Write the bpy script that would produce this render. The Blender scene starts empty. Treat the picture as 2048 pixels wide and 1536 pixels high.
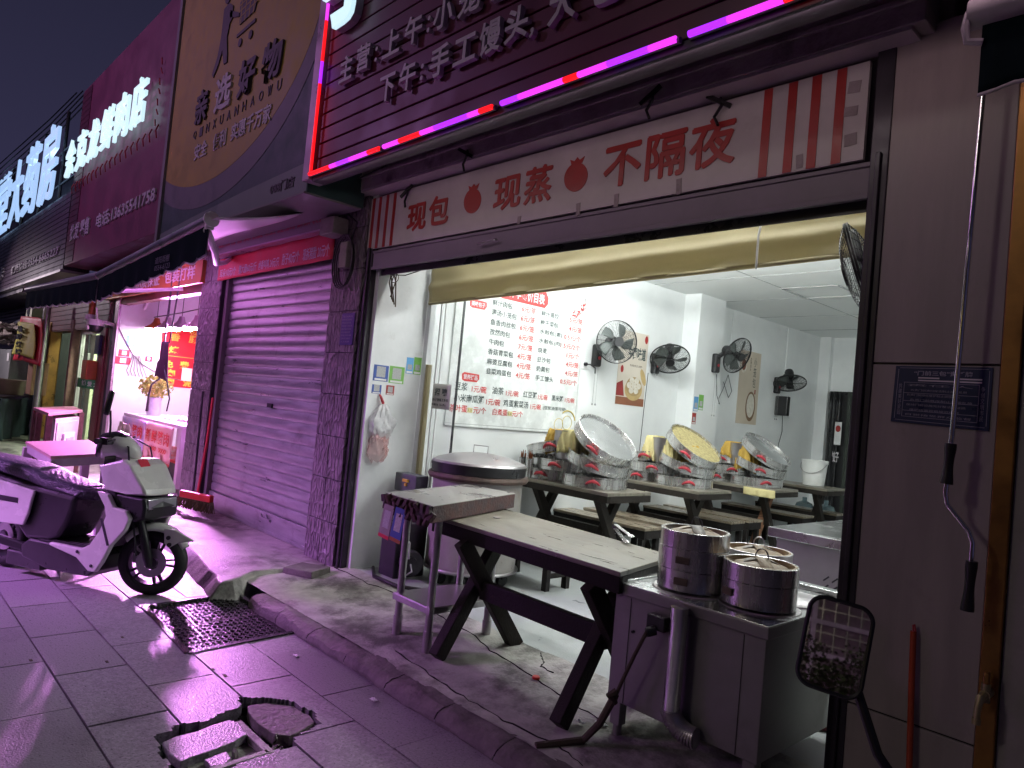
import bpy, math, random
from mathutils import Vector as V, Matrix as Mx, Euler, noise
random.seed(7)
R = math.radians
sc = bpy.context.scene
col = sc.collection

# ------------------------------------------------------------------ camera
cam = bpy.data.cameras.new('camera')
camo = bpy.data.objects.new('camera', cam)
col.objects.link(camo)
Mc = [[0.6820, 0.0380, -0.7300], [0.7254, 0.0924, 0.6820], [0.0934, -0.9950, 0.0350]]
right = V((Mc[0][0], Mc[1][0], Mc[2][0])).normalized()
down = V((Mc[0][1], Mc[1][1], Mc[2][1]))
down = (down - right * down.dot(right)).normalized()
fwd = right.cross(down)
rot = Mx((right, -down, -fwd)).transposed()
camo.matrix_world = Mx.Translation((0, -2.95, 1.45)) @ rot.to_4x4()
cam.sensor_width = 36
cam.lens = 1435.6 / 2048 * 36
cam.clip_start = .05
cam.clip_end = 1500
sc.camera = camo

# ------------------------------------------------------------------ world, exposure
w = bpy.data.worlds.new('World')
sc.world = w
w.use_nodes = True
nt = w.node_tree
nt.nodes.clear()
wo = nt.nodes.new('ShaderNodeOutputWorld')
bg = nt.nodes.new('ShaderNodeBackground')
tc = nt.nodes.new('ShaderNodeTexCoord')
sp = nt.nodes.new('ShaderNodeSeparateXYZ')
cr = nt.nodes.new('ShaderNodeValToRGB')
cr.color_ramp.elements[0].position = 0.0
cr.color_ramp.elements[0].color = (.040, .036, .085, 1)
cr.color_ramp.elements[1].position = .62
cr.color_ramp.elements[1].color = (.010, .0105, .022, 1)
nt.links.new(tc.outputs['Generated'], sp.inputs[0])
nt.links.new(sp.outputs['Z'], cr.inputs[0])
nt.links.new(cr.outputs[0], bg.inputs[0])
bg.inputs[1].default_value = 1.0
nt.links.new(bg.outputs[0], wo.inputs[0])
sc.view_settings.view_transform = 'Standard'
sc.view_settings.look = 'None'
sc.view_settings.exposure = 0.0
sc.view_settings.gamma = 1.0
sc.cycles.use_denoising = True
sc.cycles.max_bounces = 8
sc.cycles.diffuse_bounces = 5
sc.cycles.glossy_bounces = 4
sc.cycles.transparent_max_bounces = 12
sc.cycles.sample_clamp_indirect = 6.0
sc.cycles.caustics_reflective = False
sc.cycles.caustics_refractive = False


def area(name, loc, tgt, size, energy, color, sy=None, spread=180):
    l = bpy.data.lights.new(name, 'AREA')
    l.shape = 'RECTANGLE' if sy else 'DISK'
    l.size = size
    if sy: l.size_y = sy
    l.energy = energy
    l.color = color
    l.spread = R(spread)
    o = bpy.data.objects.new(name, l)
    col.objects.link(o)
    o.location = loc
    o.rotation_euler = (V(tgt) - V(loc)).to_track_quat('-Z', 'Y').to_euler()
    return o


# added fill lights over the street, sources unseen: a dim warm wash and violet glow
area('street_fill_light', (-4.5, -9.5, 6.5), (-4.6, 0, 2.2), 1.2, 68, (1.0, .87, .82))  # added wash lifting the shop fronts, no lamp stands here
area('upper_sign_fill', (-15.0, -9.5, 8.0), (-10.5, 0, 4.6), 1.5, 60, (.78, .36, .95), spread=70)  # added violet fill for the upper left signs, no billboard is built
area('violet_pavement_fill', (-9.0, -6.6, 3.6), (-6.3, -2.1, 0), 1.2, 74, (.72, .27, 1.0), .8, spread=48)  # added violet fill aimed down at the left pavement, no sign behind it
area('far_left_fill', (-18.5, -2.6, 3.3), (-17.0, 0, 1.2), .5, 34, (.95, .80, .90), spread=110)  # added fill brightening the far left shopfronts, its source is invented

# ------------------------------------------------------------------ helpers
MW = {}


class B:
    def __init__(s):
        s.v = []; s.f = []; s.sm = []; s.mi = []; s.cur = 0

    def add(s, vs, fs, smooth=False):
        k = len(s.v)
        s.v += [V(p) for p in vs]
        for f in fs:
            s.f.append([k + i for i in f]); s.sm.append(smooth); s.mi.append(s.cur)
        return s

    def box(s, x0, y0, z0, x1, y1, z1):
        if x0 > x1: x0, x1 = x1, x0
        if y0 > y1: y0, y1 = y1, y0
        if z0 > z1: z0, z1 = z1, z0
        return s.add([(x0, y0, z0), (x1, y0, z0), (x1, y1, z0), (x0, y1, z0), (x0, y0, z1), (x1, y0, z1), (x1, y1, z1), (x0, y1, z1)],
                     [(0, 3, 2, 1), (4, 5, 6, 7), (0, 1, 5, 4), (1, 2, 6, 5), (2, 3, 7, 6), (3, 0, 4, 7)])

    def obox(s, c, sz, rot=(0, 0, 0)):
        m = Mx.Translation(c) @ Euler(rot).to_matrix().to_4x4()
        h = [a / 2 for a in sz]
        ps = [m @ V((sx * h[0], sy * h[1], sz_ * h[2])) for sz_ in (-1, 1) for sx, sy in ((-1, -1), (1, -1), (1, 1), (-1, 1))]
        return s.add(ps, [(0, 3, 2, 1), (4, 5, 6, 7), (0, 1, 5, 4), (1, 2, 6, 5), (2, 3, 7, 6), (3, 0, 4, 7)])

    def beam(s, p0, p1, wd, ht, up=(0, 0, 1)):
        p0 = V(p0); p1 = V(p1); d = (p1 - p0).normalized(); u = V(up)
        sd = d.cross(u).normalized(); u = sd.cross(d)
        ps = [p + sd * a * wd / 2 + u * b * ht / 2 for p in (p0, p1) for a, b in ((-1, -1), (1, -1), (1, 1), (-1, 1))]
        return s.add(ps, [(0, 1, 2, 3), (7, 6, 5, 4), (0, 4, 5, 1), (1, 5, 6, 2), (2, 6, 7, 3), (3, 7, 4, 0)])

    def cyl(s, p0, p1, r0, r1=None, n=20, caps=True):
        r1 = r0 if r1 is None else r1
        p0 = V(p0); p1 = V(p1); d = (p1 - p0).normalized()
        a = d.orthogonal().normalized(); b = d.cross(a)
        ring = lambda p, r: [p + (a * math.cos(2 * math.pi * i / n) + b * math.sin(2 * math.pi * i / n)) * r for i in range(n)]
        s.add(ring(p0, r0) + ring(p1, r1), [(i, (i + 1) % n, n + (i + 1) % n, n + i) for i in range(n)], True)
        if caps:
            if r0 > 1e-5: s.add(ring(p0, r0), [list(range(n))[::-1]])
            if r1 > 1e-5: s.add(ring(p1, r1), [list(range(n))])
        return s

    def tube(s, pts, r, n=8, closed=False):
        pts = [V(p) for p in pts]; m = len(pts); vs = []; prev = None
        for i, p in enumerate(pts):
            if closed: d = pts[(i + 1) % m] - pts[i - 1]
            else: d = pts[min(i + 1, m - 1)] - pts[max(i - 1, 0)]
            d.normalize()
            a = d.orthogonal() if prev is None else prev - d * prev.dot(d)
            a.normalize(); prev = a; b = d.cross(a)
            rr = r[i] if isinstance(r, (list, tuple)) else r
            vs += [p + (a * math.cos(2 * math.pi * k / n) + b * math.sin(2 * math.pi * k / n)) * rr for k in range(n)]
        fs = []
        for i in range(m if closed else m - 1):
            j = (i + 1) % m
            fs += [(i * n + k, i * n + (k + 1) % n, j * n + (k + 1) % n, j * n + k) for k in range(n)]
        if not closed: fs += [list(range(n))[::-1], [(m - 1) * n + k for k in range(n)]]
        return s.add(vs, fs, True)

    def lathe(s, prof, M=None, n=32, smooth=True):
        M = M or Mx.Identity(4)
        vs = [M @ V((r * math.cos(2 * math.pi * k / n), r * math.sin(2 * math.pi * k / n), z)) for r, z in prof for k in range(n)]
        fs = [(i * n + k, i * n + (k + 1) % n, (i + 1) * n + (k + 1) % n, (i + 1) * n + k) for i in range(len(prof) - 1) for k in range(n)]
        return s.add(vs, fs, smooth)

    def prism(s, poly, f, d0, d1):
        """poly of 2d points, f(u,v,d)->3d point"""
        n = len(poly)
        vs = [f(u, v_, d0) for u, v_ in poly] + [f(u, v_, d1) for u, v_ in poly]
        return s.add(vs, [list(range(n))[::-1], [n + i for i in range(n)]] + [(i, (i + 1) % n, n + (i + 1) % n, n + i) for i in range(n)])

    def grid(s, nu, nv, f, smooth=True):
        vs = [f(i / nu, j / nv) for i in range(nu + 1) for j in range(nv + 1)]
        return s.add(vs, [(i * (nv + 1) + j, (i + 1) * (nv + 1) + j, (i + 1) * (nv + 1) + j + 1, i * (nv + 1) + j + 1) for i in range(nu) for j in range(nv)], smooth)

    def xf(s, M):
        s.v = [M @ p for p in s.v]; return s

    def build(s, name, mats, parent=None, local=False, bevel=0, solid=0, seg=2, sub=0, recalc=True):
        if not isinstance(mats, (list, tuple)): mats = [mats]
        me = bpy.data.meshes.new(name)
        if parent is not None:
            M = MW[parent]; inv = Mx.Identity(4) if local else M.inverted(); T = M
        else:
            xs = [p.x for p in s.v]; ys = [p.y for p in s.v]; zs = [p.z for p in s.v]
            T = Mx.Translation(((min(xs) + max(xs)) / 2, (min(ys) + max(ys)) / 2, min(zs))); inv = T.inverted()
        me.from_pydata([tuple(inv @ p) for p in s.v], [], s.f)
        me.polygons.foreach_set('use_smooth', s.sm)
        me.polygons.foreach_set('material_index', s.mi)
        for m in mats: me.materials.append(m)
        if recalc:
            import bmesh
            bm = bmesh.new(); bm.from_mesh(me)
            bmesh.ops.recalc_face_normals(bm, faces=bm.faces)
            for e in bm.edges:
                if len(e.link_faces) == 2 and e.calc_face_angle(0) > .62: e.smooth = False
            bm.to_mesh(me); bm.free()
        me.update()
        o = bpy.data.objects.new(name, me)
        col.objects.link(o)
        if parent is not None: o.parent = parent
        else: o.matrix_world = T
        MW[o] = T
        if bevel:
            b = o.modifiers.new('bevel', 'BEVEL'); b.width = bevel; b.segments = seg; b.limit_method = 'ANGLE'; b.angle_limit = R(40)
        if solid:
            b = o.modifiers.new('solid', 'SOLIDIFY'); b.thickness = solid
        if sub:
            b = o.modifiers.new('sub', 'SUBSURF'); b.levels = b.render_levels = sub
        return o


def tag(o, label=None, cat=None, group=None, kind=None):
    if label: o['label'] = label
    if cat: o['category'] = cat
    if group: o['group'] = group
    if kind: o['kind'] = kind
    return o


def thing(name, label, cat, loc=(0, 0, 0), rz=0, group=None):
    o = bpy.data.objects.new(name, None)
    o.empty_display_size = .1
    col.objects.link(o)
    o.location = loc; o.rotation_euler = (0, 0, rz)
    MW[o] = Mx.Translation(loc) @ Mx.Rotation(rz, 4, 'Z')
    return tag(o, label, cat, group)


def copy_tree(o, parent=None):
    c = o.copy(); col.objects.link(c)
    if parent is not None: c.parent = parent
    for ch in [x for x in col.objects if x.parent == o]: copy_tree(ch, c)
    return c


def place(proto, first, loc, rz, label):
    o = proto if first else copy_tree(proto)
    o.location = loc; o.rotation_euler = (0, 0, rz); o['label'] = label
    MW[o] = Mx.Translation(loc) @ Mx.Rotation(rz, 4, 'Z')
    return o


def txt(body, name, f, u0, v0, u1, v1, m, parent, d=.0015, bold=0.0, depth=.002, keep=False, local=False, res=2, heavy=0.0):
    """text fitted to rectangle u0..u1, v0..v1; f(u,v,d)->world"""
    c = bpy.data.curves.new('t', 'FONT')
    c.body = body; c.size = 1; c.resolution_u = res; c.offset = bold; c.extrude = .5
    o = bpy.data.objects.new('t', c); col.objects.link(o)
    dg = bpy.context.evaluated_depsgraph_get()
    me = bpy.data.meshes.new_from_object(o.evaluated_get(dg))
    vs = [v.co.copy() for v in me.vertices]; fs = [list(p.vertices) for p in me.polygons]
    bpy.data.objects.remove(o); bpy.data.meshes.remove(me)
    if not vs: return None
    x0 = min(p.x for p in vs); x1 = max(p.x for p in vs); y0 = min(p.y for p in vs); y1 = max(p.y for p in vs)
    b = B()
    for k, (ox, oy) in enumerate(((0, 0),) if not heavy else ((heavy, 0), (-heavy, 0), (0, heavy), (0, -heavy), (heavy * .7, heavy * .7), (-heavy * .7, -heavy * .7))):
        b.add([f(u0 + (p.x - x0) / (x1 - x0) * (u1 - u0) + ox, v0 + (p.y - y0) / max(y1 - y0, 1e-6) * (v1 - v0) + oy, d + (p.z + .5) * depth + k * .0003) for p in vs], fs)
    return b.build(name, m, parent, local=local, recalc=False)


def front(y):   # plane facing the street (-y); u=x, v=z, d = out of the surface
    return lambda u, v, d: V((u, y - d, v))


def lwall(x):   # plane facing +x; u=y, v=z
    return lambda u, v, d: V((x + d, u, v))


# ------------------------------------------------------------------ materials
def mat(name, c, r=.6, m=0.0, c2=None, ns=6, mix=.6, bump=0.0, bs=80, rv=.12, emit=None, es=0.0, dirt=0.0, dc=(.02, .018, .015), ds=3.0,
        st=(1, 1, 1), alpha=1.0, trans=0.0, coat=0.0, island=0.0, ior=1.45, dth=.55, obj=False, sss=0):
    M = bpy.data.materials.new(name); M.use_nodes = True
    t = M.node_tree; n = t.nodes; L = t.links
    p = n['Principled BSDF']
    p.inputs['Base Color'].default_value = (*c, 1)
    p.inputs['Roughness'].default_value = r
    p.inputs['Metallic'].default_value = m
    p.inputs['Alpha'].default_value = alpha
    p.inputs['Transmission Weight'].default_value = trans
    p.inputs['Coat Weight'].default_value = coat
    p.inputs['IOR'].default_value = ior
    if emit:
        p.inputs['Emission Color'].default_value = (*emit, 1); p.inputs['Emission Strength'].default_value = es
    if es and not c2 and not dirt: return M
    if obj:
        g = n.new('ShaderNodeTexCoord'); src = g.outputs['Object']
    else:
        g = n.new('ShaderNodeNewGeometry'); src = g.outputs['Position']
    mp = n.new('ShaderNodeMapping'); mp.inputs['Scale'].default_value = st
    L.new(src, mp.inputs[0])
    nz = n.new('ShaderNodeTexNoise'); nz.inputs['Scale'].default_value = ns; nz.inputs['Detail'].default_value = 5; nz.inputs['Roughness'].default_value = .62
    L.new(mp.outputs[0], nz.inputs['Vector'])
    c2 = c2 or tuple(x * .8 for x in c)
    rp = n.new('ShaderNodeValToRGB'); rp.color_ramp.elements[0].position = .5 - .25 * (1.1 - mix); rp.color_ramp.elements[1].position = .5 + .3 * (1.1 - mix)
    rp.color_ramp.elements[0].color = (*c2, 1); rp.color_ramp.elements[1].color = (*c, 1)
    L.new(nz.outputs[0], rp.inputs[0]); out = rp.outputs[0]
    if island:
        gi = n.new('ShaderNodeNewGeometry')
        mm = n.new('ShaderNodeMapRange'); mm.inputs['To Min'].default_value = 1 - island; mm.inputs['To Max'].default_value = 1 + island
        L.new(gi.outputs['Random Per Island'], mm.inputs[0])
        vm = n.new('ShaderNodeVectorMath'); vm.operation = 'SCALE'
        L.new(out, vm.inputs[0]); L.new(mm.outputs[0], vm.inputs['Scale']); out = vm.outputs[0]
    if dirt:
        nd = n.new('ShaderNodeTexNoise'); nd.inputs['Scale'].default_value = ds; nd.inputs['Detail'].default_value = 8; nd.inputs['Roughness'].default_value = .7
        L.new(src, nd.inputs['Vector'])
        rd = n.new('ShaderNodeMapRange'); rd.inputs['From Min'].default_value = dth; rd.inputs['From Max'].default_value = dth + .14; rd.inputs['To Max'].default_value = dirt
        L.new(nd.outputs[0], rd.inputs[0])
        mx = n.new('ShaderNodeMix'); mx.data_type = 'RGBA'
        L.new(rd.outputs[0], mx.inputs['Factor']); L.new(out, mx.inputs['A']); mx.inputs['B'].default_value = (*dc, 1); out = mx.outputs['Result']
    L.new(out, p.inputs['Base Color'])
    nr = n.new('ShaderNodeMapRange'); nr.inputs['To Min'].default_value = max(.02, r - rv); nr.inputs['To Max'].default_value = min(1, r + rv)
    nr.inputs['From Min'].default_value = .3; nr.inputs['From Max'].default_value = .7
    L.new(nz.outputs[0], nr.inputs[0]); L.new(nr.outputs[0], p.inputs['Roughness'])
    if bump:
        nb = n.new('ShaderNodeTexNoise'); nb.inputs['Scale'].default_value = bs; nb.inputs['Detail'].default_value = 4
        L.new(mp.outputs[0], nb.inputs['Vector'])
        bp = n.new('ShaderNodeBump'); bp.inputs['Strength'].default_value = min(1, bump); bp.inputs['Distance'].default_value = .01
        L.new(nb.outputs[0], bp.inputs['Height']); L.new(bp.outputs[0], p.inputs['Normal'])
    return M


def mglow(name, c, s, base=(.6, .6, .6)):
    return mat(name, base, .4, emit=c, es=s)


m_pave = mat('granite_paving', (.33, .305, .335), .37, c2=(.17, .155, .175), ns=90, mix=.3, bump=.35, bs=120, rv=.14, island=.20, dirt=.5, ds=1.6, dc=(.05, .047, .05))
m_gap = mat('joint_dirt', (.012, .011, .011), .9, bump=.6, bs=60)
m_conc = mat('old_concrete', (.52, .50, .46), .62, c2=(.27, .26, .235), ns=7, mix=.35, bump=.5, bs=70, dirt=.8, ds=2.6, dc=(.05, .045, .04), dth=.48)
m_kerb = mat('kerb_concrete', (.2, .18, .17), .75, c2=(.09, .08, .075), ns=9, mix=.4, bump=.9, bs=35, dirt=.7, ds=4)
m_floor = mat('screed_floor', (.43, .45, .45), .42, c2=(.32, .34, .34), ns=4, mix=.4, bump=.2, bs=90, dirt=.35, ds=6, dc=(.3, .31, .3), dth=.5, rv=.18)
m_asph = mat('asphalt', (.05, .05, .052), .7, bump=.6, bs=90, c2=(.03, .03, .032))
m_iwall = mat('white_wall', (.80, .82, .82), .55, c2=(.74, .76, .765), ns=2.5, dirt=.12, ds=3, dc=(.42, .40, .34), dth=.6)
m_iwall2 = mat('grubby_white_wall', (.74, .76, .77), .6, c2=(.62, .64, .65), ns=2.5, dirt=.5, ds=3.5, dc=(.36, .33, .29), dth=.58)
m_ceil = mat('ceiling_panel', (.88, .90, .89), .5, c2=(.85, .87, .86), ns=2)
m_groove = mat('groove_grey', (.40, .41, .41), .7)
m_tex = mat('textured_brick_tile', (.27, .22, .26), .45, c2=(.12, .1, .12), ns=14, mix=.4, rv=.1)
m_plaster = mat('plaster_old', (.36, .32, .32), .8, c2=(.2, .17, .17), ns=5, mix=.35, bump=.5, bs=40, dirt=.75, ds=4, dc=(.06, .05, .05))
m_soffit = mat('soffit_paint', (.46, .42, .44), .6, c2=(.38, .33, .35), ns=3, dirt=.3, ds=3)
m_alu = mat('shutter_metal', (.38, .38, .40), .34, .55, c2=(.28, .28, .30), ns=3, st=(1, 1, 6), rv=.08, bump=.05, bs=20, dirt=.55, ds=3.5, dc=(.14, .12, .12), dth=.56)
m_dark = mat('dark_frame', (.045, .038, .05), .4, .3, c2=(.03, .027, .035))
m_head = mat('header_metal', (.20, .18, .20), .55, 0, c2=(.15, .135, .15), ns=2)
m_white = mat('white_banner', (.46, .435, .425), .5, c2=(.38, .355, .35), ns=3, dirt=.35, ds=5, dc=(.3, .27, .24), dth=.6)
m_red = mat('red_vinyl', (.33, .022, .02), .45, c2=(.27, .018, .015))
m_redb = mat('red_cloth_banner', (.62, .02, .05), .5, c2=(.5, .015, .04), ns=3)
m_stex = mat('stainless_steel', (.60, .60, .59), .26, .82, c2=(.48, .47, .46), ns=6, st=(5, 5, .5), rv=.06, dirt=.12, ds=9, dc=(.3, .27, .24), dth=.6)
m_stdull = mat('stainless_dull', (.46, .44, .45), .36, .9, c2=(.36, .34, .35), ns=4, rv=.1, dirt=.45, ds=4, dc=(.12, .10, .09))
m_shine = mat('polished_steel_sheet', (.78, .79, .8), .22, .85, c2=(.66, .67, .68), ns=6, rv=.08)
m_cab = mat('cabinet_steel', (.27, .265, .26), .42, .55, c2=(.22, .215, .21), ns=2.5, rv=.07, dirt=.2, ds=3)
m_chrome = mat('chrome_pipe', (.75, .75, .75), .14, 1.0, c2=(.6, .6, .6), ns=9)
m_bwood = mat('burnt_pine', (.03, .025, .022), .62, c2=(.016, .013, .011), ns=5, st=(3, 3, 1), mix=.4, bump=.4, bs=50, dirt=.8, ds=5, dc=(.17, .09, .05), dth=.62, ior=1.25)
m_bwood2 = mat('charred_wood', (.02, .017, .016), .62, c2=(.014, .012, .012), ns=6, mix=.4, bump=.3, bs=60, dirt=.6, ds=8, dc=(.14, .08, .045), dth=.66, ior=1.25)
m_top = mat('worn_table_top', (.225, .205, .165), .36, c2=(.15, .135, .105), ns=3, st=(1.2, 8, 3), mix=.7, bump=.05, bs=10, rv=.12, dirt=.4, ds=1.1, dc=(.075, .07, .055), dth=.5)
m_btop = mat('bench_top', (.30, .25, .18), .3, c2=(.14, .11, .08), ns=5, st=(1.2, 7, 3), mix=.3, bump=.1, bs=14, dirt=.3, ds=1.5, dc=(.1, .08, .055))
m_rust = mat('rusty_edge', (.10, .045, .04), .7, c2=(.035, .025, .03), ns=14, mix=.3, bump=.8, bs=60)
m_cloth = mat('yellow_cloth', (.68, .60, .30), .85, c2=(.55, .48, .24), ns=6, bump=.4, bs=250)
m_cloth2 = mat('ochre_cloth', (.56, .36, .08), .85, c2=(.42, .27, .05), ns=6, bump=.4, bs=250)
m_tarp = mat('beige_tarp', (.40, .37, .25), .65, c2=(.34, .31, .20), ns=2.5, dirt=.25, ds=4, dc=(.25, .2, .12), dth=.62)
_t = m_tarp.node_tree; _p = _t.nodes['Principled BSDF']; _o = [n for n in _t.nodes if n.type == 'OUTPUT_MATERIAL'][0]
_tr = _t.nodes.new('ShaderNodeBsdfTranslucent'); _tr.inputs[0].default_value = (.62, .55, .36, 1)
_mx = _t.nodes.new('ShaderNodeMixShader'); _mx.inputs[0].default_value = .38
_t.links.new(_p.outputs[0], _mx.inputs[1]); _t.links.new(_tr.outputs[0], _mx.inputs[2]); _t.links.new(_mx.outputs[0], _o.inputs[0])
m_black = mat('black_plastic', (.013, .013, .015), .35, c2=(.02, .02, .022))
m_rub = mat('tyre_rubber', (.012, .012, .013), .75, c2=(.02, .02, .02), bump=.3, bs=60)
m_grey = mat('grey_blade_plastic', (.10, .115, .11), .35)
m_paint = mat('scooter_white_paint', (.66, .66, .62), .26, coat=.5, c2=(.58, .58, .55), ns=3, rv=.07, dirt=.25, ds=9, dc=(.3, .28, .25), dth=.6)
m_seat = mat('quilted_seat_cover', (.05, .05, .07), .42, c2=(.02, .02, .03), ns=30, bump=.9, bs=60)
m_lens = mat('lamp_lens', (.10, .10, .11), .08, coat=1.0)
m_clear = mat('clear_headlamp', (.55, .56, .58), .06, .6)
m_pmag = mat('magenta_trim_metal', (.45, .33, .42), .35, .4)
m_slat = mat('maroon_slat', (.10, .012, .035), .4, c2=(.075, .01, .03), ns=3, rv=.08)
m_lett = mat('grey_acrylic_letter', (.50, .46, .50), .4, c2=(.42, .38, .42))
m_letr = mat('grey_letter_side', (.32, .29, .33), .5)
m_orange = mat('orange_board', (.36, .10, .015), .6, c2=(.27, .075, .015), ns=3, dirt=.3, ds=5)
m_awn = mat('dark_green_canvas', (.008, .017, .019), .95, c2=(.006, .012, .014), ns=4, ior=1.12)
m_awnw = mat('white_canvas', (.72, .66, .72), .6, c2=(.64, .58, .64), ns=2)
m_pink = mat('pale_painted_wall', (.72, .68, .74), .7, c2=(.64, .6, .66), ns=2, dirt=.3, ds=3, dc=(.4, .36, .4))
m_letw = mglow('lit_letter', (.62, .90, 1.0), 1.0)
m_letb = mglow('lit_bead_letter', (.40, .62, 1.0), .95)
m_purp = mglow('purple_led', (.40, .02, 1.0), 1.45, (.3, .1, .4))
m_pnk = mglow('pink_led', (.80, .04, .90), 1.3, (.4, .1, .3))
m_redl = mglow('red_led', (1.0, .008, .012), 1.35, (.4, .02, .02))
m_tubeL = mglow('ceiling_lamp', (.95, 1.0, .97), 122)
m_meatL = mglow('pink_lamp', (1.0, .76, .98), 85)
m_txtb = mat('print_black', (.05, .07, .07), .6)
m_txtr = mat('print_red', (.58, .05, .05), .6)
m_txtw = mat('print_white', (.75, .7, .75), .6)
m_txty = mat('print_yellow', (.75, .5, .05), .6)
m_glass = mat('thin_glass', (.8, .85, .83), .04, alpha=.10, ior=1.3)
m_bag = mat('plastic_bag', (.82, .82, .84), .22, alpha=.62, c2=(.7, .7, .72), ns=20, bump=.6, bs=40)
m_bagr = mat('pink_plastic_bag', (.75, .35, .35), .22, alpha=.4, bump=.5, bs=40)
m_bamb = mat('bamboo', (.26, .185, .10), .55, c2=(.16, .11, .06), ns=9, mix=.3, bump=.3, bs=60)
m_bambd = mat('dark_bamboo_band', (.17, .13, .09), .5, c2=(.05, .038, .03), ns=9, bump=.3, bs=60)
m_redh = mat('red_wrapped_handle', (.42, .035, .05), .6, c2=(.42, .03, .05), ns=20, bump=.4, bs=120)
m_pw = mat('pail_plastic', (.78, .79, .77), .4, c2=(.7, .71, .69), ns=4)
m_blue = mat('blue_print', (.035, .08, .32), .45)
m_green = mat('green_print', (.17, .42, .08), .45)
m_lblue = mat('light_blue_print', (.12, .35, .65), .45)
m_paper = mat('white_paper', (.8, .8, .8), .6)
m_qr = mat('pale_code_panel', (.55, .55, .56), .6, c2=(.25, .25, .26), ns=120, mix=.1)
m_gold = mat('brass_strip', (.30, .15, .04), .35, .7, c2=(.2, .1, .03))
m_navy = mat('navy_plaque', (.012, .022, .075), .35)
m_panel = mat('cladding_panel', (.33, .285, .275), .46, c2=(.27, .235, .23), ns=2.2, st=(4, 4, .6), rv=.08, dirt=.35, ds=5, dc=(.17, .14, .13), dth=.60)
m_panel2 = mat('rough_cladding', (.34, .31, .30), .6, c2=(.25, .23, .22), ns=3, dirt=.3)
m_skin = mat('raw_meat', (.72, .33, .33), .35, c2=(.8, .6, .58), ns=14, mix=.3, bump=.3, bs=30)
m_leaf = mat('leaf', (.05, .085, .025), .6, c2=(.03, .06, .015), ns=3)
m_leafy = mat('yellow_leaf', (.45, .4, .08), .6, c2=(.2, .22, .06), ns=9)
m_bark = mat('bark', (.09, .07, .05), .9, bump=.8, bs=30)
m_mirror = mat('mirror_glass', (.62, .62, .62), .015, 1.0, c2=(.6, .6, .6), rv=.005)
m_wetirn = mat('wet_iron', (.10, .095, .10), .2, .7, c2=(.05, .047, .05), ns=40, rv=.1, bump=.25, bs=120)
m_redpl = mat('red_plastic', (.6, .03, .015), .4)
m_broom = mat('straw_bristle', (.16, .15, .06), .9, c2=(.08, .07, .03), ns=60, st=(1, 1, .1), bump=.6, bs=120)
m_brick = mat('facing_brick', (.2, .1, .09), .8, c2=(.12, .06, .055), ns=20)
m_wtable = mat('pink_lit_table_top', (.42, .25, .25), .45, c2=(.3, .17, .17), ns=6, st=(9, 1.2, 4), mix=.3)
m_wleg = mat('grey_table_leg', (.36, .31, .34), .6)
m_winlit = mglow('lit_window', (1.0, .78, .22), 2.6)
m_pipe = mat('pvc_pipe', (.55, .52, .5), .45, c2=(.45, .42, .4))
exec_parts = []

# extra nodes: raised squiggle relief for the facing tiles
def relief(M, scale=26, strength=.9, dist=.02, stretch=(1, 1, .35)):
    t = M.node_tree; n = t.nodes; L = t.links
    g = n.new('ShaderNodeNewGeometry'); mp = n.new('ShaderNodeMapping'); mp.inputs['Scale'].default_value = stretch
    L.new(g.outputs['Position'], mp.inputs[0])
    vo = n.new('ShaderNodeTexVoronoi'); vo.feature = 'DISTANCE_TO_EDGE'; vo.inputs['Scale'].default_value = scale
    L.new(mp.outputs[0], vo.inputs['Vector'])
    rg = n.new('ShaderNodeMapRange'); rg.inputs['From Max'].default_value = .22
    L.new(vo.outputs[0], rg.inputs[0])
    b = n.new('ShaderNodeBump'); b.invert = True; b.inputs['Strength'].default_value = strength; b.inputs['Distance'].default_value = dist
    L.new(rg.outputs[0], b.inputs['Height']); L.new(b.outputs[0], n['Principled BSDF'].inputs['Normal'])


relief(m_tex)


def inpoly(x, y, P):
    c = False; j = len(P) - 1
    for i in range(len(P)):
        if (P[i][1] > y) != (P[j][1] > y) and x < (P[j][0] - P[i][0]) * (y - P[i][1]) / (P[j][1] - P[i][1]) + P[i][0]: c = not c
        j = i
    return c


# ------------------------------------------------------------------ setting: ground
b = B(); b.add([(-300, -300, -.12), (300, -300, -.12), (300, 300, -.12), (-300, 300, -.12)], [(0, 1, 2, 3)])
tag(b.build('ground', m_gap), kind='structure')
b = B(); b.add([(-90, -14, -.035), (90, -14, -.035), (90, -6.2, -.035), (-90, -6.2, -.035)], [(0, 1, 2, 3)])
tag(b.build('road', m_asph), kind='structure')
HOLE = [(-3.06, -1.88), (-3.1, -1.77), (-3.1, -1.64), (-3.16, -1.49), (-3.23, -1.44), (-3.20, -1.37), (-3.11, -1.28), (-2.96, -1.25), (-2.84, -1.26), (-2.79, -1.35), (-2.77, -1.43), (-2.69, -1.45), (-2.70, -1.54), (-2.68, -1.66), (-2.66, -1.74), (-2.62, -1.84), (-2.74, -1.91), (-2.96, -1.91)]
GR = [(-4.82, -1.42), (-4.90, -.80), (-3.98, -.80), (-3.90, -1.47)]
b = B(); rnd = random.Random(3)
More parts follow.
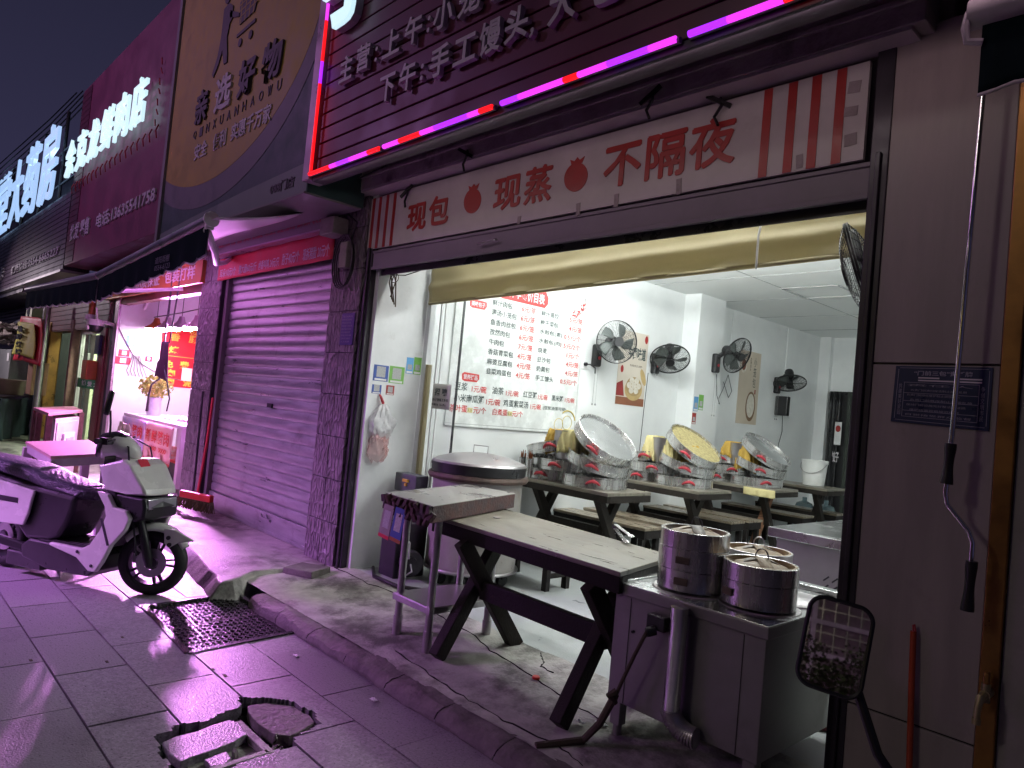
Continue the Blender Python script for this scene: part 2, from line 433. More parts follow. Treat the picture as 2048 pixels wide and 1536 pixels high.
for r in range(0, 17):
    y1 = -.815 - .318 * r; y0 = y1 - .309
    off = [.0, .31, .12, .42, .2, .5][r % 6]
    x = -30 + off
    while x < 2.2:
        x1 = min(x + .612, 2.2)
        dz = rnd.uniform(-.0025, .002); tl = rnd.uniform(-.002, .002)
        near = x1 > -3.35 and x < -2.5 and y0 < -1.2 and y1 > -2.0
        ng = x1 > -4.95 and x < -3.85 and y0 < -.8 and y1 > -1.5
        if near or ng:
            nx = 44; ny = 23
            for i in range(nx):
                for j in range(ny):
                    a0 = x + (x1 - .009 - x) * i / nx; a1 = x + (x1 - .009 - x) * (i + 1) / nx
                    c0 = y0 + (y1 - y0) * j / ny; c1 = y0 + (y1 - y0) * (j + 1) / ny
                    mxx = (a0 + a1) / 2; my = (c0 + c1) / 2
                    jx = noise.noise(V((mxx * 14, my * 14, 0))) * .022 if near else 0
                    if near and inpoly(mxx + jx, my + jx, HOLE): continue
                    if ng and inpoly(mxx, my, GR): continue
                    b.add([(a0, c0, -.05), (a1, c0, -.05), (a1, c1, -.05), (a0, c1, -.05), (a0, c0, dz), (a1, c0, dz), (a1, c1, dz), (a0, c1, dz)],
                          [(4, 5, 6, 7), (0, 1, 5, 4), (1, 2, 6, 5), (2, 3, 7, 6), (3, 0, 4, 7)])
        else:
            b.add([(x, y0, -.05), (x1 - .009, y0, -.05), (x1 - .009, y1, -.05), (x, y1, -.05), (x, y0, dz - tl), (x1 - .009, y0, dz + tl), (x1 - .009, y1, dz + tl), (x, y1, dz - tl)],
                  [(4, 5, 6, 7), (0, 1, 5, 4), (1, 2, 6, 5), (2, 3, 7, 6), (3, 0, 4, 7)])
        x += .612
tag(b.build('pavement', m_pave, recalc=False), kind='structure')
b = B(); b.box(-30, -6.2, -.1, 2.2, -.5, -.02)
# bed under the joints, open where the pavement has broken away
b = B()
b.box(-30, -6.4, -.11, -3.24, -.5, -.028); b.box(-2.6, -6.4, -.11, 2.2, -.5, -.028); b.box(-3.24, -6.4, -.11, -2.6, -1.93, -.028); b.box(-3.24, -1.24, -.11, -2.6, -.5, -.028)
b.grid(14, 14, lambda u, v: V((-3.24 + .64 * u, -1.93 + .69 * v, -.075 + .03 * noise.noise(V((u * 6, v * 6, 2))))))
tag(b.build('bedding_sand', m_gap), kind='structure')
b = B(); b.box(-30, -6.35, -.1, 2.2, -6.22, .0)
tag(b.build('road_kerb', m_kerb, bevel=.01), kind='structure')

# main shop apron with its rounded kerb: slopes from .06 at the kerb to .12 at the door
b = B()
AX = [-4.86, -4.3, -3.7, -3.1, -2.5, -1.9, -1.3, -.7, -.1, .6, 1.4, 2.2]


def apron(u, v):
    x = -5.0 + 7.2 * u; y = -.72 + .78 * v
    n_ = noise.noise(V((x * 1.6, y * 2.2, 4)))
    z = .065 + (y + .72) * .073 + .012 * n_ + .004 * noise.noise(V((x * 14, y * 14, 1)))
    return V((x, y, z))


b.grid(180, 24, apron)
tag(b.build('apron', m_conc), kind='structure')
b = B()
for i in range(17):
    x0 = -4.62 + i * .41
    if x0 > 2: break
    j = .012 * noise.noise(V((i * 3.1, 0, 0)))
    pr = [(-.835, -.05), (-.84, .012), (-.825, .040 + j), (-.785, .060 + j), (-.71, .064), (-.71, -.05)]

    def kf(u, v, pr=pr, x0=x0, j=j):
        k = v * (len(pr) - 1); a = int(min(k, len(pr) - 2)); f = k - a
        x = x0 + .003 + .404 * u
        y = pr[a][0] * (1 - f) + pr[a + 1][0] * f; z = pr[a][1] * (1 - f) + pr[a + 1][1] * f
        d_ = noise.noise(V((x * 5, y * 9, z * 9))) * .016 + noise.noise(V((x * 25, y * 25, z * 25))) * .006
        return V((x, y + d_, z + d_))
    b.grid(12, 20, kf)
tag(b.build('kerb', m_kerb), kind='structure')
# cracks in the apron are real grooves filled with dark dirt
b = B()
for pts in ([(-3.9, .02), (-3.5, -.08), (-3.2, -.10), (-2.95, -.17), (-2.6, -.22), (-2.2, -.3), (-1.95, -.33)], [(-2.75, .02), (-2.65, -.05), (-2.62, -.1), (-2.5, -.12)], [(-3.25, -.6), (-2.9, -.62), (-2.6, -.65), (-2.3, -.66), (-2.0, -.63), (-1.8, -.66)], [(-4.9, -.05), (-4.4, -.06), (-3.9, .02)]):
    P = []
    for (xa, ya), (xb, yb) in zip(pts, pts[1:]):
        for k in range(6):
            x = xa + (xb - xa) * k / 6; y = ya + (yb - ya) * k / 6 + rnd.uniform(-.008, .008)
            P.append((x, y, apron((x + 5) / 7.2, (y + .72) / .78).z + .001))
    b.tube(P, [rnd.uniform(.0015, .005) for _ in P], 5)
tag(b.build('apron_crack', m_gap), kind='structure')

b = B()
b.grid(60, 80, lambda u, v: V((-4.95 + 4.2 * u, .05 + 8.1 * v, .121 + .002 * noise.noise(V((u * 20, v * 30, 0))))))
tag(b.build('shop_floor', m_floor), kind='structure')

# raised slab before the closed shop and the butcher
b = B()
outl = [(-12.6, -.78), (-9.2, -.78), (-6.62, -.68), (-5.52, -.83), (-4.80, -.95), (-4.86, -.84), (-5.04, -.62), (-5.0, -.28), (-5.05, -.05), (-5.0, .05), (-12.6, .05)]
n_ = len(outl)
lo = [(-12.6, -.84), (-9.2, -.88), (-6.66, -.78), (-5.60, -.93), (-4.86, -1.02), (-4.76, -.84), (-4.95, -.60), (-4.95, -.28), (-5.0, -.05), (-5.0, .05), (-12.6, .05)]
ol2 = []; lo2 = []
for i in range(n_):
    a, c = outl[i], outl[(i + 1) % n_]; d_, e_ = lo[i], lo[(i + 1) % n_]; m_ = max(1, int(math.hypot(a[0] - c[0], a[1] - c[1]) / .07)) if a[0] > -9 else 1
    for k in range(m_):
        f_ = k / m_; q = noise.noise(V((a[0] + (c[0] - a[0]) * f_, (a[1] + (c[1] - a[1]) * f_) * 3, 0)) * 5) * .022 if i < 8 else 0
        ol2.append((a[0] + (c[0] - a[0]) * f_ + q, a[1] + (c[1] - a[1]) * f_ + q)); q2 = q * .5
        lo2.append((d_[0] + (e_[0] - d_[0]) * f_ + q2, d_[1] + (e_[1] - d_[1]) * f_ + q2))
outl, lo, n_ = ol2, lo2, len(ol2)
b.add([(x, y, .112) for x, y in outl] + [(x, y, -.04) for x, y in lo], [list(range(n_))] + [(n_ + i, n_ + (i + 1) % n_, (i + 1) % n_, i) for i in range(n_)])
tag(b.build('platform', m_conc, bevel=.012), kind='structure')
b = B(); b.box(-11.9, .05, -.02, -8.3, 3.2, .108); b.box(-8.2, .05, -.02, -5.2, .3, .108)
tag(b.build('butcher_floor', m_conc), kind='structure')
b = B(); b.box(-40, -1.0, -.05, -12.62, .02, .04); b.box(-16.6, .02, -.05, -12.62, 4, .045)
tag(b.build('far_walkway', m_conc), kind='structure')

# drain cover, wet
t = thing('drain_cover', 'wet black ribbed iron drain cover glistening purple beside the kerb', 'drain cover', (-4.4, -1.12, 0))
b = B()
for i in range(4):
    a = V((*GR[i], 0)); c = V((*GR[(i + 1) % 4], 0)); b.beam(a + V((0, 0, -.012)), c + V((0, 0, -.012)), .035, .04)
b.build('frame', m_wetirn, t, bevel=.003)


def gq(u, v): return V((GR[0][0] * (1 - u) * (1 - v) + GR[3][0] * u * (1 - v) + GR[1][0] * (1 - u) * v + GR[2][0] * u * v, GR[0][1] * (1 - u) * (1 - v) + GR[3][1] * u * (1 - v) + GR[1][1] * (1 - u) * v + GR[2][1] * u * v, 0))


for k, (u0, u1) in enumerate(((.02, .485), (.5, .98))):
    b = B()
    b.grid(30, 30, lambda u, v: gq(u0 + (u1 - u0) * u, .03 + .94 * v) + V((0, 0, -.014 + .002 * noise.noise(V((u * 12, v * 12, k))))))
    for i in range(13):
        for j in range(17):
            p = gq(u0 + (u1 - u0) * (i + .7 + .0 * (j % 2)) / 14, .05 + .9 * (j + .5 + .25 * (i % 2)) / 18)
            b.obox(p + V((0, 0, -.0115)), (.024, .009, .009), (0, 0, .5 if (i + j) % 2 else -.5))
    b.build('cover_plate', m_wetirn, t)

# broken paving pieces in the hole
t = thing('manhole_frame', 'rusty iron manhole frame exposed in the broken pavement', 'manhole', (-2.86, -1.6, -.05))
b = B(); b.beam((-3.02, -1.56, -.015), (-2.69, -1.56, -.015), .035, .03); b.beam((-2.71, -1.56, -.015), (-2.68, -1.85, -.015), .03, .03)
b.box(-3.0, -1.84, -.045, -2.7, -1.575, -.032)
b.build('frame', m_conc, t, bevel=.003)


def piece(name, label, P, z0, z1, m, tilt=(0, 0), cat='paving slab'):
    b = B(); cx = sum(p[0] for p in P) / len(P); cy = sum(p[1] for p in P) / len(P)
    # densify and roughen outline
    Q = []
    for i in range(len(P)):
        a = P[i]; c = P[(i + 1) % len(P)]
        for k in range(4):
            f = k / 4; xx = a[0] + (c[0] - a[0]) * f; yy = a[1] + (c[1] - a[1]) * f; q_ = noise.noise(V((xx * 13, yy * 13, 3))) * .014; Q.append((xx + q_, yy + q_))
    b.prism(Q, lambda u, v, d: V((u, v, d + (u - cx) * tilt[0] + (v - cy) * tilt[1])), z0, z1)
    return tag(b.build(name, m, bevel=.004), label, cat)


piece('broken_paving_slab', 'large broken paving slab lying loose in the hole in the pavement', [(-3.0, -1.88), (-3.05, -1.59), (-3.0, -1.57), (-2.88, -1.58), (-2.84, -1.64), (-2.80, -1.87), (-2.89, -1.89)], -.035, .001, m_pave, (.015, .02))
piece('round_cover_slab', 'smooth rounded dark cover sunk in the far end of the hole', [(-3.17, -1.45), (-3.16, -1.36), (-3.07, -1.28), (-2.94, -1.26), (-2.87, -1.28), (-2.82, -1.35), (-2.8, -1.42), (-2.85, -1.47), (-2.97, -1.48), (-3.11, -1.47)], -.06, -.012, m_kerb, cat='cover')
piece('paving_shard', 'small triangular shard of paving at the near edge of the hole', [(-2.79, -1.78), (-2.8, -1.69), (-2.73, -1.70), (-2.68, -1.76), (-2.72, -1.79)], -.03, -.006, m_pave, (.04, .04), cat='paving shard')
b = B(); b.obox((-4.90, -.28, .115), (.28, .20, .05), (.05, -.05, .35))
tag(b.build('loose_brick', m_kerb, bevel=.006), 'loose flat brick lying at the foot of the textured pillar', 'brick')
for k in range(16):
    x = rnd.uniform(-2.86, -2.66); y = rnd.uniform(-1.88, -1.5) if k % 2 else rnd.uniform(-1.55, -1.47)
    b = B(); s_ = rnd.uniform(.010, .026); b.lathe([(0, -s_ * .6), (s_ * .8, -s_ * .3), (s_, s_ * .1), (s_ * .6, s_ * .5), (0, s_ * .6)], Mx.Translation((x, y, -.028 + rnd.uniform(0, .015))) @ Euler((rnd.uniform(0, 3), rnd.uniform(0, 3), 0)).to_matrix().to_4x4() @ Mx.Diagonal((1, .7, .6, 1)), 6, False)
    tag(b.build('rubble_stone', m_kerb), 'small rubble stone in the broken hole of the pavement', 'stone', 'rubble stones in the hole')
# small litter
t0 = [((-2.52, -.22), 'red bottle cap lying on the concrete before the long table')]
b = B(); b.lathe([(0, .012), (.017, .012), (.02, .008), (.02, 0), (.0, 0)], Mx.Translation((-2.52, -.24, .104)), 20)
tag(b.build('bottle_cap', m_redpl), 'red bottle cap lying on the concrete apron', 'bottle cap')
for k, (x, y, z, s_, lb) in enumerate([(-2.0, -.35, .1, .03, 'crumpled white scrap beside the right leg of the long table'), (-2.9, -.95, .008, .022, 'crumpled scrap at the foot of the kerb'), (-3.6, -1.0, .006, .02, 'pale torn leaf on the purple pavement near the kerb'), (-2.06, -.42, .1, .02, 'tiny pale scrap near the steel cabinet leg')]):
    b = B()
    b.grid(6, 6, lambda u, v: V((x + (u - .5) * s_ * 2, y + (v - .5) * s_, z + .012 * abs(noise.noise(V((u * 4, v * 4, k)))))))
    tag(b.build('paper_scrap', m_paper, solid=.0008), lb, 'litter')
for k in range(16):
    x = rnd.uniform(-4.4, -1.9); y = rnd.uniform(-2.4, -.9)
    if inpoly(x, y, HOLE): continue
    b = B(); s_ = rnd.uniform(.008, .016)
    b.grid(3, 3, lambda u, v: V((x + (u - .5) * s_ * 2.4, y + (v - .5) * s_, .004 + .006 * abs(noise.noise(V((u * 3, v * 3, k)))))))
    tag(b.build('dead_leaf', m_bark, solid=.0006), 'small dark dead leaf lying on the pavement', 'leaf', 'dead leaves on the pavement')

# ------------------------------------------------------------------ main shop building
shop = thing('bun_shop_building', 'open fronted bun shop with bright white interior', 'building', (-3, 4, 0))
WX = -4.85
b = B()
b.box(WX - .2, -.02, 0, WX, 8.05, 3.6)
b.build('side_wall', m_iwall, shop)
b = B(); b.box(WX, .02, .1, WX + .055, .50, 2.62)
nw = b.build('side_wall', m_iwall2, shop); nw['label'] = 'grubby white wall strip just inside the shutter rail'
b = B(); b.box(WX, 4.25, .1, WX + .22, 4.80, 3.0)
b.build('column', m_iwall, shop)
b = B(); b.box(WX, 8.05, .1, -.85, 8.25, 3.6); b.box(WX, 7.95, .1, WX + .17, 8.05, 3.0)
b.build('back_wall', m_iwall, shop)
b = B(); b.box(-.86, .06, .1, -.66, 8.05, 3.6)
b.build('side_wall', m_iwall, shop)
b = B(); b.box(WX, .1, 3.0, -.86, 8.05, 3.1)
ce = b.build('ceiling', m_ceil, shop)
b = B()
for x in (-3.65, -2.45, -1.25): b.box(x - .004, .2, 2.996, x + .004, 8.0, 3.0)
for y in (1.2, 2.4, 3.6, 4.8, 6.0, 7.2): b.box(WX + .02, y - .004, 2.9955, -.9, y + .004, 2.9995)
for (x, y) in ((-3.35, 4.5), (-3.1, 6.4)):
    for dx0, dy0, dx1, dy1 in ((-.3, -.3, .3, -.285), (-.3, .285, .3, .3), (-.3, -.285, -.285, .285), (.285, -.285, .3, .285)): b.box(x + dx0, y + dy0, 2.985, x + dx1, y + dy1, 2.995)
b.build('panel_trim', m_groove, ce)
b = B(); b.box(WX, .5, .1, WX + .012, 8.0, .72)   # white dado with ledge
b.box(WX, .5, .72, WX + .035, 8.0, .735)
b.box(WX + .22, 4.25, .1, WX + .235, 4.8, .72); b.box(WX + .22, 4.22, .72, WX + .25, 4.83, .735)
b.build('dado', m_iwall, shop, bevel=.003)
b = B()
for y in (1.75, 3.3, 5.6, 6.9): b.box(WX + .012, y, .1, WX + .014, y + .006, .72)
b.build('dado_joint', m_groove, shop)
# upper front: concrete band, soffit
b = B(); b.box(-5.42, -.14, 3.035, -.95, .0, 3.62); b.box(-5.35, 0, 3.02, -.9, .2, 3.62)
b.build('concrete_band', m_plaster, shop, bevel=.006)
b = B(); b.box(-5.40, -.135, 3.018, -1.0, .0, 3.033)
b.build('soffit', m_soffit, shop)
b = B(); b.box(-5.43, -.155, 3.12, -.96, -.14, 3.145)
b.build('ledge', m_plaster, shop, bevel=.004)
b = B(); b.box(-5.35, .15, 3.6, -.9, 8.2, 6.0)
b.build('upper_wall', m_plaster, shop)
b = B(); b.box(WX, .03, 2.52, -1.12, .16, 3.02)
b.build('lintel', m_dark, shop)
# textured pillar left, narrow
b = B()
zc = .10
for k in range(9):
    h = .335
    for xa, xb in ((-5.40, -5.165), (-5.16, -4.93)):
        b.box(xa, -.055, zc + .003, xb, .02, min(zc + h - .003, 3.02))
    zc += h
pl = b.build('pillar_facing', m_tex, shop, bevel=.006)
b = B(); b.box(-5.395, -.045, .1, -4.935, .3, 3.02)
b.build('pillar', m_dark, shop)
# shutter rails
b = B(); b.box(-4.93, -.03, .1, -4.845, .05, 2.60); b.box(-4.90, -.045, .1, -4.87, -.03, 2.60)
b.build('shutter_rail', m_dark, shop, bevel=.004)
b = B(); b.box(-1.155, -.035, .1, -1.085, .06, 3.03); b.box(-1.13, -.05, .1, -1.11, -.035, 2.6)
b.build('shutter_rail', m_dark, shop, bevel=.004)
t = thing('rolled_shutter_bar', 'grey bottom bar of the raised roller shutter under the long white banner', 'shutter', (-3, 0, 2.42))
b = B(); b.box(-4.845, -.02, 2.435, -1.155, .03, 2.575); b.box(-4.845, -.03, 2.425, -1.155, -.02, 2.45); b.box(-4.845, -.028, 2.555, -1.155, -.02, 2.575)
b.build('bottom_bar', m_head, t, bevel=.003)
b = B(); b.box(-4.80, .035, 2.39, -1.17, .045, 2.50)
b.build('rubber_strip', m_black, t)
b = B(); b.tube([(-3.55, -.035, 2.49), (-3.55, -.05, 2.49), (-3.38, -.05, 2.50), (-3.38, -.035, 2.50)], .005)
b.build('handle', m_stdull, t)

# right hand cladding
t = thing('cladding_pillar', 'broad smooth grey brown cladding pillar at the right of the shop front', 'pillar', (-.87, 0, 0))
b = B(); b.box(-1.085, -.03, 1.765, -.665, .3, 3.075)
b.build('upper_panel', m_panel, t, bevel=.002)
b = B(); b.box(-1.085, -.03, .46, -.665, .3, 1.757)
b.build('middle_panel', m_panel, t, bevel=.002)
b = B(); b.box(-1.085, -.03, .05, -.665, .3, .453)
b.build('lower_panel', m_panel, t, bevel=.002)
b = B(); b.box(-1.08, -.02, .05, -.67, .25, 3.07)
b.build('core', m_black, t)
b = B(); b.box(-.663, -.04, .05, -.605, .3, 3.2)
b.build('brass_corner_strip', m_gold, t, bevel=.004)
t = thing('neighbour_wall', 'rough grey wall of the next shop at the right edge', 'wall', (0, 0, 0))
b = B(); b.box(-.603, -.02, -.05, 3.0, .3, 8)
b.build('wall_face', m_panel2, t)
b = B(); b.box(-.55, -.03, 1.2, -.54, -.02, 3.1)
b.build('seam', m_dark, t)

# ---- lights inside: tube battens on the ceiling, hidden behind the tarp from the street
for k, (x0, x1, y) in enumerate(((-4.3, -3.1, 1.7), (-2.7, -1.5, 1.7), (-4.4, -3.5, 2.35), (-2.9, -1.9, 2.3), (-1.25, -.95, 3.6))):
    t = thing('ceiling_tube_lamp', ['white tube lamp over the first steamer table', 'white tube lamp over the doorway side of the ceiling', 'white tube lamp over the second bench row', 'white tube lamp at the middle of the ceiling', 'short white tube lamp deep in the shop'][k], 'lamp', (x0, y, 2.95), group='tube lamps on the shop ceiling')
    b = B(); b.box(x0, y - .025, 2.97, x1, y + .025, 2.995); b.box(x0, y - .02, 2.82, x0 + .02, y + .02, 2.97); b.box(x1 - .02, y - .02, 2.82, x1, y + .02, 2.97); b.build('batten', m_iwall, t)
    b = B(); b.cyl((x0 + .02, y, 2.82), (x1 - .02, y, 2.82), .024, n=12); b.build('tube', m_tubeL, t)

t = thing('front_light_strip', 'long white light strip on the ceiling just inside the raised shutter', 'lamp', (-3, .3, 2.95))
b = B(); b.box(-4.3, .27, 2.97, -1.4, .33, 2.999); b.build('batten', m_iwall, t)
b = B(); b.box(-4.28, .285, 2.955, -1.42, .315, 2.969); b.build('tube', mglow('front_strip_lamp', (1.0, 1.0, .95), 90), t)
# the LED border of the main sign also washes the wall behind it
area('led_border_light', (-2.6, -.60, 2.94), (-2.6, -.1, 2.75), 4.2, 4, (1.0, .72, .78), .03)
# ------------------------------------------------------------------ long white banner
t = thing('white_fascia_banner', 'long white banner with red stripes and large red characters above the opening', 'banner', (-3, -.01, 2.59))
b = B(); b.box(-4.985, -.03, 2.588, -1.185, -.008, 2.995)
b.build('board', m_white, t)
f = front(-.03)
b = B()
for x, h_ in ((-4.89, .017), (-4.80, .017), (-4.70, .017), (-4.60, .017), (-1.62, .02), (-1.505, .02), (-1.40, .02), (-1.295, .02)):
    b = B(); b.box(x - h_, -.033, 2.59, x + h_, -.0301, 2.993); b.build('stripe', m_red, t)
for s_, x0, x1, z0, z1 in (('现', -4.40, -4.18, 2.67, 2.86), ('包', -4.14, -3.92, 2.68, 2.88), ('现', -3.45, -3.21, 2.69, 2.89), ('蒸', -3.17, -2.95, 2.69, 2.905), ('不', -2.55, -2.31, 2.69, 2.905), ('隔', -2.27, -2.04, 2.685, 2.91), ('夜', -2.01, -1.77, 2.69, 2.92)):
    txt(s_, 'lettering', f, x0, z0, x1, z1, m_red, t, heavy=.0065)
for cx in (-3.67, -2.76):
    b = B(); P = []
    for k in range(40):
        a = 2 * math.pi * k / 40; r = .088 * (1 + .06 * math.cos(a * 2 + 1.5))
        P.append((cx + r * math.cos(a), 2.79 + r * .95 * math.sin(a)))
    b.prism(P, f, .0002, .003); b.prism([(cx - .04, 2.865), (cx - .055, 2.90), (cx - .02, 2.885), (cx, 2.905), (cx + .02, 2.885), (cx + .055, 2.90), (cx + .04, 2.865)], f, .0002, .0028)
    b.build('bun_mark', m_red, t)
b = B()
for x, z, w_, h_ in ((-1.24, 2.90, .05, .05), (-1.25, 2.80, .06, .04), (-1.24, 2.68, .05, .05), (-2.45, 2.61, .03, .07), (-2.06, 2.62, .03, .08), (-3.20, 2.60, .03, .05), (-2.72, 2.60, .03, .07), (-1.45, 2.63, .03, .06)):
    b = B(); b.obox((x, -.0315, z), (w_, .002, h_), (0, rnd.uniform(-.1, .1), 0)); b.build('tape_patch', m_plaster, t)
# dangling black ties above
for k, (x, y, z) in enumerate(((-4.42, -.04, 2.97), (-3.62, -.15, 3.06), (-2.18, -.15, 3.06), (-1.86, -.04, 2.99))):
    b = B()
    b.tube([(x, y, z + .02), (x + .02, y - .02, z - .03), (x - .02, y - .01, z - .07), (x + .01, y - .02, z - .12)], .008, 6)
    b.obox((x, y - .015, z), (.13, .012, .022), (0, .5 if k % 2 else -.7, .3))
    tag(b.build('cable_tie', m_black), ['twisted black tie hanging over the first red character', 'black strap stub under the LED strip near the steamed character', 'crossed black strap under the LED strip right of centre', 'short black tie at the top of the banner near the last character'][k], 'tie')
b = B()
b.tube([(-5.2, -.16, 3.10), (-4.4, -.165, 3.165), (-3.5, -.165, 3.155), (-2.9, -.165, 3.17), (-2.2, -.165, 3.16), (-1.6, -.165, 3.18), (-1.0, -.165, 3.165)], .007, 6)
b.tube([(-2.2, -.16, 3.2), (-1.9, -.16, 3.26), (-1.4, -.165, 3.2), (-1.0, -.16, 3.23)], .004, 6)
tag(b.build('power_cable', m_black), 'black power cable sagging along the stained concrete band', 'cable')

# ------------------------------------------------------------------ main illuminated sign (maroon slats)
t = thing('bun_shop_sign', 'large dark maroon slatted sign with grey characters and a pink and red LED border', 'sign', (-3, -.6, 2.96))
b = B(); b.box(-4.78, -.585, 2.99, 1.2, -.52, 5.9)
b.build('sign_box', m_slat, t)
b = B(); z = 3.0
while z < 5.85:
    b.box(-4.76, -.603, z, 1.2, -.586, z + .098); z += .108
b.build('slat', m_slat, t, bevel=.004)
b = B(); b.box(-4.90, -.64, 2.955, -4.80, -.50, 5.9)
b.build('side_panel', m_pmag, t, bevel=.004)
b = B(); b.box(-4.80, -.615, 2.945, 1.2, -.51, 2.985)
b.build('bottom_frame', m_dark, t, bevel=.003)
f = front(-.603)
kw = dict(depth=.03, d=.012, bold=.022)
for s_, x0, x1, z0, z1 in (('主', -4.49, -4.32, 3.56, 3.74), ('营', -4.27, -4.11, 3.57, 3.75), ('：', -4.04, -4.01, 3.58, 3.68), ('上', -3.95, -3.76, 3.57, 3.74), ('午', -3.71, -3.53, 3.57, 3.75), ('：', -3.48, -3.45, 3.59, 3.69), ('小', -3.42, -3.24, 3.57, 3.75), ('笼', -3.19, -3.0, 3.57, 3.76), ('包', -2.95, -2.76, 3.57, 3.75), ('下', -3.94, -3.77, 3.28, 3.45), ('午', -3.72, -3.55, 3.29, 3.47), ('：', -3.50, -3.47, 3.31, 3.41), ('手', -3.41, -3.23, 3.29, 3.47), ('工', -3.19, -3.0, 3.30, 3.45), ('馒', -2.97, -2.80, 3.28, 3.47), ('头', -2.77, -2.60, 3.29, 3.47), ('，', -2.58, -2.55, 3.27, 3.32), ('大', -2.46, -2.28, 3.28, 3.47), ('包', -2.20, -2.02, 3.28, 3.47)):
    txt(s_, 'lettering', f, x0, z0, x1, z1, m_lett, t, **kw)
lt = txt('手', 'lit_character', f, -4.76, 3.96, -4.0, 4.75, m_letw, t, depth=.03, d=.06, bold=.03)
txt('手', 'character_side', f, -4.76, 3.96, -4.0, 4.75, m_lett, t, depth=.055, d=.003, bold=.03)
# LED border: tubes of separate runs of colour
runs = [(-4.79, -3.86), (-3.83, -2.80), (-2.75, -1.69), (-1.65, -.6), (-.56, .5)]
b1 = B(); b2 = B(); b3 = B()
for a, c in runs:
    x = a + .01; k = 0
    while x < c - .02:
        L_ = [.22, .13, .30, .09, .17][(k + int(a * 7)) % 5]; x1 = min(x + L_, c - .01)
        bb = B(); bb.cyl((x, -.645, 2.985), (x1 - .001, -.645, 2.985), .014, n=10)
        bb.build('led_segment', (m_purp, m_pnk, m_redl, m_pnk)[(k + int(a * 3)) % 4], t); x = x1; k += 1
z = 2.99; k = 0
while z < 5.6:
    L_ = [.25, .4, .16, .3][k % 4]; bb = B(); bb.cyl((-4.765, -.645, z), (-4.765, -.645, z + L_ - .001), .012, n=10); bb.build('led_segment', (m_redl, m_redl, m_purp, m_redl, m_pnk)[k % 5], t); z += L_; k += 1
for a, c in runs:
    b = B(); b.cyl((a, -.628, 2.985), (c, -.628, 2.985), .014, n=8); b.build('led_holder', m_head, t)

# ------------------------------------------------------------------ tarp, partition, glass
t = thing('beige_tarp_blind', 'long beige tarp blind hanging across the top of the opening', 'blind', (-3, .45, 2.3))


def tarpf(u, v):
    x = -4.70 + 3.42 * u; z0 = 2.235 + .09 * u; z1 = 2.58 + .06 * u
    z = z0 + (z1 - z0) * v
    y = .45 + .012 * math.sin(u * 37) * (1 - v) + .05 * math.exp(-((v - .38) / .10) ** 2) * -.45 + .01 * noise.noise(V((u * 9, v * 3, 0)))
    return V((x, y, z))


b = B(); b.grid(90, 24, tarpf); b.build('sheet', m_tarp, t, solid=.006)
b = B(); b.cyl((-4.70, .45, 2.235), (-1.28, .45, 2.325), .012); b.build('bottom_rod', m_tarp, t)
b = B(); b.tube([(-1.83, .40, 2.60), (-1.84, .38, 2.45), (-1.85, .40, 2.28)], .006); b.build('pull_cord', m_paper, t)
b = B(); b.box(-4.8, .47, 2.64, -1.15, .53, 2.70)
tag(b.build('front_beam', m_dark), 'dark steel beam running behind the raised shutter bar', 'beam')
b = B(); b.tube([(-4.78, .04, 2.40), (-4.5, .06, 2.375), (-4.2, .06, 2.41), (-3.9, .05, 2.40), (-3.4, .05, 2.43)], .004)
tag(b.build('loose_wire', m_black), 'thin black wire slung under the raised shutter at the left', 'wire')
b = B()
for k in range(5):
    a = k * 1.2
    b.tube([(-4.66 + .04 * math.cos(a), .06, 2.40), (-4.64 + .05 * math.cos(a + .8), .05, 2.33), (-4.67 + .02 * k, .06, 2.22 - .02 * k)], .005, 5)
b.tube([(-4.62 + .05 * math.cos(a / 6 * 3.14), .05, 2.36 + .035 * math.sin(a / 6 * 3.14)) for a in range(12)], .003, 5, closed=True)
tag(b.build('wire_bundle', m_bark), 'tangle of brown wires hanging from the top left corner of the opening', 'wires')
t = thing('sliding_door_frame', 'cream folded sliding door frame standing inside the left wall', 'door frame', (-4.72, .52, .12))
b = B(); b.box(-4.795, .50, .12, -4.74, .56, 2.6); b.build('post', m_iwall2, t, bevel=.004)
b = B(); b.box(-4.735, .50, .82, -4.70, .54, 1.75); b.build('stile', m_tarp, t, bevel=.004)
t = thing('glass_panel', 'clear glass side panel with a dark vertical edge before the price board', 'glass panel', (-4.5, .55, .12))
b = B(); b.box(-4.735, .545, .14, -4.372, .553, 2.6); b.build('pane', m_glass, t)
b = B(); b.box(-4.374, .54, .14, -4.366, .558, 2.6); b.build('edge_seal', m_black, t)
b = B(); b.box(-4.60, .54, .14, -4.59, .56, 2.6); b.box(-4.66, .54, .14, -4.645, .56, 2.6); b.build('stile', m_iwall, t)
t = thing('hiring_notice', 'small grey paper notice taped to the glass panel', 'notice', (-4.5, .535, 1.45))
b = B(); b.grid(8, 8, lambda u, v: V((-4.655 + .235 * u + .008 * noise.noise(V((0, v * 6, 1))), .538 - .006 * noise.noise(V((u * 4, v * 4, 0))), 1.40 + .20 * v))); b.build('sheet', mat('newsprint', (.62, .62, .59), .7), t, solid=.001)
f = front(.532)
txt('招 聘', 'lettering', f, -4.62, 1.505, -4.46, 1.565, m_txtb, t, bold=.02)
txt('包子熟练工多名', 'lettering', f, -4.64, 1.46, -4.44, 1.485, m_txtb, t)
txt('电话', 'lettering', f, -4.64, 1.425, -4.46, 1.443, m_txtb, t)

# ------------------------------------------------------------------ price board on the left wall
XW = WX + .002
f = lwall(XW + .012)
K = 1.012  # the wall stands slightly further than measured


def fy(u, v, d): return V((XW + .012 + d, u, v))


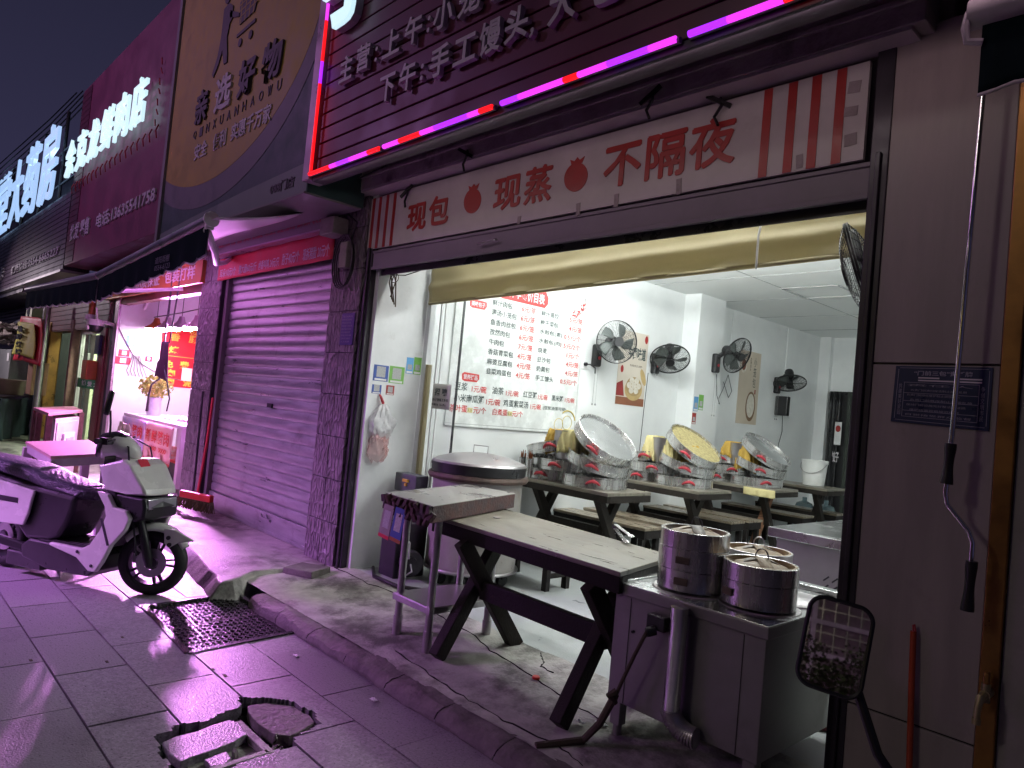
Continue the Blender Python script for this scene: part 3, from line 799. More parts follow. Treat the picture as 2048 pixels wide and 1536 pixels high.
t = thing('price_board', 'large white price board with black and red Chinese writing on the left wall', 'price board', (XW, 1.7, 1.28))
b = B(); b.box(XW, .83, 1.265, XW + .012, 2.50, 2.66); b.build('board', mat('gloss_board', (.78, .81, .80), .25), t)
b = B()
for (a0, c0, a1, c1) in ((.84, 1.285, 2.49, 1.289), (.84, 1.262, 2.50, 1.267), (2.475, 1.29, 2.478, 2.65)): b.box(XW + .0121, a0, c0, XW + .0135, a1, c1)
b.build('border_line', m_groove, t)
L1 = ['鲜汁肉包', '灌汤小笼包', '鱼香肉丝包', '孜然肉包', '牛肉包', '香菇青菜包', '麻婆豆腐包', '韭菜鸡蛋包']
P1 = ['6元/笼', '6元/笼', '6元/笼', '6元/笼', '7元/笼', '4元/笼', '4元/笼', '4元/笼']
L2 = ['鲜汁蒸饺', '梅干菜包', '水煎包(素)', '水煎包(肉)', '烧麦', '豆沙包', '奶黄包', '手工馒头']
P2 = ['5元/笼', '4元/笼', '0.5元/个', '1.5元/2个', '1元/个', '4元/笼', '4元/笼', '0.5元/个']
for i in range(8):
    z = 2.365 - i * .0885
    h = .055
    yy = 1.235 + .0 * i
    txt(L1[i], 'item_name', fy, yy, z, yy + .062 * len(L1[i]), z + h, m_txtb, t, depth=.0008, bold=.008)
    txt(P1[i], 'price', fy, 1.60, z, 1.785, z + .058, m_txtr, t, depth=.0008, bold=.008)
    n2 = L2[i]; wd = .062 * len(n2) * (.85 if '(' in n2 else 1)
    txt(n2, 'item_name', fy, 1.86, z + .003, 1.86 + wd, z + h, m_txtb, t, depth=.0008, bold=.008)
    pw = .19 if len(P2[i]) < 5 else .25
    if i == 3: pw = .29
    txt(P2[i], 'price', fy, 2.455 - pw, z, 2.455, z + .055, m_txtr, t, depth=.0008, bold=.008)
for s_, y0, y1, z0, m_, h in (('豆浆', .90, 1.04, 1.575, m_txtb, .07), ('1元/碗', 1.09, 1.26, 1.57, m_txtr, .06), ('油茶', 1.33, 1.47, 1.575, m_txtb, .065), ('1元/碗', 1.50, 1.66, 1.57, m_txtr, .055), ('红豆粥', 1.72, 1.90, 1.575, m_txtb, .06), ('1元/碗', 1.92, 2.05, 1.57, m_txtr, .052), ('黑米粥', 2.11, 2.27, 1.57, m_txtb, .058), ('1元/碗', 2.30, 2.44, 1.57, m_txtr, .05),
                           ('小米南瓜粥', .90, 1.24, 1.475, m_txtb, .07), ('1元/碗', 1.27, 1.44, 1.47, m_txtr, .06), ('鸡蛋紫菜汤', 1.48, 1.80, 1.472, m_txtb, .065), ('1元/碗', 1.83, 1.97, 1.47, m_txtr, .055), ('(豆浆油茶可续)', 2.0, 2.33, 1.475, m_txtb, .04),
                           ('茶叶蛋', .86, 1.06, 1.385, m_txtr, .065), ('元/个', 1.13, 1.28, 1.385, m_txtr, .06), ('白煮蛋', 1.36, 1.54, 1.385, m_txtr, .06), ('元/个', 1.60, 1.74, 1.385, m_txtr, .055)):
    txt(s_, 'item_name' if m_ is m_txtb else 'price', fy, y0, z0, y1, z0 + h, m_, t, depth=.0008, bold=.008)
b = B(); b.prism([(1.30, 2.49), (1.34, 2.445), (1.90, 2.445), (1.94, 2.49), (1.94, 2.55), (1.90, 2.60), (1.34, 2.60), (1.30, 2.55)], fy, .0002, .001); tb = b.build('title_plate', m_txtr, t)
txt('营养早餐价目表', 'lettering', fy, 1.35, 2.47, 1.89, 2.575, m_txtw, tb, d=.0015, depth=.0008, bold=.02)
for (ya, za, s_) in ((.98, 2.315, '美味包子'), (.97, 1.67, '营养粥品')):
    b = B(); b.prism([(ya, za), (ya + .03, za - .012), (ya + .17, za - .01), (ya + .195, za + .02), (ya + .19, za + .06), (ya + .02, za + .066), (ya - .005, za + .05)], fy, .0002, .001)
    q = b.build('red_tag', m_txtr, t); txt(s_, 'lettering', fy, ya + .015, za + .005, ya + .175, za + .05, m_txtw, q, d=.0015, depth=.0006, bold=.02)
for (ya,) in ((1.075,), (1.555,)):
    b = B(); b.prism([(ya - .012, 1.39), (ya + .045, 1.388), (ya + .046, 1.43), (ya - .01, 1.432)], fy, .001, .003); q = b.build('price_patch', m_cloth, t)
    txt('1.5', 'lettering', fy, ya, 1.40, ya + .035, 1.42, m_txtb, q, d=.0034, depth=.0004)
b = B()
rr = random.Random(5)
b.tube([fy(2.47, 2.64, .002), fy(2.46, 2.57, .002), fy(2.44, 2.50, .002), fy(2.40, 2.47, .002), fy(2.34, 2.46, .002)], .002, 5)
b.build('blossom_branch', m_bark, t)
b = B()
for k in range(46):
    a = rr.uniform(0, 1); y = 2.47 - .17 * a + rr.uniform(-.025, .02); z = 2.60 - .16 * a ** .5 + rr.uniform(-.03, .03)
    b.obox(fy(min(y, 2.485), z, .002), (.001, .013, .013), (rr.uniform(0, 3), 0, 0))
b.build('blossom', m_txtr, t)
# bun picture at lower right of the board (outline drawing)
b = B()
for cy, cz, r in ((2.24, 1.345, .062), (2.36, 1.37, .068)):
    b.tube([fy(cy + r * math.cos(k / 24 * 6.283), cz + r * math.sin(k / 24 * 6.283), .001) for k in range(24)], .0028, 5, closed=True)
b.tube([fy(2.36 + .12 * math.cos(a), 1.36 + .13 * math.sin(a), .001) for a in [.3 + k * .15 for k in range(14)]], .007, 5)
b.build('bun_drawing', mat('ochre_print', (.62, .48, .12), .6), t)

# ------------------------------------------------------------------ stickers (no codes) and bags
stk = [('sticker', m_blue, WX + .055, .055, 1.575, .19, 1.70, 'larger blue payment sticker on the white wall strip by the rail'),
       ('sticker', m_green, WX + .055, .20, 1.57, .34, 1.705, 'green payment sticker beside the larger blue one'),
       ('sticker', m_blue, WX + .055, .055, 1.475, .14, 1.545, 'small blue payment sticker just above the plastic bags'),
       ('sticker', m_red, WX + .055, .185, 1.475, .26, 1.55, 'small red payment sticker on the white wall strip'),
       ('sticker', m_lblue, WX + .055, .352, 1.66, .42, 1.79, 'pale blue payment sticker set higher beside the cream door frame'),
       ('sticker', m_green, WX + .055, .425, 1.66, .498, 1.80, 'green payment sticker set highest beside the cream door frame'),
       ('sticker', m_lblue, WX + .22, 4.27, 1.63, 4.36, 1.80, 'blue payment sticker on the white wall column'),
       ('sticker', m_green, WX + .22, 4.37, 1.65, 4.47, 1.83, 'green payment sticker on the white wall column'),
       ('sticker', m_red, WX + .22, 4.26, 1.48, 4.34, 1.61, 'red payment sticker low on the white wall column')]
for nm, m_, x, y0, z0, y1, z1, lb in stk:
    b = B(); b.box(x, y0, z0, x + .002, y1, z1); q = tag(b.build('payment_sticker', m_), lb, 'sticker', 'payment stickers')
    b = B(); h = z1 - z0; w_ = y1 - y0; b.box(x + .002, y0 + w_ * .2, z0 + h * .25, x + .003, y1 - w_ * .2, z0 + h * .25 + w_ * .62)
    b.build('white_panel', m_qr, q)
    b = B(); b.box(x + .002, y0 + w_ * .1, z0 + h * .04, x + .003, y1 - w_ * .1, z0 + h * .16); b.build('white_strip', m_paper, q)


def bag(name, label, c, w_, h, m, seed, pinch=.25):
    b = B()

    def g(u, v):
        a = u * 2 * math.pi; r = (pinch + (1 - pinch) * min(1, v * 1.7) ** .8) * (1 - .35 * max(0, v - .75) * 4)
        n1 = noise.noise(V((math.cos(a) * 2.2, math.sin(a) * 2.2, v * 3 + seed)))
        n2 = noise.noise(V((math.cos(a) * 6, math.sin(a) * 6, v * 7 + seed)))
        r *= 1 + .45 * n1 + .22 * n2
        return V((c[0] + math.cos(a) * r * .055 + .02, c[1] + math.sin(a) * r * w_ / 2, c[2] - v * h + .05 * n1 * v))
    b.grid(40, 26, g)
    return tag(b.build(name, m), label, 'plastic bag')


bag('plastic_bag', 'crumpled clear plastic bags hanging from a red hook on the wall strip', (WX + .06, .16, 1.40), .22, .27, m_bag, 3)
bag('plastic_bag', 'pinkish clear plastic bag hanging lowest under the other bags', (WX + .06, .15, 1.17), .17, .22, m_bagr, 9, .7)
b = B(); b.tube([(WX + .058, .13, 1.47), (WX + .08, .13, 1.45), (WX + .085, .15, 1.41), (WX + .075, .16, 1.385)], [.006, .01, .012, .008], 8)
tag(b.build('bag_hook', m_redh), 'red twisted string hook that holds the plastic bags', 'hook')

# ------------------------------------------------------------------ wall fans


def fan(y, z, yaw, pitch, label, cordlen=.55, xw=WX, box=False, R_=.215, reach=0.0):
    t = thing('wall_fan', label, 'wall fan', (xw, y, z), group='black wall fans')
    b = B(); b.box(xw, y - .05, z - .16, xw + .07, y + .05, z + .07); b.build('wall_mount', m_black, t, bevel=.02, seg=3)
    b = B(); b.cyl((xw + .07, y, z - .07), (xw + .078, y, z - .07), .018); b.build('speed_knob', m_redh, t)
    H = V((xw + .17 + reach, y + .06, z + .10))
    rt = Mx.Rotation(yaw, 4, 'Z') @ Mx.Rotation(-pitch, 4, 'Y')   # local +x is the axis the air leaves along
    T = Mx.Translation(H) @ rt @ Mx.Rotation(math.pi / 2, 4, 'Y')   # local z -> axis
    b = B(); b.tube([(xw + .05, y, z + .03), (xw + .10, y + .02, z + .07), T @ V((0, 0, -.05))], [.03, .027, .03], 10); b.build('neck', m_black, t)
    b = B(); b.lathe([(0, -.09), (.05, -.085), (.062, -.05), (.062, .03), (.045, .06), (0, .062)], T, 24); b.build('motor_housing', m_black, t)
    b = B(); zc = .12
    for k in range(14):
        r = .045 + (R_ - .045) * k / 13
        for s_ in (1, -1):
            zz = zc + s_ * (.055 * (1 - (r / R_) ** 3) + .006) - (.0 if s_ > 0 else .0)
            b.tube([T @ V((r * math.cos(a * math.pi / 18), r * math.sin(a * math.pi / 18), zz)) for a in range(36)], .0013 if k < 13 else .0055, 4, closed=True)
    for k in range(24):
        a = k * math.pi / 12
        for s_ in (1, -1):
            b.tube([T @ V((r * math.cos(a + .0), r * math.sin(a), zc + s_ * (.055 * (1 - (r / R_) ** 3) + .006))) for r in [.04 + (R_ - .04) * q / 6 for q in range(7)]], .0013, 3)
    b.cyl(T @ V((0, 0, zc + .052)), T @ V((0, 0, zc + .066)), .05)
    b.build('guard', m_black, t)
    for k in range(5):
        a0 = k * 2 * math.pi / 5; b = B()

        def bl(u, v):
            r = .04 + .145 * u
            wdt = (.35 + .55 * math.sin(min(1, u * 1.15) * math.pi * .75)) * .62
            a = a0 + (v - .5) * wdt * (1.15 - .3 * u) * 1.5 + .35 * u
            return T @ V((r * math.cos(a), r * math.sin(a), zc - .012 + (v - .5) * .045))
        b.grid(8, 5, bl); b.build('blade', m_grey, t, solid=.003)
    b = B(); b.cyl(T @ V((0, 0, zc - .03)), T @ V((0, 0, zc + .02)), .042); b.build('hub', m_black, t)
    b = B()
    for dy in (-.02, .02): b.tube([(xw + .05, y + dy, z - .16), (xw + .05, y + dy * 1.2, z - .16 - cordlen)], .0015, 4)
    for dy in (-.02, .02): b.lathe([(0, 0), (.008, .004), (.008, .02), (0, .024)], Mx.Translation((xw + .05, y + dy * 1.2, z - .18 - cordlen)), 10)
    b.build('pull_cord', m_groove, t)
    return t


fan(2.70, 2.13, R(-28), R(-2), 'black wall fan nearest the street, facing out with all five blades showing', .38)
fan(3.72, 2.16, R(-48), R(-48), 'second black wall fan from the street, bowed down beside the bun poster', .0)
fan(4.62, 2.27, R(-8), R(-22), 'black wall fan mounted on the white column side', .5, xw=WX + .22)
fan(6.62, 2.18, R(-50), R(-62), 'black wall fan farthest from the street, face tipped to the floor', .35)
rf_ = fan(0, 0, R(15), R(-18), 'black wall fan on the right wall, half hidden by the shutter rail', .2, xw=0, reach=.13)
rf_.location = (-.861, .33, 2.13); rf_.rotation_euler = (0, 0, math.pi)
b = B()
b.box(WX + .001, 6.66, 1.72, WX + .18, 6.75, 1.99)
tag(b.build('wall_speaker', m_black, bevel=.01), 'small black box on the wall under the farthest fan', 'speaker')
b = B()
b.tube([(WX + .02, 3.62, 2.0), (WX + .02, 3.60, 1.6), (WX + .02, 3.58, 1.0), (WX + .03, 3.6, .76)], .0035, 5)
tag(b.build('fan_cable', m_black), 'long black cable running straight down the wall under the second fan', 'cable')
b = B()
b.tube([(WX + .25, 4.66, 2.1), (WX + .24, 4.72, 1.85), (WX + .24, 4.80, 1.75), (WX + .05, 5.05, 1.78), (WX + .03, 5.2, 1.95), (WX + .03, 5.3, 2.15), (WX + .03, 5.42, 1.95), (WX + .03, 5.35, 1.86), (WX + .03, 5.2, 2.05)], .004, 5)
tag(b.build('fan_cable', m_black), 'looped black cable drooping beside the fan on the column', 'cable')
b = B()
b.tube([(WX + .03, 6.85, 1.75), (WX + .02, 6.9, 1.5), (WX + .02, 6.82, 1.3), (WX + .02, 6.86, 1.15)], .004, 5); b.cyl((WX + .02, 6.86, 1.15), (WX + .02, 6.86, 1.11), .014)
tag(b.build('fan_cable', m_black), 'short black cable with plug dangling under the farthest fan', 'cable')
for k, (y, z0) in enumerate(((2.545, 2.0), (5.35, 2.25), (6.88, 2.1))):
    b = B(); b.box(WX + .001, y - .008, z0, WX + .012, y + .008, 2.998)
    if k == 0: b.box(WX + .001, 2.50, 1.93, WX + .012, 2.60, 2.02)
    tag(b.build('cable_trunking', m_iwall, bevel=.002), ['white cable trunking with socket beside the price board', 'white cable trunking between the column and the tall poster', 'white cable trunking above the farthest fan'][k], 'trunking')
b = B(); b.tube([(WX + .012, 2.55, 1.98), (WX + .06, 2.58, 1.98), (WX + .08, 2.64, 1.95), (WX + .05, 2.68, 1.9)], .007, 6); b.cyl((WX + .012, 2.55, 1.98), (WX + .04, 2.55, 1.98), .018)
tag(b.build('fan_plug', m_black), 'black plug and lead in the wall socket beside the first fan', 'plug')

# posters
t = thing('bun_poster', 'poster of a bamboo basket of white buns on a red table', 'poster', (WX, 3.33, 1.62))
b = B(); b.box(WX + .001, 3.10, 1.615, WX + .004, 3.60, 2.42); b.build('sheet', mat('poster_cream', (.66, .60, .52), .5, c2=(.6, .54, .46), ns=4), t)
f = lwall(WX + .004)
b = B(); b.prism([(3.10, 1.615), (3.60, 1.615), (3.60, 1.70), (3.10, 1.70)], f, .0002, .0006); b.build('printed_table', mat('print_brown', (.28, .11, .06), .5), t)
b = B(); b.prism([(3.10, 1.71), (3.24, 1.71), (3.20, 1.88), (3.10, 1.84)], f, .0002, .0006); b.build('printed_box', mat('print_maroon', (.25, .03, .03), .5), t)
def disc(name, cy, cz, ra, rb, m_, par, d0, f_=None, n=28, rot=0):
    b = B(); b.prism([(cy + ra * math.cos(k / n * 6.2832) * math.cos(rot) - rb * math.sin(k / n * 6.2832) * math.sin(rot), cz + ra * math.cos(k / n * 6.2832) * math.sin(rot) + rb * math.sin(k / n * 6.2832) * math.cos(rot)) for k in range(n)], f_ or f, d0, d0 + .0004)
    return b.build(name, m_, par)
m_pbam = mat('print_bamboo', (.55, .40, .18), .5); m_pbun = mat('print_bun', (.74, .70, .62), .5, c2=(.6, .56, .48), ns=20)
disc('printed_basket', 3.40, 1.79, .155, .12, m_pbam, t, .0007); disc('printed_basket', 3.40, 1.825, .14, .105, mat('print_basket_inner', (.42, .30, .14), .5), t, .0012)
disc('printed_basket_lid', 3.555, 1.94, .04, .10, m_pbam, t, .0007, rot=.5)
for k in range(7):
    a = k * 1.047; r = 0 if k == 6 else .085
    disc('printed_bun', 3.40 + r * math.cos(a), 1.835 + r * .75 * math.sin(a), .042, .034, m_pbun, t, .0018 + .0002 * k)
txt('中國味道', 'lettering', f, 3.26, 2.12, 3.57, 2.26, m_txtb, t, bold=.03, d=.0008, depth=.0004)
txt('传统美食 匠心制作', 'lettering', f, 3.30, 2.04, 3.52, 2.065, m_bark, t, d=.0008, depth=.0004)
disc('printed_lantern', 3.56, 2.36, .028, .045, m_red, t, .0008); disc('printed_lantern', 3.17, 2.0, .025, .04, m_red, t, .0008)
t = thing('steamed_bun_poster', 'tall narrow cream poster of a round steamer and a sauce bowl', 'poster', (WX, 5.9, 1.6))
b = B(); b.box(WX + .001, 5.62, 1.55, WX + .004, 6.16, 2.52); b.build('sheet', mat('poster_sand', (.60, .52, .42), .5, c2=(.55, .47, .37), ns=4), t)
disc('printed_bowl', 5.72, 2.32, .075, .10, m_pbun, t, .0004); disc('printed_sauce', 5.72, 2.33, .055, .075, mat('print_sauce', (.2, .06, .03), .5), t, .001)
disc('printed_steamer', 5.97, 1.79, .13, .20, mat('print_steamer', (.22, .13, .07), .5), t, .0004); disc('printed_buns', 5.97, 1.80, .10, .16, m_pbun, t, .001)
txt('小\n笼\n包', 'lettering', f, 5.98, 2.05, 6.06, 2.45, m_txtb, t, d=.0008, depth=.0004)
txt('皮\n薄\n馅\n大', 'lettering', f, 5.88, 2.26, 5.915, 2.44, m_bark, t, d=.0008, depth=.0004)
b = B(); b.prism([(6.05, 1.96), (6.08, 1.96), (6.08, 2.02), (6.05, 2.02)], f, .0004, .0008); b.build('printed_seal', m_red, t)

# ------------------------------------------------------------------ dark curtain door at the back
t = thing('back_doorway_curtain', 'dark curtain filling the doorway in the back wall', 'curtain', (-4.3, 8.0, .12))
b = B(); b.box(-4.66, 8.0, .12, -3.4, 8.04, 2.18); b.build('opening', m_black, t)
m_cur = mat('curtain_green_black', (.045, .055, .045), .7, c2=(.02, .025, .022), ns=40, bump=.5, bs=80)
b = B(); b.grid(60, 10, lambda u, v: V((-4.38 + .95 * u, 7.96 + .025 * math.sin(u * 34), .3 + 1.88 * v))); b.build('curtain', m_cur, t, solid=.004)
b = B(); b.grid(20, 10, lambda u, v: V((-4.63 + .16 * u, 7.95 + .02 * math.sin(u * 12), .3 + 1.87 * v))); b.build('curtain', m_black, t, solid=.004)
f = front(7.92)
b = B(); b.box(-4.52, 7.925, 1.38, -4.42, 7.93, 1.72); b.build('white_patch', m_paper, t, bevel=.002)
disc('red_mark', -4.47, 1.62, .038, .05, m_red, t, .0055, front(7.93)); txt('饺子', 'lettering', front(7.925), -4.53, 1.12, -4.43, 1.28, m_txtw, t, bold=.02)

# ------------------------------------------------------------------ tables and benches inside


def xtable(w_, d_, top_z, topm, legm, name='long_table', group='long trestle tables inside the shop', spread=None, inset=.22, th=.055, gap=True, beamz=None, lt=.07):
    """local origin at floor, centred; long side along x"""
    t = thing(name, 'x', 'table', group=group)
    b = B(); b.box(-w_ / 2, -d_ / 2, top_z - .028, w_ / 2, d_ / 2, top_z); tp = b.build('table_top', topm, t, bevel=.004)
    b = B(); b.box(-w_ / 2 + .0, -d_ / 2 - .002, top_z - .028 - th, w_ / 2, -d_ / 2 + .03, top_z - .0285); b.box(-w_ / 2, d_ / 2 - .03, top_z - .028 - th, w_ / 2, d_ / 2 + .002, top_z - .0285)
    b.box(w_ / 2 - .03, -d_ / 2 + .031, top_z - .028 - th, w_ / 2 + .002, d_ / 2 - .031, top_z - .0285); b.box(-w_ / 2 - .002, -d_ / 2 + .031, top_z - .028 - th, -w_ / 2 + .03, d_ / 2 - .031, top_z - .0285)
    b.build('apron_rail', legm, t, bevel=.003)
    sp_ = (spread or d_ * .82) / 2
    for s_ in (-1, 1):
        x = s_ * (w_ / 2 - inset)
        b = B(); b.beam((x - .036, -sp_, 0), (x - .036, sp_ * .85, top_z - .03), .065, lt); b.build('leg', legm, t, bevel=.004)
        b = B(); b.beam((x + .036, sp_, 0), (x + .036, -sp_ * .85, top_z - .03), .065, lt); b.build('leg', legm, t, bevel=.004)
    bz = beamz or top_z * .5
    b = B(); b.beam((-w_ / 2 + inset, 0, bz), (w_ / 2 - inset, 0, bz), .05, .09); b.build('stretcher', legm, t, bevel=.004)
    return t


TZ = .745
proto = xtable(1.16, .58, TZ, m_top, m_bwood)
TY = [(1.86, 'trestle table nearest the street, under the first pile of steamer trays'), (3.19, 'second trestle table from the street, between two pairs of benches'), (4.62, 'third trestle table from the street, with one pale unpainted leg'), (5.95, 'farthest trestle table, carrying the white pail')]
tabs = []
for i, (y, lb) in enumerate(TY): tabs.append(place(proto, i == 0, (-4.19, y, .115), R([0, -1, 1, 0][i]), lb))
m_pine = mat('bare_pine', (.32, .16, .08), .7, c2=(.2, .09, .05), ns=8, st=(3, 3, 1), bump=.4)
for ch in [c for c in col.objects if c.parent == tabs[2] and c.name.startswith('leg')][-2:-1]:
    ch.data = ch.data.copy(); ch.data.materials[0] = m_pine; ch['label'] = 'bare reddish pine leg'


def bench():
    t = thing('bench', 'x', 'bench', group='long wooden benches inside the shop')
    b = B(); b.box(-.60, -.14, .375, .60, .14, .40); b.build('seat', m_btop, t, bevel=.003)
    b = B(); b.box(-.59, -.13, .30, .59, -.105, .374); b.box(-.59, .105, .30, .59, .13, .374); b.box(.565, -.104, .30, .59, .104, .374); b.box(-.59, -.104, .30, -.565, .104, .374); b.build('apron_rail', m_bwood2, t, bevel=.002)
    for x in (-.55, -.0, .55):
        for y in (-.11, .11):
            b = B(); b.box(x - .025, y - .022, 0, x + .025, y + .022, .30 if x == 0 else .2995); b.build('leg', m_bwood2, t, bevel=.003)
    for x in (-.55, .55):
        b = B(); b.box(x - .012, -.087, .09, x + .012, .087, .125); b.build('rung', m_bwood2, t, bevel=.002)
    return t


bp = bench(); BY = [(2.43, 'bench behind the first trestle table'), (2.86, 'bench tucked against the street side of the second trestle table'), (3.90, 'bench behind the second trestle table'), (4.28, 'bench beside the white column, before the third trestle table'), (5.55, 'bench behind the third trestle table'), (6.45, 'bench farthest back, beyond the last trestle table'), (1.15, 'bench nearest the street, half hidden by the long dark table')]
for i, (y, lb) in enumerate(BY): place(bp, i == 0, (-4.35 + (.0 if i < 6 else .1), y, .12), R([1, -1, 1, 0, -1, 1, 0][i]), lb)

# ------------------------------------------------------------------ steamer trays
tray_protos = {}


def tray_parts(kind):
    t = thing('steamer_tray', 'x', 'steamer tray', group='steel steamer trays piled on the tables')
    r = .282; h = .092
    b = B(); b.lathe([(r - .004, .012), (r, 0), (r + .002, 0), (r + .002, h - .012), (r + .007, h - .008), (r + .007, h), (r, h + .002), (r - .004, h), (r - .004, .03)], None, 56); b.lathe([(r + .0025, h * .30), (r + .005, h * .32), (r + .0025, h * .34)], None, 56)
    b.build('ring', m_stex, t, local=True)
    b = B(); fm = {'shiny': m_shine, 'woven': m_weave, 'plain': m_stex, 'open': m_perf}[kind]
    dz = .07 if kind in ('shiny', 'woven') else .03
    b.lathe([(0, dz + (.012 if kind == 'shiny' else 0)), (r * .5, dz + (.009 if kind == 'shiny' else 0)), (r - .004, dz)], None, 56)
    b.lathe([(0, dz - .006), (r - .004, dz - .006)], None, 56)
    b.build('base_plate', fm, t, local=True)
    for a in (math.radians(-52), math.radians(128)):
        c = V((math.cos(a), math.sin(a), 0)); s_ = V((-math.sin(a), math.cos(a), 0))
        b = B(); pts = []
        for k in range(9):
            th = -1 + k / 4
            pts.append(c * (r + .004 + .042 * (1 - th * th) ** .6) + s_ * th * .058 + V((0, 0, .062 - .030 * th * th)))
        b.tube(pts, [.006, .011, .013, .014, .0145, .014, .013, .011, .006], 9)
        b.build('handle', m_redh, t, local=True)
    return t


m_weave = mat('woven_mat', (.56, .48, .24), .7, c2=(.16, .13, .05), ns=38, mix=.1, bump=.8, bs=70)
m_perf = mat('perforated_steel', (.16, .15, .15), .4, .7, c2=(.02, .02, .02), ns=70, mix=.05)
for k in ('shiny', 'woven', 'plain', 'open'): tray_protos[k] = [tray_parts(k), False]


def put_tray(kind, c, tilt_ax, tilt, spin, label):
    """tilt about the given world axis angle; lowest rim touches c.z"""
    p, used = tray_protos[kind]
    o = copy_tree(p) if used else p
    tray_protos[kind][1] = True
    o.rotation_mode = 'QUATERNION'
    ax = V((math.cos(tilt_ax), math.sin(tilt_ax), 0))
    q = Mx.Rotation(tilt, 4, ax) @ Mx.Rotation(spin, 4, 'Z')
    o.location = c; o.rotation_quaternion = q.to_quaternion(); o['label'] = label
    MW[o] = Mx.Translation(c) @ q
    return o


def cloth(label, c, w_, d_, drop, m, seed, yaw=0):
    """cloth thrown over a low pot: a crown patch with uneven hanging folds"""
    b = B()
    M_ = Mx.Translation(c) @ Mx.Rotation(yaw, 4, 'Z')

    def g(u, v):
        x = (u - .5) * 2; y = (v - .5) * 2
        rr_ = max(abs(x), abs(y)); ex = max(0, rr_ - .5) / .5
        lim = 1 - .28 * ex
        fold = .016 * math.sin((x * 3 + y * 4) * 3 + seed) * ex + .012 * noise.noise(V((x * 3, y * 3, seed)))
        px = x * w_ / 2 * lim + fold; py = y * d_ / 2 * lim - fold
        return M_ @ V((px, py, -drop * ex * (1 + .25 * noise.noise(V((x * 1.4, y * 1.4, seed + 5)))) + .01 * noise.noise(V((x * 4, y * 4, seed)))))
    b.grid(26, 26, g)
    return tag(b.build('kitchen_cloth', m, solid=.002), label, 'cloth', 'cloths drying on the steamer piles')


nm = ['nearest', 'middle', 'farthest']
for i in range(3):
    ty = TY[i][0] + [0.02, .03, .05][i]
    z0 = .115 + TZ + .002
    dx = [0, .02, .03][i]
    n_ = nm[i]
    xR = -4.02 + dx; xL = -4.555 + dx
    put_tray('plain', (xR, ty, z0), 0, 0, R(5 * i), f'flat steamer tray at the bottom right of the {n_} pile')
    put_tray('open', (xL, ty + .01, z0), 0, 0, R(-12 + 4 * i), f'flat steamer tray at the bottom left of the {n_} pile')
    put_tray('plain', (xL + .20, ty + .02, z0 + .097), 0, 0, R(-20 + 7 * i), f'flat steamer tray in the middle layer of the {n_} pile')
    # leaning trays at the right: right edge low, left edge raised
    a3 = R(17)
    put_tray('plain', (xR + .01 - .0, ty, z0 + .098 + .282 * math.sin(a3)), math.pi / 2, a3, R(-6), f'lower leaning steamer tray at the right of the {n_} pile')
    a4 = R([38, 36, 34][i])
    put_tray('shiny' if i != 1 else 'woven', (xR + .062, ty - .01, z0 + .190 + .282 * math.sin(a4) - .0), math.pi / 2, a4, R(-14), f'{["steepest leaning tray with a mirror bright base", "leaning tray with a woven yellow mat inside", "leaning tray with a bright dented base"][i]} on top of the {n_} pile')
    if i == 0:
        put_tray('plain', (xL + .09, ty + .0, z0 + .225), math.pi / 2, R(-13), R(-10), 'tray tipped to the left on top of the nearest pile')
    else:
        put_tray('plain', (xL + .12, ty + .03, z0 + .195), math.pi / 2, R(-6), R(-18), f'tray resting on the left side of the {n_} pile')
    # pot under the cloths
    b = B(); pc = ([-4.26, -4.17, -4.14][i], ty - .09, z0 + .30)
    b.lathe([(0, -.1), (.12, -.1), (.135, 0), (.14, .02), (.14, .14), (.145, .15), (.138, .15), (.13, .02), (0, .015)], Mx.Translation(pc), 36)
    tag(b.build('steel_pot', m_stdull), f'round steel pot under the cloths of the {n_} pile', 'pot')
    if i == 0:
        cloth('pale yellow cloth draped over the pot of the nearest pile', (pc[0] + .075, pc[1] - .035, pc[2] + .160), .27, .34, .19, m_cloth, 2, .12)
        cloth('brown ochre cloth slipping down the left of the nearest pile', (pc[0] - .15, pc[1] + .0, pc[2] + .150), .22, .30, .20, m_cloth2, 5, .1)
    elif i == 1:
        cloth('pale yellow cloth folded at the left of the middle pile', (pc[0] - .12, pc[1] - .02, pc[2] + .160), .24, .34, .23, m_cloth, 8, .1)
        cloth('pale yellow cloth hung at the right of the middle pile', (pc[0] + .13, pc[1] - .03, pc[2] + .160), .20, .34, .21, m_cloth, 11, -.1)
        cloth('ochre cloth half hidden behind the leaning tray of the middle pile', (pc[0] + .26, pc[1] + .04, pc[2] + .10), .16, .26, .16, m_cloth2, 31, -.1)
    else:
        cloth('ochre cloth bunched over the pot of the farthest pile', (pc[0] - .10, pc[1] - .0, pc[2] + .160), .34, .34, .17, m_cloth2, 14, .1)
        cloth('ochre cloth trailing down the front of the farthest pile', (pc[0] + .10, pc[1] - .05, pc[2] + .150), .26, .32, .28, m_cloth2, 19, -.2)
b = B(); b.grid(20, 4, lambda u, v: V((-3.95 + .36 * u, 4.325 + .012 * math.sin(u * 20) * (1 - v), .77 + .085 * v)))
b2_ = b.build('kitchen_cloth', m_cloth, solid=.006); tag(b2_, 'flattened yellow cloth hanging at the front edge of the third table', 'cloth', 'cloths drying on the steamer piles')

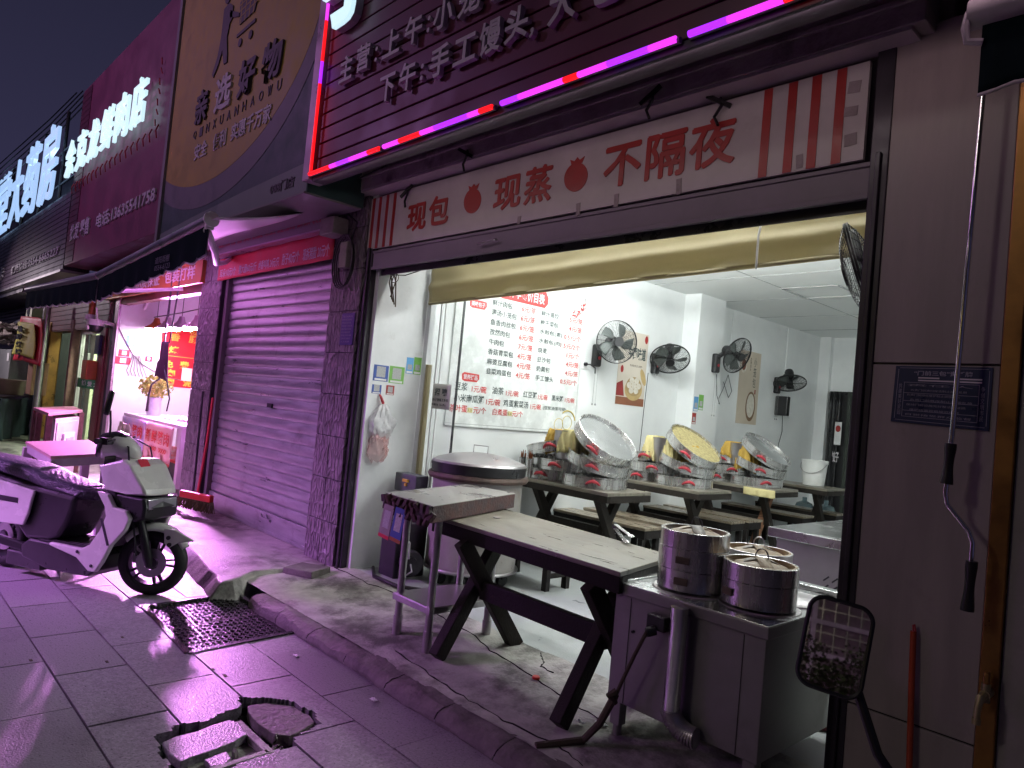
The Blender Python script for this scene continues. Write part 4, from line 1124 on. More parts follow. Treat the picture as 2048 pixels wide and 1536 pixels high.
# chopstick holder
for k, (x, y) in enumerate(((-4.66, 1.62), (-4.60, 1.66), (-4.545, 1.60))):
    t = thing('chopstick_cup', ['steel chopstick cup nearest the wall on the first table', 'middle steel chopstick cup on the first table', 'steel chopstick cup nearest the street side of the first table'][k], 'cup', (x, y, .862), group='steel chopstick cups')
    b = B(); b.lathe([(0, 0), (.03, 0), (.032, .17), (.029, .17), (.028, .01), (0, .01)], Mx.Translation((x, y, .862)), 20); b.build('cup', m_stex, t)
    b = B()
    for q in range(14):
        a = rnd.uniform(0, 6.28); r = rnd.uniform(0, .018)
        b.tube([(x + r * math.cos(a), y + r * math.sin(a), .88), (x + r * 1.7 * math.cos(a), y + r * 1.7 * math.sin(a), 1.055 + rnd.uniform(0, .05))], .003, 5)
    b.build('chopstick', mat('chopstick_wood', (.40, .12, .05), .6), t)
# pail on the last table, bottles under it
t = thing('white_pail', 'white plastic pail with a wire handle on the farthest table', 'pail', (-3.93, 6.0, .862))
Tm = Mx.Translation((-3.93, 6.0, .862))
b = B(); b.lathe([(0, .004), (.125, 0), (.15, .27), (.157, .27), (.157, .30), (.162, .31), (.148, .315), (.122, .012), (0, .012)], Tm, 40); b.build('bucket', m_pw, t)
b = B(); b.tube([Tm @ V((.16 * math.cos(a), -.16 * math.sin(a) * .9 - .01, .28 - .13 * math.sin(a))) for a in [k * math.pi / 12 for k in range(13)]], .004, 6); b.build('handle', m_stdull, t)
b = B(); b.lathe([(0, 0), (.04, 0), (.045, .16), (.03, .2), (.015, .21), (.015, .26), (0, .26)], Mx.Translation((-4.35, 6.05, .862)), 20)
tag(b.build('clear_bottle', m_glass), 'small clear bottle beside the white pail', 'bottle')
for k, x in enumerate((-4.45, -4.15)):
    b = B(); Tb = Mx.Translation((x, 6.95, .14)); b.lathe([(0, 0), (.13, .01), (.135, .04), (.135, .12), (.128, .14), (.135, .16), (.135, .32), (.10, .40), (.03, .43), (.03, .48), (0, .48)], Tb, 32)
    tag(b.build('water_bottle', mat('blue_bottle', (.35, .5, .55), .15, trans=.6)), ['left large water bottle on the floor beyond the benches', 'right large water bottle on the floor beyond the benches'][k], 'water bottle', 'large water bottles')

# ------------------------------------------------------------------ big drum stove with lid
dc = (-4.19, .70)
t = thing('drum_steam_stove', 'large round pale drum stove with a domed steel lid inside the opening', 'stove', (dc[0], dc[1], .12))
Td = Mx.Translation((dc[0], dc[1], 0))
b = B(); b.lathe([(0, .22), (.355, .22), (.355, .235), (.345, .24), (.345, .90), (.30, .905), (0, .905)], Td, 56); b.build('drum', mat('drum_paint', (.32, .305, .29), .35, c2=(.24, .225, .21), ns=3, dirt=.5, ds=4, dc=(.2, .12, .07)), t)
b = B(); b.tube([V((dc[0] + .357 * math.cos(k / 48 * 6.2832), dc[1] + .357 * math.sin(k / 48 * 6.2832), .235)) for k in range(48)], .011, 8, closed=True); b.build('base_ring', m_stdull, t)
b = B(); b.lathe([(.30, .895), (.378, .895), (.388, .915), (.38, .938), (.33, .940)], Td, 56); b.build('rim', mat('rusty_rim', (.12, .075, .06), .6, .2, c2=(.05, .035, .03), ns=12, mix=.3), t)
b = B(); b.lathe([(.34, .942), (.362, .942), (.362, .99), (.368, .99), (.368, 1.012), (.34, 1.012)], Td, 56); b.build('black_tray', m_black, t)
b = B(); b.lathe([(.362, 1.005), (.365, 1.015), (.355, 1.03), (.30, 1.05), (.22, 1.075), (.10, 1.092), (0, 1.095)], Td, 56)
li = b.build('lid', m_stdull, t)
b = B(); b.tube([(dc[0] - .06, dc[1] - .02, 1.09), (dc[0] - .06, dc[1] - .02, 1.15), (dc[0] + .05, dc[1] + .03, 1.15), (dc[0] + .05, dc[1] + .03, 1.09)], .004, 6); b.build('lid_handle', m_stdull, li)
for k, (ax, ay) in enumerate(((.24, .12), (-.15, .22), (.0, -.28), (-.25, -.1))):
    b = B(); b.cyl((dc[0] + ax - .015, dc[1] + ay, .165), (dc[0] + ax + .015, dc[1] + ay, .165), .045, n=20); b.box(dc[0] + ax - .025, dc[1] + ay - .02, .17, dc[0] + ax + .025, dc[1] + ay + .02, .235); b.build('caster', m_rub, t, bevel=.004)
t = thing('gas_blower', 'round dark blower fan with a hose on the floor beside the drum stove', 'blower', (-4.35, .28, .12))
b = B(); b.cyl((-4.36, .26, .26), (-4.28, .22, .26), .085, n=28); b.cyl((-4.30, .22, .26), (-4.265, .2, .26), .05, n=20); b.build('housing', m_dark, t, bevel=.004)
b = B(); b.box(-4.62, .16, .12, -4.42, .44, .52); b.build('regulator_box', m_dark, t, bevel=.01)
b = B(); b.tube([(-4.27, .18, .30), (-4.25, .16, .42), (-4.33, .16, .47), (-4.38, .20, .38), (-4.38, .2, .22), (-4.3, .16, .16), (-4.22, .18, .22), (-4.27, .2, .26)], .007, 6); b.build('cable', m_groove, t)
b = B(); b.tube([(-4.75, .20, .13), (-4.5, .05, .135), (-4.2, .05, .135), (-3.8, .3, .135), (-3.6, .7, .135)], .014, 8)
tag(b.build('gas_hose', m_black), 'thick black gas hose lying on the floor under the small steel table', 'hose')
t = thing('electric_box', 'small grey blue control box with a yellow switch beside the drum stove', 'control box', (-4.55, .42, .85))
b = B(); b.box(-4.72, .30, .74, -4.44, .42, .88); b.build('case', mat('control_box_grey', (.10, .11, .125), .5), t, bevel=.008)
b = B(); b.box(-4.60, .285, .82, -4.53, .299, .84); b.cyl((-4.56, .285, .80), (-4.56, .299, .80), .012); b.build('switch', m_txty, t)
b = B(); b.cyl((-4.68, .38, .12), (-4.68, .38, .74), .015); b.cyl((-4.48, .38, .12), (-4.48, .38, .74), .015); b.build('stand', m_dark, t)

# ------------------------------------------------------------------ foreground long table
FT = (-2.63, -.08, .09)
t = thing('black_trestle_table', 'long worn table with burnt black crossed legs standing before the opening', 'table', FT)
H = .80
P4 = [V((-3.33, -.37, 0)), V((-1.90, -.44, 0)), (V((-2.03, .16, 0))), V((-3.47, .30, 0))]


def quadslab(b, P, z0, z1, ins=0):
    c = sum(P, V((0, 0, 0))) / 4
    Q = [c + (p - c) * (1 - ins) for p in P]
    return b.add([V((p.x, p.y, z0)) for p in Q] + [V((p.x, p.y, z1)) for p in Q], [(3, 2, 1, 0), (4, 5, 6, 7)] + [(i, (i + 1) % 4, 4 + (i + 1) % 4, 4 + i) for i in range(4)])


b = B(); quadslab(b, P4, H - .022, H); b.build('table_top', m_top, t, bevel=.004)
b = B()
for i in range(4):
    a = P4[i]; c = P4[(i + 1) % 4]; d_ = (c - a).normalized(); n_ = V((-d_.y, d_.x, 0))
    a2 = a + d_ * (.026 if i % 2 else 0) + n_ * .014; c2 = c - d_ * (.026 if i % 2 else 0) + n_ * .014
    b.beam(a2 + V((0, 0, H - .0585)), c2 + V((0, 0, H - .0585)), .026, .072)
b.build('apron_rail', m_bwood2, t, bevel=.003)


def xleg(x, ya, yb, dx=0):
    zt = H - .09
    b = B(); b.beam((x - .033, ya, .098), (x - .033 - dx, yb - .05, zt), .062, .085); b.build('leg', m_bwood, t, bevel=.005)
    b = B(); b.beam((x + .033, yb + .02, .105), (x + .033 - dx, ya + .10, zt), .062, .085); b.build('leg', m_bwood, t, bevel=.005)


xleg(-2.98, -.50, .0, .06)
xleg(-2.06, -.53, -.02, .04)
b = B(); b.beam((-2.98, -.24, .44), (-2.07, -.26, .44), .05, .10); b.build('stretcher', m_bwood2, t, bevel=.004)
# tongs
t = thing('food_tongs', 'steel food tongs lying on the long dark table', 'tongs', (-2.42, .2, H))
b = B()
ta = V((-2.52, .30, H + .05)); 
b.beam(ta + V((0, 0, .01)), (-2.33, .18, H + .045), .022, .004); b.beam(ta - V((0, 0, .012)), (-2.34, .16, H + .012), .022, .004)
b.build('arm', m_stex, t)
b = B(); b.tube([(-2.53, .31, H + .062), (-2.545, .315, H + .05), (-2.53, .31, H + .036)], .011, 8); b.beam((-2.53, .31, H + .055), (-2.47, .27, H + .052), .026, .012); b.build('hinge', m_black, t)
for p in ((-2.31, .165, H + .045), (-2.32, .145, H + .014)):
    b = B(); M_ = Mx.Translation(p) @ Euler((0, .2, -.6)).to_matrix().to_4x4() @ Mx.Diagonal((1.3, .9, .5, 1)); b.lathe([(0, -.014), (.010, -.011), (.018, -.002), (.019, .004)], M_, 18); b.build('scoop_head', m_stex, t, solid=.0015)

# ------------------------------------------------------------------ small steel table with thick rusty top
t = thing('small_steel_table', 'small stainless table with a thick rusty edged top and a lower shelf', 'table', (-3.4, -.2, .09))
zt = .90
P4 = [V((-3.54, -.57, 0)), V((-3.05, -.60, 0)), V((-3.42, .36, 0)), V((-3.86, .34, 0))]
P4 = [V((-3.54, -.57, 0)), V((-3.05, -.59, 0)), V((-3.43, .38, 0)), V((-3.87, .32, 0))]
b = B(); quadslab(b, P4, zt - .004, zt); b.build('table_top', mat('flour_dusted_steel', (.40, .40, .37), .3, .4, c2=(.26, .25, .23), ns=5, mix=.3, dirt=.4, ds=4, dc=(.2, .17, .13)), t, bevel=.002)
b = B(); quadslab(b, P4, zt - .095, zt - .0045, .008); b.build('thick_edge', m_rust, t, bevel=.004)
b = B()
for k in range(26):
    f_ = k / 25; p = P4[0] + (P4[1] - P4[0]) * f_
    b.obox((p.x, p.y - .004, zt - .03 - .03 * (k % 3)), (.03, .02 + rnd.uniform(0, .02), .03 + rnd.uniform(0, .03)), (rnd.uniform(-.5, .5), rnd.uniform(-.5, .5), rnd.uniform(-.5, .5)))
b.build('ragged_crust', m_rust, t, bevel=.004)
for (x, y) in ((-3.46, -.45), (-3.14, -.47), (-3.15, -.03), (-3.47, .0)):
    b = B(); b.cyl((x, y, .115), (x, y, zt - .095), .022, n=20); b.cyl((x, y, .085), (x, y, .2), .027, n=20); b.build('leg', m_stdull, t)
b = B(); b.box(-3.48, -.49, .325, -3.12, .02, .33); b.box(-3.48, -.49, .29, -3.12, -.48, .325); b.box(-3.13, -.48, .29, -3.12, .02, .325); b.box(-3.48, -.48, .29, -3.47, .02, .325)
b.build('shelf', m_stdull, t, bevel=.002)
for k, (xa, m_) in enumerate(((-3.50, m_plaster), (-3.385, m_blue))):
    b = B(); q_ = lambda u, v, d: V((u, -.605 - d - .0 + (v - .78) * .1, v)); x1 = xa + .105
    b.prism([(xa, .68), (x1, .672), (x1 + .005, .84), (xa + .01, .845)], q_, 0, .002)
    q = tag(b.build('hanging_card', m_), ['dull brown payment card hung on the small steel table edge', 'blue payment card hung on the small steel table edge'][k], 'card', 'payment cards on the small table')
    b = B(); b.prism([(xa + .025, .715), (x1 - .02, .712), (x1 - .016, .81), (xa + .028, .812)], q_, .0022, .003); b.build('white_panel', m_qr, q)
    b = B(); b.prism([(xa, .66), (x1, .652), (x1, .672), (xa, .68)], q_, 0, .002); b.build('strip', m_redb if k == 0 else m_orange, q)

# ------------------------------------------------------------------ steel steaming cabinet in front
CX0, CX1, CY0, CY1, CZ = -1.955, -1.235, -.41, .44, .75
t = thing('steaming_cabinet', 'dull stainless steaming cabinet with a bright top, round holes and a front pipe', 'cabinet', (-1.6, 0, .09))
b = B(); b.box(CX0 + .012, CY0 + .012, .245, CX1 - .012, CY1 - .012, CZ - .05); b.build('body', m_cab, t, bevel=.003)
b = B(); b.box(CX0, CY0, CZ - .05, CX1, CY1, CZ - .004); tp = b.build('top_rim', m_cab, t, bevel=.004)
m_ctop = mat('bright_worktop', (.66, .67, .67), .24, 1.0, c2=(.58, .59, .59), ns=4, rv=.07, dirt=.2, ds=5, dc=(.3, .3, .28))
b = B(); b.box(CX0 + .002, CY0 + .002, CZ - .0038, CX1 - .002, CY1 - .002, CZ)
b.box(CX0 + .002, CY1 - .06, CZ + .0005, CX1 - .002, CY1 - .002, CZ + .022); b.box(CX0 + .002, CY0 + .05, CZ + .0005, CX0 + .04, CY1 - .07, CZ + .006)
b.build('worktop', m_ctop, t, bevel=.002)
for k, (x, y) in enumerate(((-1.70, -.20), (-1.41, -.155), (-1.40, .12))):
    b = B(); b.lathe([(.165, CZ + .0005), (.16, CZ + .006), (.15, CZ + .004), (.12, CZ + .012), (.0, CZ + .014)], Mx.Translation((x, y, 0)), 40); b.build('burner_ring', m_stdull, t)
b = B()
b.box(CX0 + .095, CY0 + .0095, .25, CX0 + .0975, CY0 + .0115, CZ - .055); b.box(CX1 - .10, CY0 + .0095, .25, CX1 - .0975, CY0 + .0115, CZ - .055); b.build('door_seam', m_black, t)
b = B(); b.cyl((CX0 + .12, CY0 + .012, .56), (CX0 + .12, CY0 + .002, .56), .006); b.build('lock', m_black, t)
for (x, y) in ((CX0 + .05, CY0 + .05), (CX1 - .05, CY0 + .05), (CX0 + .05, CY1 - .05), (CX1 - .05, CY1 - .05)):
    b = B(); b.box(x - .025, y - .025, .14, x + .025, y + .025, .2449); b.cyl((x, y, .085), (x, y, .145), .02); b.build('leg', m_cab, t, bevel=.004)
b = B(); b.cyl((-1.585, CY0 - .045, .33), (-1.585, CY0 - .04, .722), .034, n=28, caps=True); b.cyl((-1.585, CY0 - .045, .69), (-1.585, CY0 - .045, .735), .036, n=28)
pp = b.build('flue_pipe', m_chrome, t)
b = B()
for k in range(15):
    f_ = k / 14; a = f_ * 1.6
    c = V((-1.585 + .0 + .10 * (1 - math.cos(a)), CY0 - .045 + .02 * f_, .335 - .095 * math.sin(a) * .8)); d_ = V((math.sin(a), .1, -math.cos(a))).normalized()
    b.cyl(c - d_ * .0035, c + d_ * .0035, .041, n=24); b.cyl(c - d_ * .006, c + d_ * .006, .035, n=24)
b.build('flexible_elbow', m_stdull, pp)
b = B(); b.obox((-1.70, CY0 - .012, .64), (.09, .045, .06)); b.cyl((-1.70, CY0 - .03, .61), (-1.72, CY0 - .06, .60), .02); b.build('socket', m_black, t, bevel=.006)
b = B(); b.tube([(-1.72, CY0 - .06, .60), (-1.76, CY0 - .07, .50), (-1.81, CY0 - .07, .38), (-1.84, CY0 - .07, .30)], .008, 8)
b.tube([(-1.84, CY0 - .07, .31), (-1.86, CY0 - .075, .26), (-1.90, CY0 - .08, .17), (-1.95, CY0 - .12, .09), (-2.05, CY0 - .3, .07)], .017, 8); b.tube([(-1.83, CY0 - .08, .33), (-1.85, CY0 - .1, .31), (-1.84, CY0 - .07, .28), (-1.86, CY0 - .06, .30)], .014, 6)
b.build('wrapped_cable', m_bark, t)


def basket(x, y, n, label, r=.146, dark=False):
    t = thing('steamer_basket_stack', label, 'steamer baskets', (x, y, CZ + .014), group='round steel steamer stacks on the cabinet')
    T = Mx.Translation((x, y, CZ + .014)); z = 0
    hs = [.085, .088, .07][:n] if n == 3 else [.095, .07]
    for k, h in enumerate(hs):
        b = B(); r2 = r + (.002 if k % 2 else 0)
        b.lathe([(r2 - .01, z + .004), (r2, z + .001), (r2, z + h - .002), (r2 - .003, z + h), (r2 - .008, z + h - .001), (r2 - .008, z + .02), (0, z + .02)], T, 56)
        g = b.build('steel_ring', m_stex if not dark else m_stdull, t)
        if k < n - 1 or n == 3 and k < 2:
            a = R(-75 if n == 3 else -115); c = V((x + math.cos(a) * (r + .004), y + math.sin(a) * (r + .004), CZ + .014 + z + h * .5))
            b = B(); b.obox(c, (.006, .06, .03), (0, 0, a)); b.build('grip_plate', m_bambd, g, bevel=.004)
        z += h + .0006
    zt = z + .0
    b = B(); b.lathe([(r - .012, zt - .045), (r - .022, zt - .03), (r * .7, zt - .012), (r * .35, zt + .004), (0, zt + .010)], T, 48); ld = b.build('bamboo_lid', m_bamb, t)
    b = B(); b.lathe([(r - .010, zt - .02), (r - .006, zt - .002), (r - .016, zt - .001), (r - .020, zt - .02)], T, 48); b.build('lid_hoop', m_bambd if n == 3 else m_bamb, ld)
    for k, a in enumerate((.75, 2.35)):
        b = B()
        b.grid(14, 2, lambda u, v: T @ V(((u - .5) * 2 * (r - .02) * math.cos(a) - (v - .5) * .05 * math.sin(a), (u - .5) * 2 * (r - .02) * math.sin(a) + (v - .5) * .05 * math.cos(a), zt + .014 + .003 * k - .052 * (2 * (u - .5)) ** 2)))
        b.build('lid_band', m_bambd if (k + n) % 2 == 0 else m_bamb, ld, solid=.003)
    b = B(); b.tube([T @ V((.03 * math.cos(q * .26 + 0), .0 + .01 * q / 12, zt + .016 + .036 * math.sin(q * .26))) for q in range(13)], .003, 6); b.build('wire_loop', m_black if not dark else m_stdull, ld)
    return t


basket(-1.70, -.20, 3, 'tallest steel steamer stack of three rings at the left of the cabinet')
basket(-1.41, -.165, 2, 'steel steamer stack of two rings at the front right of the cabinet')
basket(-1.575, .125, 2, 'steel steamer stack with the yellow bamboo lid behind the other two', dark=True)
# things under and beside the cabinet
t = thing('rubber_hose', 'dark red hose coiled on the floor behind the steel cabinet', 'hose', (-1.3, .55, .12))
b = B(); b.tube([(-1.7, .35, .135), (-1.45, .42, .135), (-1.28, .52, .14), (-1.22, .62, .17), (-1.25, .66, .26), (-1.32, .62, .30), (-1.36, .58, .26)], .016, 8); b.build('hose', mat('oxide_red_rubber', (.16, .04, .045), .5), t)
b = B(); b.box(-1.305, .50, .12, -1.26, .545, .42)
tag(b.build('stub_post', m_dark, bevel=.004), 'short dark post standing behind the cabinet beside the rail', 'post')
b = B(); b.cyl((-1.20, .22, .10), (-1.20, .22, 1.0), .016, n=18)
tag(b.build('water_pipe', mat('ivory_pipe', (.5, .44, .3), .5)), 'ivory plastic water pipe rising behind the steel cabinet', 'pipe')
# second cabinet
t = thing('stainless_counter', 'low stainless counter with slanted vents farther in behind the steaming cabinet', 'counter', (-1.7, 2.1, .12))
b = B(); b.box(-2.16, 1.5, .3, -1.0, 2.62, .795); b.build('body', m_cab, t, bevel=.004)
b = B(); b.box(-2.20, 1.45, .80, -.95, 2.67, .86); b.build('worktop', m_ctop, t, bevel=.004)
b = B()
for i in range(7):
    for j in range(2): b.obox((-1.83 + .052 * i, 1.499, .61 - .05 * j), (.045, .004, .009), (0, -.75, 0))
b.build('vent_slot', m_black, t)
for x in (-2.1, -1.06):
    for y in (1.56, 2.56): b = B(); b.box(x - .02, y - .02, .12, x + .02, y + .02, .2999); b.build('leg', m_cab, t)
b = B(); b.grid(10, 10, lambda u, v: V((-2.0 + .25 * u, 2.45 + .18 * v, .863 + .02 * abs(noise.noise(V((u * 4, v * 4, 3)))))))
tag(b.build('dish_cloth', mat('blue_cloth', (.3, .42, .5), .9), solid=.003), 'pale blue cloth lying at the back of the stainless counter', 'cloth')


# ------------------------------------------------------------------ right pillar details
t = thing('duty_plaque', 'dark navy plaque with small white Chinese writing on the cladding pillar', 'plaque', (-.85, -.035, 1.53))
f = lambda u, v, d: V((u, -.033 - d, v + (u + .85) * -.035 * (1.75 - v) / .22))
b = B(); b.prism([(-1.005, 1.535), (-.685, 1.535), (-.685, 1.752), (-1.0, 1.752)], f, -.002, .002); b.build('plate', m_navy, t)
b = B()
m_pl = mat('plaque_print', (.34, .32, .42), .5)
def ln(b, u0, v0, u1, v1, w_=.0008): b.prism([(u0, v0 - w_), (u1, v1 - w_), (u1, v1 + w_), (u0, v0 + w_)] if abs(u1 - u0) > abs(v1 - v0) else [(u0 - w_, v0), (u0 + w_, v0), (u1 + w_, v1), (u1 - w_, v1)], f, .0022, .003)
for (a0, c0, a1, c1) in ((-.990, 1.545, -.698, 1.545), (-.985, 1.745, -.698, 1.745), (-.993, 1.55, -.989, 1.74), (-.694, 1.55, -.694, 1.74), (-.968, 1.56, -.722, 1.56), (-.968, 1.69, -.722, 1.69), (-.968, 1.56, -.966, 1.69), (-.722, 1.56, -.722, 1.69), (-.968, 1.65, -.722, 1.65), (-.968, 1.62, -.722, 1.62), (-.968, 1.583, -.722, 1.583)): ln(b, a0, c0, a1, c1)
b.build('border_line', m_pl, t)
b = B()
for (a0, c0, a1, c1) in ((-.92, 1.706, -.85, 1.711), (-.79, 1.706, -.715, 1.711), (-.92, 1.696, -.715, 1.701)): b.prism([(a0, c0), (a1, c0), (a1, c1), (a0, c1)], f, .0022, .003)
b.build('blank_strip', m_txtw, t)
txt('“门前三包”责任牌', 'lettering', f, -.935, 1.717, -.745, 1.735, m_pl, t, d=.0022, depth=.0008, bold=.02)
for k in range(7): txt(['责任人', '负责门前清扫保洁制止乱丢乱倒', '负责门前绿化管护制止损毁花木', '负责门前秩序制止乱摆乱放', '保持门前设施完好整洁无破损', '维护店面容貌规范经营', '自觉接受群众监督'][k], 'lettering', f, -.955 + .012 * (k % 2), 1.676 - .0185 * k, -.74 - .02 * (k % 3), 1.684 - .0185 * k, m_pl, t, d=.0022, depth=.0008)
txt('共\n建\n美\n好\n家\n园', 'lettering', f, -.985, 1.565, -.973, 1.685, m_pl, t, d=.0022, depth=.0008); txt('争\n创\n文\n明\n市\n民', 'lettering', f, -.716, 1.565, -.704, 1.685, m_pl, t, d=.0022, depth=.0008)

t = thing('awning_crank', 'long silver awning crank with two black grips hanging on the cladding pillar', 'crank', (-.75, -.15, .93))
b = B(); b.tube([(-.73, -.15, 3.05), (-.745, -.15, 2.7), (-.765, -.15, 1.5), (-.772, -.15, 1.30), (-.765, -.15, 1.265), (-.695, -.15, 1.185), (-.682, -.15, 1.15), (-.682, -.15, 1.06)], .0085, 12); b.build('rod', m_chrome, t)
for (z0, z1, x0, x1) in ((1.335, 1.475, -.772, -.766), (.925, 1.09, -.684, -.680)):
    b = B(); b.tube([(x0 + (x1 - x0) * k / 8, -.15, z0 + (z1 - z0) * k / 8) for k in range(9)], [.021, .02, .0175, .0155, .015, .0155, .017, .0185, .018], 14); b.build('grip', m_black, t)
t = thing('red_mop_stick', 'orange red plastic broom stick leaning against the cladding pillar', 'stick', (-.83, -.06, .1))
b = B(); b.tube([(-.87, -.05, .79), (-.862, -.055, .6), (-.835, -.07, .06)], .0105, 12); b.build('stick', mat('orange_red_plastic', (.42, .06, .02), .4), t)
b = B(); b.tube([(-.87, -.05, .79), (-.873, -.05, .81), (-.868, -.05, .815), (-.863, -.05, .79)], .003, 6); b.build('hanging_loop', m_redh, t)
t = thing('water_tap', 'old brass water tap at the lower right on the brass corner strip', 'tap', (-.62, -.06, .62))
b = B(); m_brs = mat('dull_brass', (.42, .36, .20), .4, .7)
b.cyl((-.63, -.03, .655), (-.63, -.10, .655), .016); b.cyl((-.63, -.085, .69), (-.63, -.085, .63), .014); b.tube([(-.63, -.09, .655), (-.635, -.125, .65), (-.638, -.135, .62), (-.64, -.135, .585)], [.014, .013, .011, .010], 12); b.cyl((-.64, -.135, .585), (-.64, -.135, .565), .013)
b.build('body', m_brs, t)
b = B(); b.obox((-.63, -.085, .705), (.016, .02, .04)); b.cyl((-.63, -.085, .69), (-.63, -.085, .73), .010); b.build('handle', m_gold, t, bevel=.003)
t = thing('neighbour_awning', 'rolled white awning with a dark valance at the top right corner', 'awning', (-.3, -.5, 2.6))
b = B(); b.cyl((-.70, -.50, 2.80), (2.2, -.50, 2.80), .045, n=24); b.build('roller', m_soffit, t)
b = B(); b.grid(60, 8, lambda u, v: V((-.665 + 2.8 * u, -.505 + .008 * math.sin(u * 60) * (1 - v), 2.54 + .02 * math.sin(u * 44) ** 2 * (1 - v) - .0 + .235 * v))); b.build('valance', m_awn, t, solid=.003)
b = B(); b.grid(60, 1, lambda u, v: V((-.665 + 2.8 * u, -.507 + .008 * math.sin(u * 60), 2.53 + .02 * math.sin(u * 44) ** 2 + .011 * v))); b.build('valance_binding', m_soffit, t, solid=.004)
b = B(); b.grid(6, 6, lambda u, v: V((-.67 + 2.8 * u, -.50 + .5 * v, 2.83 + .30 * v))); b.build('canvas', m_awnw, t, solid=.004)
b = B(); b.tube([(-.70, -.52, 2.80), (-.705, -.53, 2.75), (-.70, -.52, 2.71), (-.66, -.51, 2.70)], .012, 8); b.build('end_bracket', m_soffit, t)

# ------------------------------------------------------------------ vehicle mirror in the foreground
MC = V((-.523, -1.62, 1.085))
mn = V((0.30, -.93, .17)).normalized()      # glass looks back over the photographer's shoulder
up = (V((.10, 0, 1)) - mn * V((.10, 0, 1)).dot(mn)).normalized(); sd = up.cross(mn).normalized()
t = thing('vehicle_wing_mirror', 'black framed vehicle wing mirror on a slanting arm, reflecting trees and a building', 'mirror', MC)


def rrect(w_, h, rad, taper=0, n=8):
    P = []
    for cx, cy, a0 in ((w_ / 2 - rad, h / 2 - rad, 0), (-w_ / 2 + rad, h / 2 - rad, 90), (-w_ / 2 + rad, -h / 2 + rad, 180), (w_ / 2 - rad, -h / 2 + rad, 270)):
        for k in range(n + 1):
            a = R(a0 + 90 * k / n); P.append((cx + rad * math.cos(a), cy + rad * math.sin(a)))
    return [(x * (1 + taper * y), y) for x, y in P]


mf = lambda u, v, d: MC + sd * u + up * v + mn * d
b = B(); b.prism(rrect(.106, .158, .026), mf, -.035, .002); b.build('housing', m_black, t, bevel=.004)
b = B(); Q = rrect(.104, .156, .025)
b.tube([mf(u, v, .001) for u, v in Q], .0045, 6, closed=True); b.build('rim', m_black, t)
b = B(); b.prism(rrect(.098, .150, .023), mf, .0025, .0035); b.build('mirror_glass', m_mirror, t)
b = B(); b.tube([mf(.04, -.05, -.02), (-.44, -1.62, .93), (-.33, -1.60, .80), (-.22, -1.58, .66)], .0085, 10); b.build('arm', m_black, t)
# what the mirror shows: shrubs and a building across the road
t = thing('opposite_building', 'dim building with a white framed window grid across the road', 'building', (0, -17, 0))
b = B(); b.box(-22, -19, -.1, 14, -17, 11); b.build('wall', m_plaster, t)
b = B()
for i in range(5):
    x = .4 + i * 1.25
    b.box(x, -16.99, 1.0, x + .1, -16.93, 9)
for z in (2.3, 2.95, 3.9, 5.2): b.box(.4, -16.99, z, 6, -16.92, z + .09)
b.build('window_frame', m_paper, t)
b = B()
for i in range(20):
    x = .5 + i * .26; b.box(x, -16.985, 1.0, x + .02, -16.96, 9)
for k in range(24): b.box(.5, -16.98, 1.1 + k * .24, 5.9, -16.955, 1.12 + k * .24)
b.build('window_grille', m_stdull, t)
for (x, z) in ((-11.5, 4.2), (-9.4, 4.2), (-9.4, 2.6), (-15, 5.6)):
    b = B(); b.box(x, -16.99, z, x + .9, -16.95, z + .8); b.build('lit_window', m_winlit, t)


def foliage(cx, cy, cz, rx, ry, rz, n, size, m, seed, base=0.0):
    b = B(); r_ = random.Random(seed)
    for k in range(n):
        while True:
            p = V((r_.uniform(-1, 1), r_.uniform(-1, 1), r_.uniform(-1, 1)))
            if p.length < 1: break
        nn = noise.noise(p * 2.6 + V((seed, 0, 0)))
        if nn < -.08: continue
        q = V((cx + p.x * rx, cy + p.y * ry, cz + p.z * rz)) * 1.0
        if q.z < base: continue
        a = V((r_.gauss(0, 1), r_.gauss(0, 1), r_.gauss(0, 1))).normalized(); c = a.orthogonal().normalized() * size * r_.uniform(.6, 1.4); a = a * size * r_.uniform(.8, 1.6)
        b.add([q - c * .5, q + a * .5, q + c * .5, q - a * .5], [(0, 1, 2, 3)])
    return b


for k, (x, s_) in enumerate(((1.2, 1.0), (2.5, 1.15), (3.9, .95))):
    t = thing('street_shrub', ['left shrub across the road', 'tallest shrub across the road', 'right shrub across the road'][k] + ' seen only in the wing mirror', 'shrub', (x, -10.6, 0), group='shrubs across the road')
    foliage(x, -10.6, 1.1, .95 * s_, .8, .95 * s_, 9000, .045, m_leaf, k * 7 + 1).build('crown', m_leaf, t, recalc=False)
    b = B(); b.tube([(x, -10.6, -.05), (x + .05, -10.55, .5), (x, -10.6, 1.2)], [.06, .05, .02], 8); b.build('trunk', m_bark, t)
area('shrub_fill_light', (4.5, -7.5, 5.5), (2.2, -11.5, 1.8), .5, 30, (1, .88, .62), spread=95)  # added fill so the mirrored shrubs and building show, no lamp there

